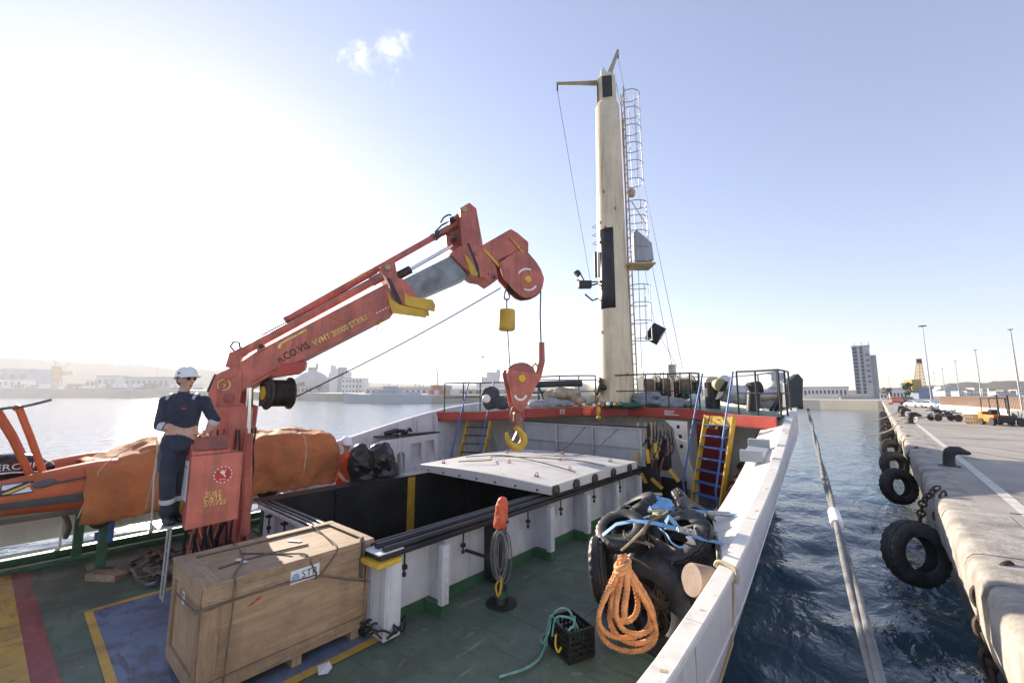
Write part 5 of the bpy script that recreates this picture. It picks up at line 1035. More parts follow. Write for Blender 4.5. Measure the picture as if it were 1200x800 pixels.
for y in np.linspace(-.9, 4.6, 10):
    t = (y+.9)/5.5; w_ = .72*(1-max(0, t-.6)**1.5*2.2); rows.append([(-10.06-w_, y, 1.32), (-10.06-w_*.8, y, 1.05), (-10.06, y, .86+.35*max(0, t-.6)), (-10.06+w_*.8, y, 1.05), (-10.06+w_, y, 1.32)])
k.loft(rows); k.build('keel_hull', 'boat_hull', boat, smooth=40)
k = MB(); k.bx(-10.5, -9.6, -.75, -.68, 1.1, 1.75); k.build('transom', 'boat_hull', boat)
for x0 in (-9.55, -10.6):
    for dx, dy, dz_ in ((0, 0, 0), (-.04, -.22, -.03)):
        k = MB(); k.tube([(x0+dx, .38+dy*.6, 1.6), (x0+dx*.5, .2+dy*.8, 2.15), (x0+dx*.2, .04+dy, 2.6+dz_)], .045, 10); k.build('arch_leg', 'boat_orange', boat, smooth=60)
k = MB(); k.tube([(-9.52, .02, 2.6), (-10.63, .02, 2.6)], .045, 10); k.build('arch_beam', 'boat_orange', boat, smooth=60)
rope('arch_line', [(-9.5, -.5, 2.52), (-9.5, -.1, 2.6), (-9.5, .1, 2.63), (-9.52, .35, 2.72)], .022, 'rope_grey', boat)
rope('hanging_line', [(-9.3, 1.3, 1.95), (-9.02, .95, 1.7), (-8.98, .8, 1.2), (-9.0, .75, 1.0)], .008, 'rope_cream', boat)
eng = MB(); eng.ball((-10.0, .02, 1.66), (.27, .5, .2), 18, 12); eng.ball((-10.0, -.05, 1.78), (.24, .44, .14), 18, 12); remesh(eng, .025, 6).build('engine_cowl', 'cowl_black', boat, smooth=180, weld=False)
k = MB(); k.loft([[(-10.05+s_*.1*w_, y+d_, z) for s_, d_ in ((-1, -.12), (1, -.12), (1, .16), (-1, .16))] for w_, y, z in ((1.6, -.35, 1.5), (1.1, -.45, 1.1), (.7, -.5, .7), (.5, -.55, .5))]); k.build('engine_leg', 'cowl_black', boat, bev=.03)
k = MB(); k.lathe([(0, -.3), (.09, -.2), (.1, .1), (.05, .3), (0, .32)], 16, basis((-10.05, -.55, .5), (0, 1, 0))); k.build('gearcase', 'cowl_black', boat, smooth=50)
k = MB(); k.tube([(-9.745, -.3, 1.64), (-9.725, .05, 1.66), (-9.74, .42, 1.63)], .012, 6); k.build('cowl_trim', 'lettering_white', boat)
text('lettering', 'MERCURY', .125, basis((-9.735, .1, 1.735), (.93, 0, .36), (0, 1, 0)), 'lettering_white', boat, .002, 1.15)
# tarpaulin over the forward part
def tarp():
    k = MB(); rows = []; Yt = np.linspace(.78, 4.95, 110)
    for y in Yt:
        t = (y-.78)/4.17; zt_ = 1.78+.27*min(1, max(0, (y-.95)/.8))-.0*t; e = max(0, (y-4.55)/.4); zt_ -= .35*e**2; sh = 1-.45*e**2
        zb = .93+.02*t+.03*math.sin(y*5); r = []
        prof = [(-9.0, zb), (-8.97, zb+.2), (-8.96, 1.3), (-8.98, 1.55), (-9.06, 1.74), (-9.25, zt_-.09), (-9.6, zt_-.02), (-10.05, zt_+.01), (-10.5, zt_-.03), (-10.85, zt_-.12), (-11.05, 1.65), (-11.1, 1.35)]
        pp_ = []
        for i in range(len(prof)-1):
            for u in (0, .17, .33, .5, .67, .83): pp_.append((prof[i][0]*(1-u)+prof[i+1][0]*u, prof[i][1]*(1-u)+prof[i+1][1]*u))
        pp_.append(prof[-1])
        for x, z in pp_:
            hang = max(0, min(1, (1.75-z)/.6)); f1 = .05*fbm(y*1.5, z*.9, 3)+hang*(.085*abs(math.sin(y*3.1+1.6*fbm(y*.9, z*1.1, 8)+z*1.4))**.7-.04)+.045*abs(fbm(y*2.2+z*2.4, z*1.1, x))+.014*fbm(y*7, z*6, x*5)
            r.append(((-10.05)+(x+10.05)*sh+f1*(.9 if x > -10 else -.9), y+.03*fbm(z*3, x*2), z+.06*fbm(y*2.2, x*2.5, 6)-.06*abs(math.sin(y*2.3+x*1.2))**.7+.03*abs(fbm(y*5, x*4, 2))))
        rows.append(r)
    k.loft(rows, ring_closed=False); o = k.build('boat_tarpaulin', 'tarp_orange', label='faded orange tarpaulin draped over the bow of the rescue boat', cat='tarpaulin', smooth=60)
    s = o.modifiers.new('s', 'SOLIDIFY'); s.thickness = .012; return o
tarp()
for y_ in (1.5, 2.6, 3.9):
    rope('tarp_line', [(-8.93, y_, 1.0), (-8.9, y_+.05, 1.5), (-9.1, y_+.1, 1.88), (-9.6, y_+.15, 2.09), (-10.05, y_+.2, 2.12)], .009, 'rope_cream', label=('thin line over the boat tarpaulin beside the operator', 'thin line over the boat tarpaulin behind the crane column', 'thin line over the boat tarpaulin near its forward end')[[1.5, 2.6, 3.9].index(y_)], cat='rope')
cr = thing('boat_cradle', (-10.1, 1.1, 0), 'green steel cradle posts with blue clamps under the rescue boat', 'cradle')
for (x, y) in ((-9.85, 1.15), (-10.6, .92), (-9.85, 3.6), (-10.6, 3.4)):
    k = MB(); k.box((x, y, .5), (.16, .12, 1.0)); k.build('cradle_post', 'green_paint', cr, bev=.01); k = MB(); k.box((x, y, .01), (.34, .3, .02)); k.build('foot_plate', 'green_paint', cr)
for y in (1.05, 3.5):
    k = MB(); k.bar((-9.2, y, .9), (-10.9, y, .9), .1, .08); k.build('cross_beam', 'boat_grey', cr)
    for x in (-9.55, -9.35):
        k = MB(); k.tube([(x-.2, y, .8), (x, y, .93), (x+.25, y, 1.12)], [.13, .16, .12], 12); k.build('rubber_chock', 'rubber', cr, smooth=60)
k = MB(); k.box((-9.72, 1.2, .88), (.14, .16, .12)); k.box((-9.7, 1.22, .6), (.06, .07, .4)); k.box((-9.6, 1.25, .98), (.2, .06, .05)); k.build('blue_clamp', 'blue_paint', cr, bev=.01)
k = MB(); k.box((-9.9, 1.1, .48), (.12, .1, .12)); k.build('blue_clamp', 'blue_paint', cr, bev=.01)
rope('keel_strap', [(-10.5, .55, 1.0), (-10.45, .7, .82), (-10.4, .78, .6), (-10.42, .75, .42)], .035, 'rope_brown', cr)
k = MB(); k.box((-9.15, 1.15, .05), (.5, .18, .1), R(35)); k.box((-9.0, 1.25, .11), (.3, .09, .02), R(15)); k.build('timber_block', 'board_x', label='short grey timber block lying on deck below the cradle', cat='timber')
dh = thing('debris_heap', (-8.9, 1.75, .02), 'heap of brown rope and rags on deck behind the step ladder', 'rope heap')
for i in range(26):
    c = Vector((-8.75+random.uniform(-.75, .6), 1.75+random.uniform(-.25, .4), .05)); a = random.uniform(0, 6.28)
    rope('heap_rope', [c+Vector((.22*math.cos(a+t)*random.uniform(.6, 1.2), .18*math.sin(a+t)*random.uniform(.6, 1.2), random.uniform(-.02, .14))) for t in np.linspace(0, 4.5, 6)], random.uniform(.012, .03), random.choice(['rope_brown', 'rope_brown', 'rope_grey', 'hose']), dh, n=5, sub=4)
for c in ((-9.0, 1.7, .06), (-8.5, 1.85, .08), (-8.3, 2.0, .08)):
    mb = MB(); mb.ball(c, (.2, .14, .08)); mb.ball(Vector(c)+Vector((.12, .05, .02)), (.12, .12, .07)); remesh(mb, .02, 1, .05, 9).build('rag', 'bundle_dark' if c[0] < -8.6 else 'rope_brown', dh, smooth=180, weld=False)
# bags and bin beside the second worker
for i, (c, r_, lb, m_) in enumerate((((-8.528, 4.954, 1.317), (.3, .26, .42), 'black rubbish bag beside the worker in orange', 'cowl_black'), ((-8.457, 5.408, 1.325), (.32, .3, .42), 'black rubbish bag leaning on the port bulwark', 'cowl_black'), ((-8.622, 5.794, 1.033), (.22, .2, .2), 'small torn grey bag in front of the black bags', 'bundle_dark'))):
    mb = MB(); c = Vector(c); mb.ball(c, r_, 18, 12); mb.ball(c+Vector((.05, 0, r_[2]*.75)), (r_[0]*.5, r_[1]*.5, .12)); mb.ball(Vector((c.x, c.y, .3)), (r_[0]*.9, r_[1]*.9, .32)); mb.ball(c+Vector((.0, .06, -.3)), r_, 16, 10); remesh(mb, .025, 5, .035, 5).build('rubbish_bag', m_, label=lb, cat='bag', smooth=180, weld=False)
k = MB(); k.lathe([(0, 0), (.28, 0), (.32, .05), (.34, .85), (.36, .88), (.36, .92), (.3, .94), (0, .96)], 24, Matrix.Translation((-9.3, 5.75, 0))); k.build('bin', 'plastic_black', label='black plastic bin standing between the bags by the port bulwark', cat='bin', smooth=40)
# niche plate on the port bulwark with cut outs
nb = MB(); YB = lambda a, b, t: Vector((-10.92+t, a, b))
k = MB()
def holed(outer, holes, t0, t1):
    bm = bmesh.new()
    edges = []
    for loop in [outer]+holes:
        vs_ = [bm.verts.new(YB(a, b, t0)) for a, b in loop]; edges += [bm.edges.new((vs_[i], vs_[(i+1) % len(vs_)])) for i in range(len(vs_))]
    bmesh.ops.triangle_fill(bm, use_beauty=True, edges=edges); g = bmesh.ops.extrude_face_region(bm, geom=bm.faces[:]); bmesh.ops.translate(bm, verts=[v for v in g['geom'] if isinstance(v, bmesh.types.BMVert)], vec=(t1-t0, 0, 0))
    bm.verts.index_update(); m = MB(); m.v = [tuple(v.co) for v in bm.verts]; m.f = [tuple(v.index for v in f_.verts) for f_ in bm.faces]; bm.free(); return m
archh = [(7.45, .3), (7.75, .3), (7.75, .85)]+[(7.6+.15*math.cos(a), .95+.15*math.sin(a)) for a in np.linspace(0, math.pi, 7)]
npz = thing('bulwark_locker', (-10.9, 8, 0), 'white locker frame with arched and square openings against the port bulwark', 'locker')
holed([(6.9, 0), (9.3, 0), (9.0, 1.56), (6.9, 1.48)], [archh, [(7.98, .35), (8.4, .35), (8.36, 1.32), (7.94, 1.3)], [(8.55, .35), (9.0, .35), (8.85, 1.36), (8.5, 1.34)]], 0, .1).build('front_frame', 'hull_white', npz)
k = MB(); k.bx(-11.2, -10.8, 6.85, 9.05, 1.56, 1.6); k.build('lid', 'black_steel', npz); k = MB(); k.bx(-11.15, -10.97, 6.95, 9.1, .0, 1.45); k.build('back_box', 'grey_white', npz)
mb = MB(); mb.tube([(-10.95, 7.1, 1.66), (-10.95, 7.5, 1.72), (-10.95, 7.9, 1.66)], .07, 10); mb.tube([(-10.95, 7.85, 1.66), (-10.95, 8.0, 1.75), (-10.95, 8.05, 1.66)], .05, 8); remesh(mb, .025, 2, .02, 8).build('black_roll', 'plastic_black', label='black rolled hose lying on the white bulwark locker', cat='hose', smooth=180, weld=False)
# ================================================================== stairs to the forecastle
def stair(label, foot, top, wdir, w, steps, tread_m, rail_h=.95, sign=False, rails=(1, -1), pad=True):
    foot, top, wd = Vector(foot), Vector(top), Vector(wdir).normalized()*w/2; t = thing('steep_stair', foot, label, 'stair')
    for s in (-1, 1):
        k = MB(); a, b = foot+wd*s, top+wd*s; k.bar(a+Vector((0, 0, .02)), b, .035, .13, up=(0, 0, 1)); k.build('stringer', 'yellow_paint', t, bev=.004)
    run = (top-foot); rh = Vector((run.x, run.y, 0)).normalized()
    for i in range(steps):
        c = foot.lerp(top, (i+.8)/(steps+.6)); k = MB(); k.bar(c-wd*.96, c+wd*.96, .16, .025); k.build('tread', tread_m, t, bev=.003)
    for s in rails:
        a, b = foot+wd*s*1.06, top+wd*s*1.06
        pts = [a+Vector((0, 0, .05))-rh*.02+wd*s*.1, a+Vector((0, 0, .7))-rh*.12+wd*s*.12, a.lerp(b, .5)+Vector((0, 0, rail_h-.15))-rh*.1+wd*s*.1, b+Vector((0, 0, rail_h+.1))+wd*s*.06]
        k = MB(); k.tube(pts, .022, 8); k.build('handrail', 'blue_paint', t, smooth=60)
    if sign:
        k = MB(); c = top+Vector((0, 0, -.12))-rh*.06; k.bar(c-wd*1.06, c+wd*1.06, .02, .24); k.build('sign_plate', 'yellow_paint', t)
        M = basis(c-rh*.0135, -rh, wd)
        for x_, w_, m_ in ((-.25, .04, 'hold_black'),):
            k = MB(); k.prism([(x_-.08, -.12), (x_-.04, -.12), (x_+.05, .12), (x_+.01, .12)], .0, .003, lambda a, b, q: M @ Vector((a, b, q))); k.build('sign_bar', m_, t)
        text('lettering', 'MIND YOUR\nHEAD', .055, M @ Matrix.Translation((.13, .01, .001)), 'lettering_black', t, .001)
        for i in range(6):
            x_ = -.36+i*.13; k = MB(); k.prism([(x_, -.18), (x_+.06, -.18), (x_+.1, -.125), (x_+.04, -.125)], -.01, .0, lambda a, b, q: M @ Vector((a, b, q))); k.build('hazard_stripe', 'hold_black' if i % 2 else 'sticker_yellow', t)
    return t
stair('steep stair with blue treads, yellow stringers and blue handrails beside the tyre heap', (-3.12, 10.42, 0), (-2.82, 11.05, 2.28), (.877, -.48, 0), .82, 8, 'blue_paint', sign=True)
stair('steep stair with yellow stringer and blue handrails on the port side of the hatch cover', (-9.75, 9.25, .0), (-9.85, 10.0, 2.2), (.88, .35, 0), .8, 8, 'black_steel')
# ================================================================== things under the forecastle
sp = thing('stowed_hatch_panel', (-6.5, 10.5, .97), 'grey ribbed hatch panel standing upright behind the white hatch cover', 'hatch cover')
k = MB(); k.bx(-8.55, -4.5, 10.5, 10.56, .98, 1.95); k.build('panel_plate', 'panel_grey', sp)
for z in (1.0, 1.42, 1.9):
    k = MB(); k.bx(-8.55, -4.5, 10.44, 10.499, z, z+.05); k.build('panel_rib', 'panel_grey', sp, bev=.006)
for x in (-8.5, -7.2, -6.0, -4.6):
    k = MB(); k.bx(x, x+.06, 10.43, 10.498, 1.051, 1.899); k.build('panel_rib', 'steel_galv', sp, bev=.006)
k = MB(); k.bx(-8.6, -4.45, 10.42, 10.6, 1.952, 1.985); k.build('panel_rim', 'black_steel', sp, bev=.006)
for x0, nm in ((-4.35, 'near'), (-4.9, 'far')):
    pass
cw = thing('white_web_frame', (-4.0, 11.6, 0), 'white web frame with lightening holes between hatch panel and stair', 'frame')
fr_ = frame((-4.05, 11.5, 0), (.75, -.2, 0))
k = MB(); k.prism([(-.3, 2.1), (.35, 2.1), (.33, 1.2), (.55, .6), (.55, .1), (.42, .1), (.3, .6), (.05, 1.3), (-.05, 1.9)], -.02, .02, fr_); k.build('web_plate', 'bulwark_cream', cw, bev=.005)
for a, b in ((.1, 1.95), (.15, 1.7), (.17, 1.45)):
    k = MB(); k.lathe([(0, 0), (.05, 0), (.05, .006), (0, .006)], 14, basis(fr_(a, b, .021), fr_(0, 0, 1)-fr_(0, 0, 0))); k.build('hole', 'hold_black', cw)
dm = thing('hatch_machinery', (-4.6, 10.8, 0), 'black hydraulic hatch machinery with yellow striped arms near the stair', 'machinery')
for (c, d, rz) in (((-4.6, 10.95, .55), (.5, .4, 1.1), .2), ((-4.25, 11.2, 1.25), (.25, .3, .8), .1), ((-4.75, 11.3, 1.5), (.3, .25, .9), 0), ((-3.95, 10.9, .45), (.7, .12, .5), -.3)):
    k = MB(); k.box(c, d, rz); k.build('machine_body', 'black_steel', dm, bev=.02)
for c, rx in (((-4.6, 10.55, .72), .5), ((-4.2, 10.45, .62), .9), ((-4.72, 10.5, 1.15), .05), ((-4.42, 10.5, 1.25), .1), ((-3.8, 10.55, .85), .7), ((-4.25, 10.6, 1.4), 0)):
    k = MB(); k.box((0, 0, 0), (.09, .03, .34), M=Matrix.Translation(c) @ Matrix.Rotation(-rx, 4, 'Y')); k.build('striped_arm', 'yellow_paint', dm, bev=.004)
for i in range(14):
    c = Vector((-4.5+random.uniform(-.35, .5), 10.6+random.uniform(-.1, .3), random.uniform(.9, 1.3))); rope('hose', [c, c+Vector((.1, -.05, .3)), c+Vector((.2, .1, .5)), c+Vector((.1, .3, .8))], .016, random.choice(['hose', 'crane_red_worn', 'hose']), dm)
for i, x in enumerate((-4.85, -4.65, -4.5)):
    k = MB(); k.tube([(x, 10.95, .9), (x, 10.95, 2.05)], .03+.01*i, 8); k.build('pipe', 'rusty_cream', dm, smooth=60)
k = MB(); k.box((-3.35, 12.1, 1.05), (.75, .2, 1.9), R(-28)); rd = k.build('red_door', 'dark_red', label='dark red steel door standing in shade behind the blue treads', cat='door', bev=.02)
an = thing('anchor_gear', (-2.0, 11.2, 0), 'pale pipes and dark red winch gear stowed beside the starboard bulwark', 'winch')
AO = Vector((-.35, -.5, .1))
for a, b, r_, m_ in (((-2.5, 10.6, .05), (-1.75, 12.2, 1.5), .045, 'rusty_cream'), ((-2.25, 10.4, .05), (-1.6, 11.9, 1.45), .045, 'rusty_cream'), ((-2.1, 10.3, .3), (-1.65, 12.1, 1.7), .17, 'dark_red'), ((-1.9, 10.2, .15), (-1.6, 11.4, .9), .1, 'dark_grease')):
    k = MB(); k.tube([Vector(a)+AO, Vector(b)+AO], r_, 12); k.build('pipe', m_, an, smooth=40)
for t in np.linspace(.1, .9, 7):
    a = Vector((-2.5, 10.6, .05)).lerp(Vector((-1.75, 12.2, 1.5)), t); b = Vector((-2.25, 10.4, .05)).lerp(Vector((-1.6, 11.9, 1.45)), t); k = MB(); k.tube([a+AO, b+AO], .025, 6); k.build('rung', 'rusty_cream', an, smooth=60)
for c, r_ in (((-1.95, 10.8, .75), .2), ((-1.85, 11.2, 1.1), .2), ((-2.0, 10.45, .4), .17)):
    k = MB(); k.lathe([(.05, -.12), (r_, -.12), (r_, -.09), (r_*.6, -.08), (r_*.6, .08), (r_, .09), (r_, .12), (.05, .12)], 20, basis(Vector(c)+AO, (.3, .8, .5))); k.build('spool', random.choice(['steel_galv', 'dark_grease', 'dark_red']), an, smooth=35)
rope('hose_loop', [(-2.3, 11.5, 1.3), (-2.1, 11.3, 1.6), (-1.85, 11.2, 1.6), (-1.8, 11.4, 1.3), (-2.1, 11.5, 1.2)], .05, 'rusty_cream', an)
# marks on the red fascia
for (x, z), s_, w_ in (((-6.35, 2.27), 'NO\nSMOKING', .05),):
    pass
def fascia_pt(x):
    for a, b in zip(FA, FA[1:]):
        if a[0] <= x <= b[0]: u = (x-a[0])/(b[0]-a[0]); d = (Vector(b)-Vector(a)).normalized(); return Vector(a).lerp(Vector(b), u), d
p_, d_ = fascia_pt(-7.45); n_ = d_.cross(Vector((0, 0, 1))).normalized(); M_ = basis(p_+n_*.023+Vector((0, 0, -.12)), n_, d_)
k = MB(); k.box((0, 0, .003), (.14, .15, .004), M=M_); k.build('notice_plate', 'hull_white', fc); k = MB(); k.box((0, 0, .006), (.09, .02, .002), M=M_); k.box((0, .04, .006), (.06, .02, .002), M=M_); k.box((-.0, -.04, .006), (.1, .02, .002), M=M_); k.build('notice_print', 'lettering_navy', fc)
p_, d_ = fascia_pt(-4.6); n_ = d_.cross(Vector((0, 0, 1))).normalized(); M_ = basis(p_+n_*.023+Vector((0, 0, -.13)), n_, d_)
for i, l_ in enumerate((.3, .26, .42)):
    k = MB(); k.box((l_/2, .05-i*.05, .002), (l_, .025, .003), M=M_); k.build('stencil_line', 'lettering_white', fc)
# ================================================================== foremast
MX, MY = -6.38, 12.78; rv = Vector((.7615, .648, 0)); fv = Vector((-.648, .7615, 0)); mc0 = Vector((MX, MY, 0))
mast = thing('foremast', (MX, MY, 2.4), 'tall cream painted mast with caged ladder and crossed arms on the forecastle', 'mast')
k = MB(); k.lathe([(.62, 2.36), (.62, 2.42), (.56, 2.44), (.55, 2.5), (.52, 5), (.48, 8), (.44, 11), (.41, 13.0), (.40, 13.05), (0, 13.05)], 40, Matrix.Translation((MX, MY, 0))); mt = k.build('mast_tube', 'mast_cream', mast, smooth=30)
def shell(name, z0, z1, a0, a1, e, m, rad=None):
    k = MB(); rows = []
    for z in np.linspace(z0, z1, 6):
        r_ = (rad or (.55-.0127*(z-2.5)))+e; rows.append([(MX+r_*math.cos(a), MY+r_*math.sin(a), z) for a in np.linspace(R(a0), R(a1), 9)])
    k.loft(rows, ring_closed=False); o = k.build(name, m, mast, smooth=40); s = o.modifiers.new('s', 'SOLIDIFY'); s.thickness = .012; return o
shell('black_panel', 5.6, 8.35, -115, -55, .008, 'black_steel')
shell('mast_collar', 4.55, 4.62, -180, 180, .006, 'mast_cream'); shell('mast_collar', 10.2, 10.26, -180, 180, .006, 'mast_cream')
k = MB(); k.lathe([(.0, 13.05), (.36, 13.05), (.34, 14.1), (.3, 14.2), (0, 14.22)], 8, Matrix.Translation((MX, MY, 0))); k.build('mast_head', 'mast_cream', mast)
for a in (-60, -150):
    k = MB(); d = Vector((math.cos(R(a)), math.sin(R(a)), 0)); k.box((0, 0, 0), (.34, .02, .8), M=basis((MX, MY, 13.6)+0*d if False else Vector((MX, MY, 13.6))+d*.345, (0, 0, 1), (-d.y, d.x, 0))); k.build('head_window', 'hold_black', mast)
arm1 = Vector(((-8.036, 12.070, 14.402))); arm2 = Vector((-6.179, 13.387, 15.571)); hd_ = Vector((MX, MY, 14.0))
for e_, nm in ((arm1, 'cross_arm'), (arm2, 'cross_arm')):
    k = MB(); k.tube([hd_, hd_.lerp(e_, .5), e_], [.13, .085, .06], 4); k.build(nm, 'rusty_cream', mast); k = MB(); k.tube([e_+Vector((0, 0, .05)), e_-Vector((0, 0, .3))], .03, 6); k.build('arm_shackle', 'black_steel', mast)
k = MB(); k.lathe([(0, 0), (.12, 0), (.13, .1), (.1, .2), (.11, .24), (.06, .36), (0, .38)], 14, Matrix.Translation(Vector((MX, MY, 14.2))-rv*.1)); k.build('masthead_light', 'hull_white', mast, smooth=40)
# ladder and cages
LC = mc0+rv*.62-fv*.12
for s in (-1, 1):
    k = MB(); k.tube([LC+fv*.2*s+Vector((0, 0, 2.5)), LC+fv*.2*s-rv*.1+Vector((0, 0, 13.6))], .022, 6); k.build('ladder_stringer', 'rusty_cream', mast, smooth=60)
for z in np.arange(2.8, 13.5, .33):
    o_ = -rv*.1*(z-2.5)/11; k = MB(); k.tube([LC+fv*.2+o_+Vector((0, 0, z)), LC-fv*.2+o_+Vector((0, 0, z))], .014, 6); k.build('ladder_rung', 'rusty_cream', mast, smooth=60)
def cage(z0, z1, n, rad):
    zs = np.linspace(z0, z1, n)
    for z in zs:
        o_ = -rv*.1*(z-2.5)/11; c = LC+rv*rad*.75+o_+Vector((0, 0, z)); k = MB(); k.tube([c+(rv*math.cos(a)+fv*math.sin(a))*rad for a in np.linspace(R(-140), R(140), 18)], .016, 6); k.build('cage_hoop', 'steel_galv', mast, smooth=60)
    for a in (-80, -40, 0, 40, 80):
        pts = [LC+rv*rad*.75-rv*.1*(z-2.5)/11+(rv*math.cos(R(a))+fv*math.sin(R(a)))*rad+Vector((0, 0, z)) for z in zs]; k = MB(); k.tube(pts, .012, 6); k.build('cage_bar', 'steel_galv', mast, smooth=60)
cage(10.1, 13.4, 6, .34); cage(7.2, 9.3, 5, .38); cage(4.6, 6.4, 4, .36)
k = MB(); k.box(LC+rv*.25+Vector((0, 0, 7.1)), (.9, .8, .05), R(40)); k.build('platform', 'rusty_cream', mast)
k = MB(); k.add([LC+rv*a+fv*b+Vector((0, 0, z)) for a, b, z in ((.12, -.3, 7.2), (.7, -.25, 7.25), (.7, .3, 7.25), (.12, .3, 7.2), (.12, -.3, 8.3), (.65, -.25, 7.85), (.65, .3, 7.85), (.12, .3, 8.3))], [(0,1,2,3),(4,5,6,7),(0,1,5,4),(1,2,6,5),(2,3,7,6),(3,0,4,7)]); k.build('horn_box', 'panel_grey', mast, bev=.02)
k = MB(); k.tube([LC+rv*.1+Vector((0, 0, 9.4)), LC+rv*.55+Vector((0, 0, 8.6))], .02, 6); k.build('platform_stay', 'rusty_cream', mast)
k = MB(); k.lathe([(0, 0), (.1, 0), (.13, .06), (.13, .2), (.06, .28), (0, .28)], 14, Matrix.Translation(LC+rv*.1+Vector((0, 0, 9.6)))); k.build('floodlight', 'rusty_cream', mast, smooth=40)
for z, l in ((6.55, .75), (6.05, .5)):
    k = MB(); a = mc0-rv*.45+Vector((0, 0, z)); k.tube([a, a-rv*l*.5+Vector((0, 0, -.1)), a-rv*l+Vector((0, 0, .12))], .03, 6); k.build('light_bracket', 'black_steel', mast, smooth=60)
k = MB(); k.box(mc0-rv*.95+Vector((0, 0, 6.5)), (.45, .25, .25), R(40)); k.build('floodlight', 'black_steel', mast, bev=.03)
k = MB(); k.tube([mc0-rv*.45+Vector((0, 0, 6.6)), mc0-rv*.95+Vector((0, 0, 6.6)), mc0-rv*1.13+Vector((0, 0, 6.98))], .025, 6); k.build('light_bracket', 'black_steel', mast, smooth=60)
k = MB(); k.lathe([(0, 0), (.1, 0), (.12, .15), (0, .16)], 12, basis(mc0-rv*1.13+Vector((0, 0, 6.95)), (-.5, -.4, -.6))); k.build('floodlight', 'black_steel', mast, smooth=40)
k = MB(); k.box(mc0-rv*.56+Vector((0, 0, 7.2)), (.08, .08, .9), R(40)); k.build('cable_box', 'black_steel', mast)
for z in (7.9, 8.2, 8.5):
    k = MB(); k.tube([mc0-rv*.5+Vector((0, 0, z)), mc0-rv*.66+Vector((0, 0, z+.03)), mc0-rv*.5+Vector((0, 0, z+.12))], .012, 6); k.build('step_iron', 'black_steel', mast, smooth=60)
k = MB(); k.tube([Vector((MX, MY, 0))+rv*.52-fv*.1+Vector((0, 0, z)) for z in np.linspace(2.6, 12.5, 12)], .03, 6); k.build('cable_conduit', 'rusty_cream', mast, smooth=60)
for i in range(8):
    z = random.uniform(3, 12.5); a = random.uniform(-130, -20); r_ = .55-.0127*(z-2.5); k = MB(); k.box(Vector((MX+r_*math.cos(R(a)), MY+r_*math.sin(R(a)), z)), (.07, .05, .09), R(a)); k.build('lug', 'crane_red_worn', mast)
stays = [(arm1-Vector((0, 0, .3)), mc0-rv*.75+Vector((0, 0, 6.6)), 'thin stay wire from the left mast arm down to the floodlight'), (arm2-Vector((0, 0, .3)), Vector((-5.229, 15.903, 3.741)), 'thin stay wire from the right mast arm to the foredeck rail'),
         (hd_+rv*.35, Vector((-5.322, 15.168, 3.589)), 'thin stay wire from the mast head to the white lantern'), (Vector((MX, MY, 8.2))+rv*.9, Vector((-5.973, 13.957, 3.680)), 'thin wire hanging from the mast platform to the foredeck')]
for a, b, lb in stays:
    k = MB(); k.tube([a, a.lerp(b, .5)-Vector((0, 0, .08)), b], .01, 5); k.build('stay_wire', 'wire', label=lb, cat='wire')
rr_ = thing('radar_reflector', (-5.457, 14.002, 4.862), 'black diamond shaped radar reflector hung on a mast wire', 'reflector')
k = MB(); c = Vector((-5.457, 14.002, 4.862)); k.box((0, 0, 0), (.46, .46, .46), M=Matrix.Translation(c) @ Matrix.Rotation(R(45), 4, 'Y') @ Matrix.Rotation(R(35), 4, 'X') @ Matrix.Rotation(R(20), 4, 'Z')); k.build('reflector_body', 'cowl_black', rr_, bev=.01)
k = MB(); k.tube([Vector((MX, MY, 9.4))+rv*.8, c+Vector((0, 0, .2)), Vector((-5.039, 14.883, 3.687))], .008, 5); k.build('hanging_wire', 'wire', rr_)
# ================================================================== forecastle railings
def railing(name, label, pts, h=1.0, m='rail_dark', mids=(.5,), posts=True, r=.022):
    t = thing(name, pts[0], label, 'railing'); P = [Vector(p) for p in pts]
    for z in mids+(1.0,):
        k = MB(); k.tube([p+Vector((0, 0, h*z)) for p in P], r if z == 1 else r*.75, 8); k.build('rail', m, t, smooth=60)
    if posts:
        for p in P: k = MB(); k.tube([p, p+Vector((0, 0, h))], r, 8); k.build('post', m, t, smooth=60)
    return t
railing('railing', 'dark railing on the starboard corner of the forecastle', [(-2.5, 11.55, 2.31), (-2.05, 11.3, 2.3), (-1.55, 11.05, 2.3), (-1.5, 11.6, 2.3), (-1.55, 12.6, 2.32)], 1.05)
railing('railing', 'dark railing between mast and right stair along the red fascia', [(-6.2, 12.3, 2.4), (-5.2, 12.4, 2.41), (-4.5, 12.35, 2.4), (-3.85, 12.25, 2.4), (-3.6, 12.2, 2.38)], 1.0)
railing('railing', 'dark railing left of the mast along the red fascia', [(-8.6, 10.7, 2.33), (-8.1, 10.85, 2.36), (-7.6, 11.3, 2.39), (-7.1, 11.65, 2.4), (-6.7, 12.0, 2.4)], 1.0)
railing('railing', 'dark railing at the port corner of the forecastle beside the stair', [(-11.0, 9.4, 2.22), (-10.4, 9.7, 2.23), (-10.2, 10.3, 2.24), (-9.4, 10.9, 2.27), (-8.9, 10.75, 2.3)], .95)
railing('railing', 'dark bow railing at the far end of the forecastle', [(-2.0, 14, 2.5), (-3.0, 17, 2.55), (-4.6, 20, 2.6), (-6.2, 21.5, 2.7), (-8, 20, 2.6), (-9.5, 17, 2.5), (-10.5, 14, 2.45)], .95)
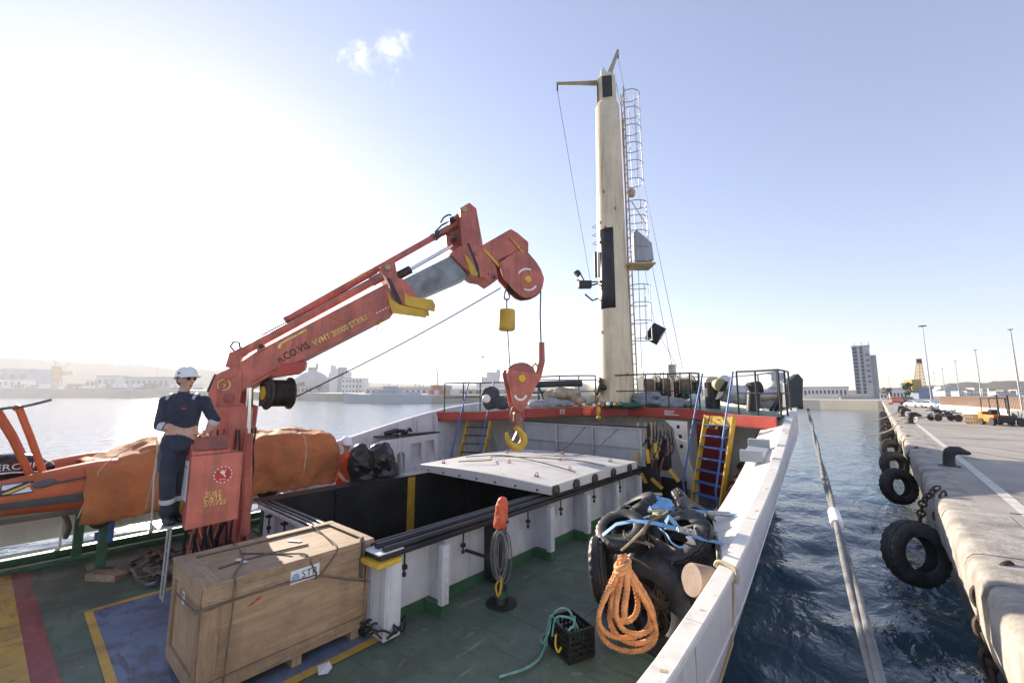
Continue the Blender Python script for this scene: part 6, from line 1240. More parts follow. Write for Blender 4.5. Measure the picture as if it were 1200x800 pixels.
# foredeck gear
def bundle(label, m, blobs, vox=.035, na=.07, ns=3.5, name='bundle', cat='bundle'):
    mb = MB()
    for c, r_ in blobs: mb.ball(c, r_, 14, 10)
    return remesh(mb, vox, 2, na, ns).build(name, m, label=label, cat=cat, smooth=180, weld=False)
bundle('beige folded tarpaulin bundle on the forecastle left of the mast', 'bundle_beige', [((-7.195, 10.422, 2.775), (.35, .3, .18)), ((-7.013, 10.840, 2.826), (.45, .3, .2)), ((-6.818, 11.006, 2.646), (.3, .3, .14))], cat='tarpaulin', name='tarpaulin_bundle')
bundle('grey flattened tarpaulin on the forecastle below the beige bundle', 'bundle_grey', [((-7.261, 9.578, 2.512), (.35, .3, .1)), ((-7.063, 10.009, 2.556), (.4, .3, .12)), ((-6.893, 10.417, 2.527), (.35, .3, .1))], cat='tarpaulin', name='tarpaulin_bundle')
bundle('grey sailcloth bundle right beside the mast foot', 'bundle_grey', [((-5.548, 12.874, 2.666), (.3, .3, .2)), ((-5.358, 13.168, 2.773), (.32, .3, .16)), ((-5.307, 12.817, 2.536), (.4, .3, .12))], cat='sailcloth', name='sailcloth_bundle')
bundle('long grey sailcloth bundle lying behind the red fascia toward the right stair', 'bundle_grey', [((-4.899, 13.164, 2.588), (.32, .28, .13)), ((-4.656, 13.370, 2.562), (.35, .28, .13)), ((-4.327, 13.388, 2.540), (.3, .26, .12)), ((-4.693, 12.945, 2.464), (.4, .25, .09))], cat='sailcloth', name='sailcloth_bundle')
bundle('dark green fishing net heap at the mast foot', 'net_green', [((-6.140, 11.714, 2.490), (.35, .25, .08)), ((-5.739, 11.924, 2.467), (.4, .25, .08)), ((-5.546, 12.220, 2.464), (.3, .2, .08))], .03, .06, 7, 'fishing_net', 'net')
bundle('green net lump beside the white pot near the right stair', 'net_green', [((-4.747, 15.000, 2.800), (.22, .2, .14))], .03, .06, 7, 'fishing_net', 'net')
fl = thing('rope_floats', (-6.423, 11.079, 2.497), 'string of red and orange floats lying behind the red fascia', 'floats')
for i in range(14):
    k = MB(); k.ball(Vector((-6.182, 10.759, 2.482))+rv*(-.5+i*.1)+Vector((random.uniform(-.08, .08), random.uniform(-.08, .08), random.uniform(0, .06))), random.uniform(.035, .06), 10, 8); k.build('float', random.choice(['fascia_red', 'bag_orange', 'yellow_paint', 'lettering_white']), fl, smooth=60)
bundle('orange rag draped over the red fascia left of the mast', 'bag_orange', [((-6.106, 10.430, 2.324), (.13, .1, .12)), ((-6.119, 10.550, 2.416), (.14, .1, .06))], .02, .03, 9, 'rag', 'cloth')
bundle('yellow glove shaped rag hanging over the red fascia below the mast', 'yellow_paint', [((-5.967, 10.810, 2.316), (.06, .06, .14)), ((-5.952, 10.823, 2.148), (.08, .06, .06))], .018, .02, 9, 'rag', 'cloth')
for c, lb, rd, L_ in (((-6.114, 14.756, 3.167), 'black mooring winch drum nearest the mast', .42, .5), ((-5.815, 15.536, 3.209), 'black mooring winch drum in the middle of the foredeck', .46, .55), ((-5.329, 16.212, 3.182), 'black mooring winch drum nearest the right stair', .48, .6)):
    t = thing('mooring_winch', (c[0], c[1], 2.4), lb, 'winch', 'winches on the foredeck'); c = Vector(c); c.z = 3.05
    for a_, b_, r_, m_ in ((-.5, -.42, rd, 'black_steel'), (.42, .5, rd, 'black_steel'), (-.42, .42, rd*.72, 'rope_brown'), (.5, .85, rd*.45, 'dark_grease'), (.85, .9, rd*.6, 'black_steel')):
        k = MB(); k.tube([c+rv*a_*L_, c+rv*b_*L_], r_, 20); k.build('drum' if m_ == 'rope_brown' else 'flange', m_, t, smooth=40)
    k = MB(); k.box((c.x, c.y, 2.6), (.7, .5, .45), R(40)); k.build('winch_base', 'black_steel', t, bev=.02)
    for q in (-.3, .1, .4):
        k = MB(); k.tube([c+rv*q+Vector((0, 0, -.2))-fv*.4, c+rv*(q+.08)+Vector((0, 0, .55))-fv*.3], .02, 6); k.build('lever', 'rusty_cream', t)
k = MB(); k.lathe([(0, 0), (.14, 0), (.15, .03), (.15, .4), (.1, .42), (0, .44)], 16, Matrix.Translation((*(-5.154, 14.522, 3.528)[:2], 3.4))); k.build('lantern', 'steel_galv', label='pale cylindrical lantern standing above the middle winch', cat='lantern', smooth=40)
k = MB(); k.tube([(*(-5.154, 14.522, 3.528)[:2], 2.4), (*(-5.154, 14.522, 3.528)[:2], 3.42)], .05, 8); k.build('lantern_post', 'rusty_cream', label='rusty post under the pale lantern on the foredeck', cat='post')
k = MB(); k.tube([Vector((-3.890, 14.548, 3.184))-fv*.6+Vector((0, 0, -.1)), Vector((-3.890, 14.548, 3.184))], .2, 24); vc = k.build('ventilator', 'rusty_cream', label='cream round ventilator cowl behind the blue handrail', cat='ventilator', smooth=40)
k = MB(); k.tube([Vector((-3.833, 14.334, 3.178)), Vector((*(-3.833, 14.334, 3.178)[:2], 2.35))], .22, 16); k.build('vent_trunk', 'black_steel', vc, smooth=40)
cv = thing('canvas_cover', (-2.544, 14.381, 2.598), 'white canvas covered machine with black stripes behind the starboard railing', 'canvas cover')
mb = MB(); 
for c, r_ in (((-3.007, 14.249, 2.800), (.4, .3, .3)), ((-2.677, 14.530, 2.697), (.45, .4, .3)), ((-2.296, 14.986, 2.774), (.42, .4, .42)), ((-2.076, 15.566, 2.906), (.28, .3, .45))): mb.ball(c, r_)
remesh(mb, .05, 3, .12, 2).build('canvas', 'canvas_white', cv, smooth=180, weld=False)
for i in range(3):
    a, b = Vector((-2.198, 13.887, 2.344))+rv*(.13*i), Vector((-1.957, 14.486, 2.849))+rv*(.13*i); k = MB(); k.bar(a, b, .09, .03); k.build('black_stripe', 'hold_black', cv)
cv2 = bundle('white canvas hood with black patch left of the starboard railing', 'canvas_white', [((-3.552, 14.573, 2.989), (.3, .3, .45)), ((-3.345, 14.487, 2.800), (.35, .3, .3))], .045, .08, 2.5, 'canvas_hood', 'canvas cover')
k = MB(); k.bar((-3.555, 13.914, 2.645), (-3.395, 14.181, 3.193), .22, .03); k.build('black_patch', 'hold_black', label='slanted black patch on the white canvas hood', cat='patch')
k = MB(); k.tube([(-2.629, 13.783, 2.312), (-2.578, 13.826, 2.898)], .17, 14); k.build('bollard_post', 'black_steel', label='short black mooring post on the forecastle in front of the canvas', cat='bollard', smooth=40)
k = MB(); k.tube([(-2.886, 14.089, 2.724), (-2.479, 14.042, 2.677), (-1.857, 14.965, 2.724)], .06, 10); k.build('cream_pipe', 'rusty_cream', label='cream horizontal pipe across the white canvas machine', cat='pipe', smooth=60)
k = MB(); k.box((-2.292, 15.645, 3.287), (.4, .3, .4), R(40)); k.build('control_box', 'steel_galv', label='grey control box on top of the white canvas machine', cat='box', bev=.02)
k = MB(); k.tube([(-2.757, 14.199, 2.952), (-2.521, 14.400, 3.003)], .2, 20); k.build('grey_drum', 'dark_grease', label='grey drum showing out of the white canvas machine', cat='drum', smooth=40)
for i, (px) in enumerate(((-1.744, 15.061, 2.977), (-1.699, 15.887, 3.066))):
    k = MB(); k.box((px[0], px[1], 2.85), (.13, .13, 1.0), R(30)); k.build('fairlead_post', 'rail_dark', label=('dark fairlead post inside the starboard railing corner', 'dark fairlead post outermost at the starboard bow')[i], cat='post', bev=.03)
k = MB(); k.prism([(-.2, 2.45), (.22, 2.5), (.3, 3.2), (.18, 3.35), (-.15, 3.1)], -.1, .1, frame((-1.62, 13.4, 0), rv)); k.build('bow_chock', 'rail_dark', label='dark pointed plate at the head of the mooring line on the bow', cat='chock', bev=.02)
k = MB(); k.tube([(-8.596, 10.018, 3.066), (-7.739, 10.747, 3.119), (-6.881, 11.477, 3.146)], .1, 12); k.build('stowed_boom', 'rail_dark', label='dark horizontal boom stowed on the forecastle left of the mast', cat='boom', smooth=50)
k = MB(); k.tube([(-7.320, 10.841, 3.062), (-6.849, 10.716, 2.497)], .035, 8); k.tube([(-7.803, 10.430, 3.036), (-7.392, 10.255, 2.497)], .035, 8); k.build('boom_rest', 'rail_dark', label='dark strut legs holding the stowed boom', cat='strut')
bundle('dark hooded winch on the port side of the forecastle behind the stair', 'bundle_dark', [((-8.514, 9.037, 2.700), (.3, .3, .35)), ((-8.132, 9.099, 2.556), (.3, .3, .2))], .04, .06, 3, 'hooded_winch', 'winch')
k = MB(); k.ball((-8.262, 8.594, 2.681), .12, 14, 10); k.build('white_buoy', 'hull_white', label='small white buoy beside the dark hooded winch', cat='buoy', smooth=60)
k = MB(); k.lathe([(0, 0), (.25, 0), (.3, .04), (.3, .1), (.1, .14), (.09, .5), (0, .5)], 20, basis((-6.733, 12.128, 3.074), (.7, .5, -.2))); k.build('warping_head', 'rail_dark', label='dark round warping head left beside the mast', cat='winch', smooth=40)
bundle('blue white tarpaulin heap on the foredeck behind the left railing', 'canvas_white', [((-7.661, 12.652, 2.859), (.5, .4, .35)), ((-7.337, 12.665, 2.684), (.4, .4, .25))], .05, .1, 2, 'tarpaulin_heap', 'tarpaulin')
pot = MB(); pot.lathe([(0, 0), (.12, 0), (.14, .25), (0, .27)], 14, Matrix.Translation((*(-4.415, 14.363, 2.717)[:2], 2.55))); pot.build('white_pot', 'hull_white', label='small white pot beside the green net lump', cat='pot', smooth=40)
# ================================================================== mooring line
ml = thing('mooring_line', (-1.35, 14, 2.4), 'grey mooring line running from the bow past the hull to the quay', 'mooring line')
A, B, C_ = Vector((-1.33, 14, 2.42)), Vector((-0.068, 2.240, 1.706)), Vector((.95, -6.5, 1.3))
def bez(t): return A*(1-t)**2+2*(A.lerp(B, .5)+Vector((0, 0, -.12)))*t*(1-t)+B*t*t
path = [bez(t) for t in np.linspace(0, 1, 160)]; tcm_old = tcm; d_ = (path[-1]-path[-2]).normalized()
path += [path[-1].lerp(C_, t) for t in np.linspace(0, 1, 30)[1:]]
def strands(path, R0, n, pitch, name, m, par):
    L = [0]
    for a, b in zip(path, path[1:]): L.append(L[-1]+(b-a).length)
    for s_ in range(n):
        out = []
        for i, p in enumerate(path):
            t = (path[min(i+1, len(path)-1)]-path[max(i-1, 0)]).normalized(); u = t.cross(Vector((0, 0, 1))).normalized(); v = t.cross(u); a = L[i]/pitch*6.283+s_*6.283/n; out.append(p+(u*math.cos(a)+v*math.sin(a))*R0*.5)
        k = MB(); k.tube(out, R0*.6, 7); k.build(name, m, par, smooth=60)
strands(path, .03, 2, 5.5, 'rope_strand', 'rope_grey', ml)
k = MB(); k.tube([bez(t) for t in np.linspace(.8, .83, 6)], .042, 10); k.build('white_whipping', 'lettering_white', ml, smooth=60)
# ================================================================== quay furniture
for i, (y, z) in enumerate(((9.2, .38), (16.6, .2), (21.3, .2), (26.8, .22), (33, .25), (39.5, .25), (46, .25), (53, .25), (60, .25), (68, .25))):
    lb = ['nearest tyre fender hanging on chains from the quay edge', 'second nearest tyre fender on the quay', 'third nearest tyre fender on the quay'][i] if i < 3 else '%s tyre fender in the row along the quay wall, counted from the nearest' % ('fourth', 'fifth', 'sixth', 'seventh', 'eighth', 'ninth', 'tenth')[i-3]
    x = (.33 if i == 0 else qx(y)-.3); tyre((x, y, z), (.66, -.75, .12), .95 if i == 0 else 1.0, lb, 'tyre fenders along the quay', 'rubber_grey', 1.05, 'tyre_fender')
def chain(name, label, pts, L=.13, r=.014, group=None, w=.045):
    t = thing(name, pts[0], label, 'chain', group); P = [Vector(p) for p in pts]; seg = []
    for a, b in zip(P, P[1:]):
        n = max(1, round((b-a).length/(L*.78)))
        for i in range(n): seg.append((a.lerp(b, (i+.5)/n), (b-a).normalized()))
    for i, (c, d) in enumerate(seg):
        M = basis(c, (0, 0, 1) if abs(d.z) < .9 else (1, 0, 0), d); s = Vector((0, 0, 1)).cross(d)
        if s.length < .1: s = Vector((1, 0, 0))
        s.normalize(); u = d.cross(s); q = s if i % 2 else u
        k = MB(); k.tube([c+d*(L*.5*math.cos(a)*(1.0))+q*(w*math.sin(a)) for a in np.linspace(0, 6.283, 12, endpoint=False)], r, 6, closed=True); k.build('link', 'chain_rust', t, smooth=60)
chain('fender_chain', 'outer chain from the nearest tyre fender up to the quay edge', [(.42, 9.25, .86), (.5, 9.6, 1.1), (.72, 9.95, 1.3)], .15, .016)
chain('fender_chain', 'inner chain from the nearest tyre fender up to the quay edge', [(.62, 9.3, .8), (.63, 9.35, 1.0), (.74, 9.45, 1.3)], .15, .018)
for i, y in enumerate((16.6, 21.3, 26.8, 33)):
    chain('fender_chain', 'pair of chains at the %s tyre fender on the quay' % ('second', 'third', 'fourth', 'fifth')[i], [(qx(y)-.1, y, .72), (qx(y)+.02, y+.3, 1.1), (qx(y)+.2, y+.5, 1.28)], .17, .018)
chain('quay_chain', 'heavy rusty chain hanging in the near notch of the quay cap', [(.86, 6.1, 1.24), (.6, 5.8, 1.05), (.58, 5.7, .7), (.6, 5.62, .2), (.62, 5.6, -.2)], .17, .022)
def bollard(loc, label, s=1.0):
    t = thing('quay_bollard', loc, label, 'bollard', 'bollards along the quay edge'); x, y, z = loc; M = Matrix.Translation(loc) @ Matrix.Scale(s, 4)
    k = MB(); k.lathe([(0, 0), (.24, 0), (.24, .03), (.17, .05), (0, .05)], 20, M); k.build('base_flange', 'iron', t, smooth=40)
    mb = MB(); f_ = lambda p: M @ Vector(p)
    mb.tube([f_((0, 0, .0)), f_((0, 0, .2)), f_((.02, .0, .36)), f_((.1, .01, .46)), f_((.24, .02, .47)), f_((.42, .03, .40))], [.15*s, .135*s, .14*s, .14*s, .12*s, .06*s], 14); mb.ball(f_((.03, 0, .42)), .13*s); mb.ball(f_((.4, .03, .405)), (.09*s, .07*s, .055*s))
    remesh(mb, .022*s, 3).build('bollard_head', 'iron', t, smooth=180, weld=False)
bollard((1.18, 13.3, QZ), 'nearest rusty kidney shaped bollard on the quay apron', .74); bollard((1.5, 31.3, QZ), 'second bollard along the quay edge', 1.05); bollard((1.6, 41, QZ), 'third bollard along the quay edge', 1.05); bollard((1.7, 48, QZ), 'farthest bollard along the quay edge', 1.05)
rope('quay_line', [(1.5, 31.2, 1.6), (1.1, 30.8, 1.45), (.6, 29, 1.0), (-.4, 27, .7)], .03, 'rope_cream', label='pale mooring rope from the second bollard down to the water side', cat='rope')
rope('quay_line', [(1.55, 41, 1.6), (.9, 40, 1.3), (-.5, 36, .9)], .03, 'rope_cream', label='pale mooring rope from the third bollard across the fenders', cat='rope')
# ================================================================== far shore to port
def fbuild(name, label, cat, a, b, z0, z1, deep, wall, roof='far_grey', nwin=0, rows=1, gable=0, group=None, winm='window_glass'):
    """building whose face runs from plan point a to b, going back by deep"""
    a, b = Vector((a[0], a[1], 0)), Vector((b[0], b[1], 0)); u = (b-a); L = u.length; u.normalize(); n = Vector((u.y, -u.x, 0))
    if n.dot(-a) < 0: n = -n
    t = thing(name, (*((a+b)/2)[:2], z0), label, cat, group); F = lambda s, z, d: a+u*s-n*d+Vector((0, 0, z))
    k = MB(); k.loft([[F(0, z, 0), F(L, z, 0), F(L, z, deep), F(0, z, deep)] for z in (z0-2, z1)]); k.build('wall', wall, t)
    e = L*.015; k = MB()
    if gable: k.add([F(-e, z1, -e), F(L+e, z1, -e), F(L+e, z1, deep+e), F(-e, z1, deep+e), F(-e, z1+gable, deep/2), F(L+e, z1+gable, deep/2)], [(0,1,5,4),(2,3,4,5),(0,4,3),(1,2,5),(0,1,2,3)])
    else: k.loft([[F(-e, z, -e), F(L+e, z, -e), F(L+e, z, deep+e), F(-e, z, deep+e)] for z in (z1+.01, z1+(z1-z0)*.05+.1)])
    k.build('roof', roof, t)
    H = z1-z0
    for r_ in range(rows):
        for i in range(nwin):
            s0 = L*(i+.25)/nwin; s1 = L*(i+.72)/nwin; za = z0+H*(r_+.3)/rows; zb = z0+H*(r_+.75)/rows
            k = MB(); k.loft([[F(s0, z, .1), F(s1, z, .1), F(s1, z, -.08), F(s0, z, -.08)] for z in (za, zb)]); k.build('window', winm, t)
    return t
fbuild('warehouse', 'large blue grey warehouse at the left end of the far shore', 'warehouse', (-916.694, -38.248, 16.460), (-862.517, 7.860, 16.460), 10, 36, 40, 'far_blue', 'far_grey', 5)
fbuild('storage_shed', 'low white shed in front of the blue grey warehouse', 'shed', (-875.816, -29.721, 15.977), (-837.043, 3.277, 15.977), 10, 22, 15, 'far_white', 'far_grey', 6)
fbuild('warehouse', 'small grey warehouse right of the harbour crane on the far shore', 'warehouse', (-785.597, 66.758, 16.339), (-764.811, 84.448, 16.339), 10, 27, 20, 'far_grey', 'far_dark', 3)
fbuild('storage_shed', 'lowest shed left of the small grey warehouse', 'shed', (-788.883, 57.396, 16.219), (-779.441, 65.431, 16.219), 10, 21, 12, 'far_grey', 'far_grey', 2)
fbuild('warehouse', 'wide grey warehouse left of the man in the helmet on the far shore', 'warehouse', (-675.134, 81.981, 14.889), (-634.923, 116.204, 14.889), 8, 22.5, 30, 'far_grey', 'far_dark', 8)
def latt(mb, a, b, w0, w1, n, r):
    a, b = Vector(a), Vector(b); d = (b-a).normalized(); s = d.orthogonal().normalized(); q = d.cross(s)
    cs = [(s*i+q*j) for i, j in ((1, 1), (-1, 1), (-1, -1), (1, -1))]; P = [[a.lerp(b, t)+c*((w0+(w1-w0)*t)/2) for c in cs] for t in np.linspace(0, 1, n+1)]
    for i in range(n):
        for k_ in range(4):
            mb.tube([P[i][k_], P[i+1][k_]], r, 4); mb.tube([P[i][k_], P[i+1][(k_+1) % 4]], r*.7, 4); mb.tube([P[i+1][k_], P[i+1][(k_+1) % 4]], r*.7, 4)
    return mb
hc_ = thing('harbour_crane', (-823.705, 34.326, 16.339), 'ochre harbour crane with raised jibs on the far left shore', 'crane')
latt(MB(), (-825.202, 33.052, 14.077), (-826.937, 31.575, 39.090), 7, 5, 5, .45).build('tower', 'far_ochre', hc_); k = MB(); k.box((-820.023, 37.459, 31.101), (18, 7, 5), R(40)); k.build('machine_house', 'far_ochre', hc_)
k = MB(); k.box((-824.495, 31.027, 35.545), (7, 6, 9), R(40)); k.build('cab', 'far_ochre', hc_)
for a, b in (((-827.808, 30.834, 39.090), (-836.083, 23.791, 59.766)), ((-826.937, 31.575, 39.090), (-845.066, 16.146, 78.307)), ((-819.739, 37.701, 36.805), (-813.702, 42.839, 45.961))): k = MB(); k.tube([a, b], .55, 4); k.build('jib', 'far_ochre', hc_)
k = MB(); k.tube([(-836.083, 23.791, 59.766), (-820.140, 37.359, 32.241)], .25, 4); k.build('backstay', 'far_dark', hc_); k = MB(); k.tube([(-845.066, 16.146, 78.307), (-836.083, 23.791, 59.766)], .2, 4); k.build('hoist_line', 'far_dark', hc_)
def pole(label, a, b, r=.15, head=None, name='light_pole', m='lamp_grey', cat='lamp post', group='tall light poles'):
    t = thing(name, a, label, cat, group); a, b = Vector(a), Vector((a[0], a[1], b[2])); k = MB(); k.tube([a-Vector((0, 0, .5)), b], [r, r*.55], 8); k.build('shaft', m, t, smooth=60)
    if head:
        k = MB(); k.lathe([(0, -head*.12), (head*.9, -head*.1), (head, 0), (head*.9, head*.12), (0, head*.15)], 12, Matrix.Translation(b)); k.build('lamp_ring', 'far_dark', t, smooth=40)
    return t
pole('thin mast standing by the wide warehouse on the far shore', (-640.660, 104.756, 12.768), (-642.628, 103.081, 36.900), .35, 1.2)
pole('tall light pole on the far shore left of the hook block', (-179.032, 182.481, 2.800), (-179.187, 182.348, 25.592), .3, 1.6)

CW = ['white', 'rust red', 'grey', 'brown', 'dark']
for c, w_, h_, m_, lb in (
    ((-824.894, -8.706, 9.173), 8, 4, 'far_white', 'farthest left white lorry box under the warehouse'),
    ((-813.479, 1.009, 9.173), 8, 5, 'far_red', 'rust red lorry box under the blue grey warehouse'),
    ((-803.695, 9.336, 9.173), 9, 6, 'far_white', 'white lorry box left of the harbour crane'),
    ((-795.541, 16.275, 9.173), 13, 5, 'far_grey', 'grey lorry box beside the harbour crane foot'),
    ((-789.018, 21.826, 9.173), 10, 6, 'far_white', 'white lorry box touching the harbour crane foot'),
    ((-762.927, 44.031, 9.173), 9, 6, 'far_brown', 'brown lorry box right of the harbour crane'),
    ((-754.774, 50.971, 9.173), 8, 6, 'far_brown', 'second brown lorry box right of the harbour crane'),
    ((-746.620, 57.910, 9.173), 13, 4, 'far_white', 'white lorry box below the lowest shed'),
    ((-731.944, 70.400, 9.173), 11, 6, 'far_white', 'white lorry box below the small grey warehouse'),
    ((-724.606, 76.646, 9.173), 11, 6, 'far_dark', 'dark lorry box below the small grey warehouse'),
    ((-638.477, 73.785, 8.473), 12, 5, 'far_white', 'white lorry box between the two grey warehouses'),
    ((-621.784, 87.992, 8.473), 12, 5, 'far_white', 'white lorry box below the wide warehouse'),
    ((-612.349, 96.022, 8.473), 12, 5, 'far_dark', 'dark lorry box below the wide warehouse near the mast'),
    ((-592.027, 113.318, 8.473), 8, 4, 'far_white', 'white lorry box just left of the helmet'),
    ((-584.769, 119.494, 8.473), 10, 5, 'far_white', 'white lorry box hidden partly by the helmet'),
    ((-571.705, 130.613, 8.473), 10, 5, 'far_white', 'white lorry box right of the helmet'),
    ):
    t = thing('parked_lorry', c, lb, 'lorry', 'lorries parked along the far shore'); ang = math.atan2(c[1], c[0])+R(90)
    z_ = 9 if c[0] < -560 else 7
    k = MB(); k.box((c[0], c[1], z_+h_/2+1), (w_, 4, h_), ang); k.build('cargo_box', m_, t); k = MB(); k.box((c[0]+math.cos(ang)*(w_/2+1.5), c[1]+math.sin(ang)*(w_/2+1.5), z_+2.2), (2.4, 3.6, 3), ang); k.build('cab', 'far_grey', t); k = MB(); k.box((c[0], c[1], z_+.3), (w_*.9, 3, 1.4), ang); k.build('wheels', 'far_dark', t)
dome = thing('storage_dome', (-404.331, 181.140, 6.017), 'large grey storage dome on the far shore beside silos', 'dome')
c = Vector((-414.439, 185.669, 6.098)); c.z = 3
k = MB(); k.lathe([(21*math.cos(a), 23*math.sin(a)) for a in np.linspace(0, math.pi/2-.02, 12)]+[(0, 23)], 32, Matrix.Translation(c)); k.build('dome_shell', 'far_grey', dome, smooth=60)
k = MB(); k.box(c+Vector((0, 0, 24)), (7, 5, 5), R(40)); k.build('cupola', 'far_grey', dome); k = MB(); k.box(c+Vector((3, 2.6, 27)), (2, 2, 6), R(40)); k.build('vent', 'far_grey', dome)
fbuild('silo_block', 'pale narrow silo tower next to the storage dome', 'silo', (-387.693, 188.734, 5.977), (-383.426, 192.366, 5.977), 3, 22, 8, 'far_grey')
sl_ = thing('silo_tower', (-381.597, 193.923, 5.977), 'tallest pale silo tower with stepped top right of the dome', 'silo')
for x_, w_, h_ in ((-3, 3, 27), (1, 5, 24), (6, 6, 25.5), (11, 5, 21)):
    c = Vector((-382.206, 193.404, 5.977))+Vector((.7615, .648, 0))*x_; c.z = 3+h_/2; k = MB(); k.box(c, (w_, 7, h_), R(40.4)); k.build('silo_cell', 'far_white' if x_ % 2 else 'far_grey', sl_)
fbuild('factory_block', 'wide pale factory block right of the silo tower', 'factory', (-363.557, 189.579, 5.092), (-349.484, 201.556, 5.092), 3, 17, 16, 'far_white', 'far_grey', 6, 3)
fbuild('factory_block', 'low pale building at the foot of the dome', 'building', (-344.678, 139.989, 3.463), (-332.973, 149.951, 3.463), 3, 9, 10, 'far_grey', 'far_grey', 5)
fbuild('long_warehouse', 'long low dark roofed warehouse behind the grey ship', 'warehouse', (-246.578, 144.691, 2.258), (-208.288, 177.278, 2.258), 2.5, 6.4, 16, 'far_white', 'far_dark', 14, 1, 1.5)
fbuild('long_warehouse', 'long low warehouse left of the forecastle stair', 'warehouse', (-184.405, 158.210, 2.318), (-140.751, 195.363, 2.318), 2.3, 5.4, 16, 'far_beige', 'far_blue', 14, 1, 1.2)
for i, (x) in enumerate(((-175.342, 142.288, 1.018), (-173.290, 144.034, 1.018), (-171.238, 145.780, 1.018), (-169.187, 147.526, 1.018), (-167.135, 149.272, 1.018), (-175.101, 143.806, 1.010), (-170.979, 147.314, 1.010))):
    up_ = i > 4; c = Vector(x); k = MB(); k.box((c.x, c.y, 2.6+1.25+(2.55 if up_ else 0)), (2.5, 5, 2.5), R(-10)); k.build('shipping_container', ('far_red', 'far_white', 'far_red', 'far_ochre', 'far_white', 'far_red', 'far_grey')[i], label=('rust red container at the left end of the quayside row', 'white container second in the quayside row', 'rust red container in the middle of the quayside row', 'ochre container fourth in the quayside row', 'white container at the right end of the quayside row', 'rust red container stacked on the left of the row', 'grey container stacked on the right of the row')[i], cat='container', group='containers on the far quay')
# grey ship alongside the far quay
gs = thing('moored_ship', (-174.544, 114.078, -0.807), 'pale grey ship with low superstructure moored at the far quay', 'ship'); ga, gb = Vector((-194.675, 103.510, -0.898)), Vector((-162.509, 130.886, -0.898)); gd = (gb-ga); GL = gd.length; gd.normalize(); gn = Vector((gd.y, -gd.x, 0)); gp = lambda s, d, z: Vector((ga.x, ga.y, 0))+gd*s+gn*d+Vector((0, 0, z))
rows = []
for t in np.linspace(0, 1, 14):
    w_ = 3.2*min(1, (t/.25)**.6 if t > 0 else 0)*(1-.25*max(0, t-.85)/.15)+.05; zt_ = 2.6+1.0*max(0, .25-t)/.25; rk = -1.5*max(0, .12-t)/.12; rows.append([gp(t*GL+rk, -w_, zt_), gp(t*GL+rk, w_, zt_), gp(t*GL+.3, w_*.85, -1.6), gp(t*GL+.3, -w_*.85, -1.6)])
k = MB(); k.loft(rows); k.build('hull', 'ship_grey', gs, smooth=40)
for s, w_, h_, d_ in ((.45, 9, 2.2, 2.2), (.52, 6, 4.2, 1.8), (.62, 4, 3.2, 2.0), (.36, 4, 1.4, 2), (.78, 7, 1.2, 2.2)):
    k = MB(); c = gp(s*GL, 0, 2.6+h_/2); k.box(c, (w_, d_*2, h_), math.atan2(gd.y, gd.x)); k.build('superstructure', 'ship_grey', gs)
for s, h_ in ((.14, 6), (.5, 8.5), (.6, 7), (.85, 6)):
    k = MB(); k.tube([gp(s*GL, 0, 2.6), gp(s*GL, 0, 2.6+h_)], .14, 5); k.build('ship_mast', 'far_grey', gs)
for s in np.linspace(.42, .58, 6):
    k = MB(); k.box(gp(s*GL, 2.21, 4.1), (.6, .1, .5), math.atan2(gd.y, gd.x)); k.build('porthole', 'far_dark', gs)
fy = thing('white_ferry', (-226.600, 240.482, 2.800), 'white ferry upperworks seen behind the crane hook', 'ship')
for x_, z0, z1, w_ in ((0, 2, 12, 22), (0, 12, 16, 14), (1, 16, 20, 8), (6, 16, 22, 3)):
    c = Vector((-226.600, 240.482, 2.800))+Vector((.7615, .648, 0))*x_; k = MB(); k.box((c.x, c.y, (z0+z1)/2), (w_, 8, z1-z0), R(40.4)); k.build('ferry_deck', 'far_white', fy)
c = Vector((-226.600, 240.482, 2.800)); k = MB(); k.tube([(c.x, c.y, 20), (c.x, c.y, 27)], .3, 5); k.build('ferry_mast', 'far_white', fy)
cn_ = thing('harbour_crane', (-234.679, 194.212, 2.800), 'thin distant harbour crane left of the forecastle', 'crane'); k = MB(); k.tube([(-234.679, 194.212, 2.800), (-235.475, 193.535, 22.241)], .5, 4); k.build('tower', 'far_grey', cn_); k = MB(); k.tube([(-235.370, 193.624, 16.132), (-231.240, 197.139, 19.794)], .25, 4); k.build('jib', 'far_grey', cn_)
for i, (x, h_) in enumerate((((-346.035, 257.016, 2.800), 16), ((-347.644, 268.779, 2.800), 12), ((-381.652, 226.704, 2.800), 18), ((-307.827, 289.534, 2.800), 15))):
    k = MB(); k.tube([(x[0], x[1], 2), (x[0], x[1], 2+h_)], .45, 5); k.build('far_mast', 'far_grey', label=('thin far mast over the grey ship stern', 'shorter far mast right of the grey ship', 'far mast beside the factory block', 'far mast left of the forecastle rail')[i], cat='mast', group='thin masts far behind the harbour')
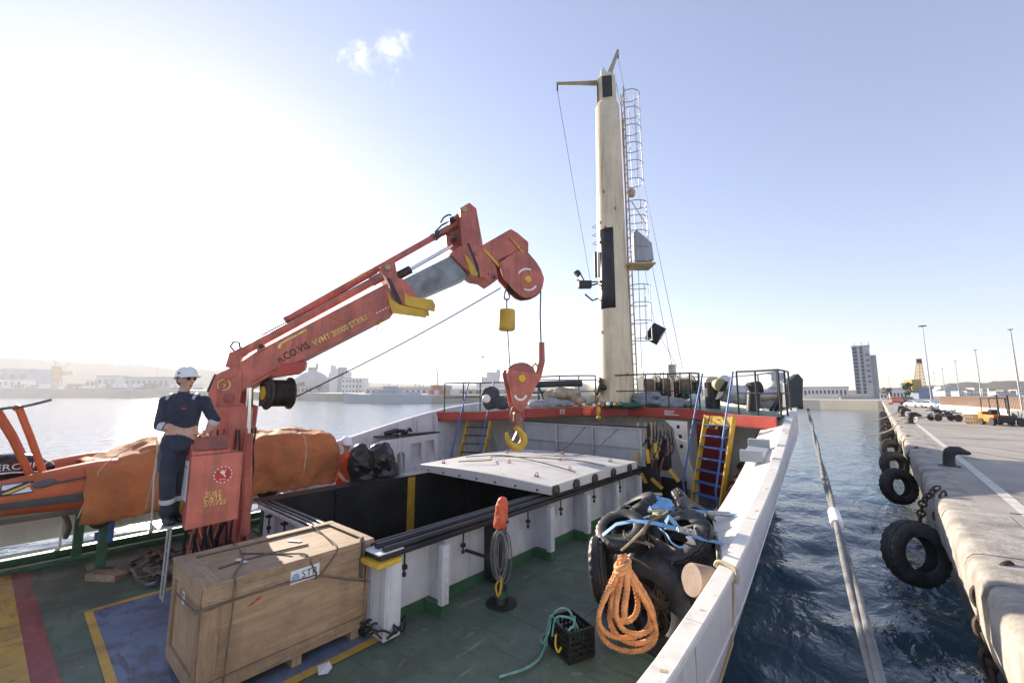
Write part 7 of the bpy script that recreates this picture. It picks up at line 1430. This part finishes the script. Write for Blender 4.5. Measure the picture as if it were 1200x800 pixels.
# trees made of leaf cards spread through an uneven crown
def tree(loc, h, w_, label, n=500, leaf=.35, tr=.4, seed=0, group='trees of the harbour'):
    rn = random.Random(seed); t = thing('tree', loc, label, 'tree', group); x, y, z = loc; k = MB(); k.tube([(x, y, z-.3), (x+.1, y, z+h*.3), (x+.05*h*.3, y, z+h*.62)], [w_*.07, w_*.05, w_*.03], 7); tk = k.build('trunk', 'bark', t, smooth=60)
    for i in range(4):
        a = i*1.6+seed; k = MB(); k.tube([(x, y, z+h*.35), (x+w_*.25*math.cos(a), y+w_*.25*math.sin(a), z+h*.65)], [w_*.03, w_*.012], 5); k.build('limb', 'bark', tk)
    k = MB(); cl = [(x+rn.gauss(0, w_*.2), y+rn.gauss(0, w_*.2), z+h*rn.uniform(.45, .95), w_*rn.uniform(.13, .26)) for _ in range(10)]
    for i in range(n):
        cx, cy, cz, cr = rn.choice(cl); d = Vector((rn.gauss(0, 1), rn.gauss(0, 1), rn.gauss(0, .8))).normalized()*cr*rn.random()**.4; c = Vector((cx, cy, cz))+d; a = Vector((rn.gauss(0, 1), rn.gauss(0, 1), rn.gauss(0, 1))).normalized(); b = a.orthogonal().normalized()*leaf*rn.uniform(.5, 1.1); a = a*leaf*rn.uniform(.5, 1.1)
        k.add([c-a, c+b*.6, c+a, c-b*.6], [(0, 1, 2, 3)])
    k.build('crown', 'foliage', t, weld=False, kind='stuff')
tree((*(-355.591, 150.399, 4.187)[:2], 3.5), 9, 9, 'bushy tree in front of the storage dome', 350, .9, seed=3)
tree((*(-339.917, 157.173, 3.483)[:2], 3.5), 6, 8, 'low tree at the right foot of the storage dome', 250, .8, seed=4)
# ================================================================== land to starboard
fbuild('harbour_shed', 'long pale shed with grey roof left of the tower block', 'shed', (-22.700, 214.000, 0.660), (-6.960, 214.000, 0.780), 1.2, 5.6, 14, 'far_white', 'far_grey', 12, 1, 0)
fbuild('yard_wall', 'pale yard wall beyond the basin left of the tower', 'wall', (-18.620, 195.000, -0.420), (-8.880, 195.000, -0.290), 1.2, 2.95, 1, 'far_white', 'far_beige')
fbuild('yard_wall', 'beige yard building at the foot of the tower block', 'building', (-8.740, 192.000, -0.240), (-0.320, 192.000, -0.130), 1.2, 2.5, 6, 'far_beige', 'far_white')
k = MB(); k.bar((*(-8.221, 184.721, -0.708)[:2], 1.5), (*(3.159, 190.466, -0.636)[:2], 1.5), .6, .7); k.build('low_barrier', 'far_grey', label='low grey barrier along the end of the basin', cat='barrier')
tw = thing('tower_block', (-1.428, 248.279, 0.894), 'tall grey white tower block with dark window strips at the end of the basin', 'building')
ta, tb = Vector((-4.930, 245.000, 0.900)), Vector((1.180, 245.000, 0.940)); tu = (tb-ta); TL = tu.length; tu.normalize(); tn = Vector((tu.y, -tu.x, 0)); TF = lambda s, z, d: Vector((ta.x, ta.y, 0))+tu*s-tn*d+Vector((0, 0, z))
if tn.dot(-ta) < 0: tn = -tn
ZT = 24.2
k = MB(); k.loft([[TF(0, z, 0), TF(TL, z, 0), TF(TL, z, 9), TF(0, z, 9)] for z in (.5, ZT)]); k.build('wall', 'tower_grey', tw)
k = MB(); k.loft([[TF(TL+.02, z, 1.5), TF(TL+2.0, z, 1.5), TF(TL+2.0, z, 9), TF(TL+.02, z, 9)] for z in (.5, ZT-4)]); k.build('side_wing', 'far_grey', tw)
for s0, s1 in ((.3, 2.3), (3.6, 5.0)):
    for i in range(13):
        z0 = 3.2+i*1.62; k = MB(); k.loft([[TF(s0*TL/8.2, z, .2), TF(s1*TL/8.2, z, .2), TF(s1*TL/8.2, z, -.06), TF(s0*TL/8.2, z, -.06)] for z in (z0, z0+1.3)]); k.build('window', 'window_glass', tw)
for i in range(6):
    z0 = 8+i*2.4; k = MB(); k.loft([[TF(6.2*TL/8.2, z, .2), TF(7.6*TL/8.2, z, .2), TF(7.6*TL/8.2, z, -.5), TF(6.2*TL/8.2, z, -.5)] for z in (z0, z0+.7)]); k.build('balcony', 'far_dark', tw)
k = MB(); k.loft([[TF(-.2, z, -.2), TF(TL+.2, z, -.2), TF(TL+.2, z, 9.2), TF(-.2, z, 9.2)] for z in (ZT+.01, ZT+.5)]); rf = k.build('roof', 'far_grey', tw)
for s in (1, 3.5, 6): k = MB(); k.tube([TF(s, ZT+.5, 2), TF(s, ZT+2, 2)], .1, 5); k.build('antenna', 'far_dark', rf)
fbuild('white_depot', 'white depot building between the tower block and the drilling rig', 'building', (4.920, 195.000, 1.050), (9.430, 195.000, 1.090), 1.2, 4.0, 8, 'far_white', 'far_white', 5)
fbuild('white_depot', 'small white van shaped kiosk left of the depot', 'kiosk', (2.300, 182.000, 0.880), (3.960, 182.000, 0.890), 1.2, 3.2, 3, 'far_white', 'far_grey', 2)
rg = thing('drilling_rig', (12.935, 207.978, 0.995), 'ochre lattice rig tower with blue base beyond the parked cars', 'rig')
latt(MB(), (13.390, 208.366, 3.403), (14.178, 209.037, 14.361), 2.6, .9, 9, .11).build('lattice_tower', 'far_ochre', rg); k = MB(); k.box((*(13.453, 208.419, 1.596)[:2], 3.2), (5, 4, 4), R(40)); k.build('blue_base', 'far_blue', rg); k = MB(); k.box((*(11.715, 206.940, 2.800)[:2], 6), (3.4, 3, 4), R(40)); k.build('engine_house', 'far_ochre', rg)
k = MB(); k.box((14.207, 209.061, 14.668), (1.4, 1.4, 1.6)); k.build('crown_block', 'far_dark', rg)
tree((*(6.002, 120.664, 0.685)[:2], 1.2), 4.0, 2.2, 'narrow dark tree left of the drilling rig', 420, .25, seed=5)
tree((*(3.676, 160.705, 1.116)[:2], 1.2), 3.6, 2.4, 'small shrubby tree left of the white depot', 260, .25, seed=6)
PL_ = 'light pole on the quay side, '
for a, b, r_, h_, lb in (((9.570, 123.700, 1.213), (11.108, 125.009, 17.234), .13, 0.72, 'tallest light pole beside the parked cars'), ((8.943, 335.894, 0.793), (10.080, 336.861, 13.910), .11, 0.59, 'farthest light pole between tower block and rig'), ((28.548, 339.448, 0.874), (29.913, 340.610, 14.929), .1, 0.59, 'far light pole just right of the tallest pole'), ((6.742, 71.395, 1.100), (7.214, 71.796, 5.836), .045, 0.13, 'light pole left of the fence end'), ((7.055, 63.782, 1.041), (7.593, 64.240, 6.281), .045, 0.14, 'light pole in front of the brown fence'), ((6.793, 50.428, 1.306), (7.342, 50.895, 6.399), .05, 0.13, 'light pole behind the forklift'), ((6.746, 38.570, 1.602), (7.302, 39.043, 6.692), .055, 0.13, 'light pole at the right edge behind the trailer')):
    pole(lb, (a[0], a[1], 1.25), b, r_, h_)
# fence of upright slats on a low white wall
fe = thing('slat_fence', (6, 48, QZ), 'brown upright slat fence on a low white wall behind the forklift', 'fence'); f0, f1 = Vector((4.9, 56, QZ)), Vector((8.6, 30, QZ))
k = MB(); k.bar(f0+Vector((0, 0, .3)), f1+Vector((0, 0, .3)), .2, .6); k.build('low_wall', 'far_white', fe); fd = (f1-f0); FL = fd.length; fd.normalize(); sm = None
for i in range(int(FL/.21)):
    p = f0+fd*(i*.21); k = MB()
    if sm is None: k.box((0, 0, 0), (.02, .12, .8), math.atan2(fd.y, fd.x)+R(90)); o = k.build('slat', 'far_brown', fe); o.location = p+Vector((0, 0, 1.0)); sm = o.data; o.data.transform(Matrix.Translation(ORG[fe.name])); o.location -= ORG[fe.name]
    else: o = bpy.data.objects.new('slat', sm); COL.objects.link(o); o.parent = fe; o.location = p+Vector((0, 0, 1.0+random.uniform(-.02, .02)))-ORG[fe.name]
for z in (.75, 1.25): k = MB(); k.bar(f0+Vector((.03, 0, z)), f1+Vector((.03, 0, z)), .03, .05); k.build('fence_rail', 'far_brown', fe)
# forklift
def tr(M, f_): return [M @ Vector(p) for p in f_]
fk = thing('forklift', (4.75, 32.4, QZ), 'orange forklift truck with dark mast parked on the quay', 'forklift'); S = .64; FM = Matrix.Translation((4.75, 32.4, QZ)) @ Matrix.Rotation(R(-72), 4, 'Z') @ Matrix.Scale(S, 4)
def fbx(nm, m, c, d, bev=.02): k = MB(); k.box(c, d, M=FM); k.build(nm, m, fk, bev=bev)
fbx('chassis', 'fork_orange', (0, 0, .55), (1.7, 1.1, .55)); fbx('counterweight', 'fork_orange', (-.75, 0, .7), (.5, 1.12, .75)); fbx('seat', 'plastic_black', (-.2, 0, 1.05), (.45, .45, .35)); fbx('overhead_guard', 'plastic_black', (-.1, 0, 2.12), (1.3, 1.05, .07))
for sx in (-.7, .5):
    for sy in (-.48, .48): k = MB(); k.tube(tr(FM, [(sx*.95, sy, .9), (sx*.8, sy, 2.1)]), .035*S, 6); k.build('guard_post', 'plastic_black', fk)
for sy in (-.3, .3): fbx('mast_upright', 'plastic_black', (1.02, sy, 1.25), (.13, .1, 2.3)); fbx('fork_tine', 'plastic_black', (1.6, sy*.8, .12), (1.05, .1, .05), .005)
fbx('fork_carriage', 'plastic_black', (1.12, 0, .5), (.06, .95, .45))
for sx, r_ in ((.65, .32), (-.65, .27)):
    for sy in (-.52, .52): k = MB(); k.lathe([(0, -.1), (r_*.6, -.1), (r_*.95, -.1), (r_, -.06), (r_, .06), (r_*.95, .1), (r_*.6, .1), (0, .1)], 20, FM @ basis((sx, sy, r_), (0, 1, 0))); k.build('wheel', 'rubber', fk, smooth=35)
k = MB(); k.tube(tr(FM, [(.35, 0, 1.0), (.45, 0, 1.35)]), .02, 6); k.build('steering_column', 'plastic_black', fk)
# orange pallet cages beside the forklift
for j, (x, y, lb) in enumerate(((4.0, 33.3, 'yellow orange pallet cage left of the forklift'), (4.42, 33.7, 'yellow orange pallet cage touching the forklift'))):
    t = thing('pallet_cage', (x, y, QZ), lb, 'cage', 'pallet cages by the forklift')
    for s in (-1, 1):
        for z in (.04, .25, .48): k = MB(); k.bar((x-.25, y+s*.25, QZ+z), (x+.25, y+s*.25, QZ+z), .03, .03); k.bar((x+s*.25, y-.25, QZ+z), (x+s*.25, y+.25, QZ+z), .03, .03); k.build('cage_rail', 'fork_barrier', t)
        for q in np.linspace(-.25, .25, 6): k = MB(); k.bar((x+q, y+s*.25, QZ), (x+q, y+s*.25, QZ+.5), .022, .022); k.build('cage_bar', 'fork_barrier', t)
# low cart loaded with pipes
ct = thing('pipe_cart', (3.2, 35.6, QZ), 'low wheeled cart loaded with a heap of dark pipes on the quay', 'cart')
k = MB(); k.box((3.2, 35.6, QZ+.3), (1.15, .7, .08), R(25)); k.build('cart_bed', 'black_steel', ct)
for sx in (-.48, .48):
    for sy in (-.3, .3):
        p = Matrix.Translation((3.2, 35.6, QZ)) @ Matrix.Rotation(R(25), 4, 'Z'); k = MB(); k.lathe([(0, -.06), (.17, -.06), (.2, -.03), (.2, .03), (.17, .06), (0, .06)], 18, p @ basis((sx, sy, .2), (0, 1, 0))); k.build('wheel', 'rubber', ct, smooth=35)
for i in range(34):
    a = Vector((3.2+random.uniform(-.5, .5), 35.6+random.uniform(-.3, .3), QZ+.36+random.uniform(0, .3))); d = Vector((random.uniform(-1, 1), random.uniform(-.6, .6), random.uniform(-.25, .35))).normalized()*.3; k = MB(); k.tube([a-d, a+d], random.uniform(.015, .035), 6); k.build('pipe', random.choice(['black_steel', 'steel_galv', 'steel_raw', 'rail_dark']), ct)
k = MB(); k.tube([(2.55, 35.3, QZ+.25), (1.9, 35.0, QZ+.1)], .025, 6); k.build('tow_bar', 'black_steel', ct); k = MB(); k.tube([(2.0, 35, QZ), (2.0, 35, QZ+.35)], .06, 8); k.build('white_post', 'far_white', label='short white post left of the pipe cart', cat='post')
cnn = thing('traffic_cone', (5.62, 35.4, QZ), 'orange traffic cone right of the forklift', 'cone'); k = MB(); k.lathe([(.12, .02), (.1, .04), (.035, .42), (0, .43)], 14, Matrix.Translation((5.62, 35.4, QZ))); k.build('cone_body', 'cone_red', cnn, smooth=40); k = MB(); k.box((5.62, 35.4, QZ+.012), (.3, .3, .024)); k.build('cone_base', 'plastic_black', cnn)
tl = thing('utility_trailer', (5.75, 32.3, QZ), 'dark grey box trailer at the right edge of the quay', 'trailer'); k = MB(); k.box((5.85, 32.4, QZ+.5), (.9, .7, .5), R(30)); k.build('trailer_box', 'tent_grey', tl, bev=.02)
for sx in (-.3, .3):
    k = MB(); k.lathe([(0, -.06), (.14, -.06), (.17, -.03), (.17, .03), (.14, .06), (0, .06)], 18, basis((5.75+sx*.87, 32.1+sx*.5, QZ+.17), (.5, -.87, 0))); k.build('wheel', 'rubber', tl, smooth=35)
# parked cars
def car(loc, rz, label, m, s=1.0):
    t = thing('parked_car', loc, label, 'car', 'cars parked beyond the quay apron'); M = Matrix.Translation(loc) @ Matrix.Rotation(rz, 4, 'Z') @ Matrix.Scale(s, 4)
    prof = [(-2.1, .35), (-2.15, .75), (-1.6, .95), (-1.35, 1.0), (-.8, 1.42), (.6, 1.45), (1.2, 1.02), (2.0, .88), (2.1, .6), (2.05, .3)]; k = MB(); k.loft([[M @ Vector((x, y*(1-.12*max(0, z-.9)/.5), z)) for x, z in prof] for y in (-.85, -.6, .6, .85)]); k.build('body', m, t, bev=.03)
    for y in (-.81, .81): k = MB(); k.prism([(-1.2, 1.0), (-.75, 1.36), (.55, 1.38), (1.05, 1.02)], y-.02, y+.02, lambda a, b, q: M @ Vector((a, q, b))); k.build('side_window', 'window_glass', t)
    for x in (-1.3, 1.3):
        for y in (-.82, .82): k = MB(); k.lathe([(0, -.1), (.28, -.1), (.32, -.07), (.32, .07), (.28, .1), (0, .1)], 18, M @ basis((x, y, .32), (0, 1, 0))); k.build('wheel', 'rubber', t, smooth=35)
for i, (x, y, m_) in enumerate(((4.0, 70, 'car_white'), (5.2, 67.5, 'car_white'), (6.4, 65, 'far_grey'), (7.6, 62.5, 'car_white'))):
    car((x, y, QZ), R(-62), ('white car parked farthest left in the row', 'white car parked second from the left in the row', 'grey car parked third in the row', 'white car parked nearest to the fence')[i], m_, .6)
car((2.9, 88, QZ), R(95), 'red car driving far down the quay', 'far_red', .8); car((4.6, 96, QZ), R(80), 'dark car far down the quay beside the tree', 'far_dark', .8)
# tents and hillside houses
def tent(c, w_, h0, h1, label, m):
    t = thing('canopy_tent', c, label, 'tent', 'canopy tents beyond the fence'); x, y, z = c; k = MB(); k.add([(x-w_, y-w_, z+h0), (x+w_, y-w_, z+h0), (x+w_, y+w_, z+h0), (x-w_, y+w_, z+h0), (x, y, z+h1)], [(0,1,4),(1,2,4),(2,3,4),(3,0,4),(0,1,2,3)]); k.build('canopy', m, t)
    for a in (-1, 1):
        for b in (-1, 1): k = MB(); k.tube([(x+a*w_*.95, y+b*w_*.95, z), (x+a*w_*.95, y+b*w_*.95, z+h0)], .05, 6); k.build('tent_pole', 'lamp_grey', t)
tent((*(10.133, 63.776, 2.126)[:2], QZ), 1.7, 1.1, 1.75, 'grey canopy tent behind the forklift', 'tent_grey'); tent((*(12.514, 71.054, 2.062)[:2], QZ), 1.6, 1.0, 1.5, 'white canopy tent at the right edge behind the fence', 'far_white'); tent((*(19.468, 187.276, 1.757)[:2], QZ), 4, 2.6, 4.6, 'far grey canopy tent above the fence end', 'tent_grey')
HZ = (
    ((37.191, 476.804, 0.079), (41.890, 480.803, 0.079), 1.3, 5.6, 'far_beige'),
    ((41.149, 472.293, 0.127), (44.739, 475.349, 0.127), 1.3, 6.8, 'far_white'),
    ((41.176, 432.922, 0.368), (43.976, 435.305, 0.368), 1.3, 5.6, 'far_white'),
    ((47.024, 465.475, 0.199), (51.016, 468.873, 0.199), 1.3, 6.2, 'far_white'),
    ((50.248, 453.775, 0.288), (54.105, 457.057, 0.288), 1.3, 5.0, 'far_white'),
    ((54.064, 453.083, 0.312), (56.929, 455.521, 0.312), 1.3, 6.4, 'far_white'),
    ((57.985, 453.794, 0.328), (60.832, 456.216, 0.328), 1.3, 7.4, 'far_white'),
    ((63.265, 464.853, 0.288), (66.158, 467.315, 0.288), 1.3, 7.1, 'far_white'),
    ((68.623, 478.605, 0.232), (72.567, 481.961, 0.232), 1.3, 7.1, 'far_beige'),
    ((70.979, 471.418, 0.288), (74.836, 474.701, 0.288), 1.3, 5.1, 'far_white'),
    ((76.762, 484.219, 0.240), (80.202, 487.146, 0.240), 1.3, 5.7, 'far_white'),
    ((79.934, 482.979, 0.264), (83.341, 485.878, 0.264), 1.3, 5.4, 'far_beige'),
    ((89.399, 518.610, 0.095), (93.551, 522.144, 0.095), 1.3, 6.5, 'far_white'),
    ((50.251, 557.515, -0.346), (55.081, 561.626, -0.346), 3.5, 10.0, 'far_white'),
    ((62.969, 594.601, -0.507), (67.411, 598.381, -0.507), 3.5, 9.2, 'far_beige'),
    ((71.322, 579.387, -0.370), (75.581, 583.011, -0.370), 3.5, 10.4, 'far_white'),
    ((86.834, 625.416, -0.571), (92.656, 630.372, -0.571), 3.5, 10.1, 'far_white'),
    ((94.803, 615.128, -0.467), (99.818, 619.397, -0.467), 3.5, 8.9, 'far_white'),
    ((104.683, 619.598, -0.443), (109.662, 623.834, -0.443), 3.5, 8.5, 'far_white'),
    )
OR = ('first', 'second', 'third', 'fourth', 'fifth', 'sixth', 'seventh', 'eighth', 'ninth', 'tenth', 'eleventh', 'twelfth', 'thirteenth')
for i, (a, b, z0, z1, m_) in enumerate(HZ):
    fbuild('distant_house', '%s house from the left in the %s row of far houses above the fence' % (OR[i] if i < 13 else OR[i-13], 'lower' if i < 13 else 'upper'), 'house', a, b, z0, z1, 6, m_, 'far_beige' if i % 3 else 'far_red', 3, 2, group='pale houses on the far hillside')

# ================================================================== haze
k = MB(); k.bx(-1500, 1450, -1450, 1450, -3.5, 96); hz = k.build('haze', 'far_white', kind='stuff'); m = bpy.data.materials.new('haze_air'); m.use_nodes = True; n = m.node_tree; n.nodes.clear()
mo = n.nodes.new('ShaderNodeOutputMaterial'); pv = n.nodes.new('ShaderNodeVolumePrincipled'); pv.inputs['Color'].default_value = (.93, .95, 1, 1); pv.inputs['Density'].default_value = .00036; pv.inputs['Anisotropy'].default_value = .35
n.links.new(pv.outputs[0], mo.inputs['Volume']); hz.data.materials.clear(); hz.data.materials.append(m)
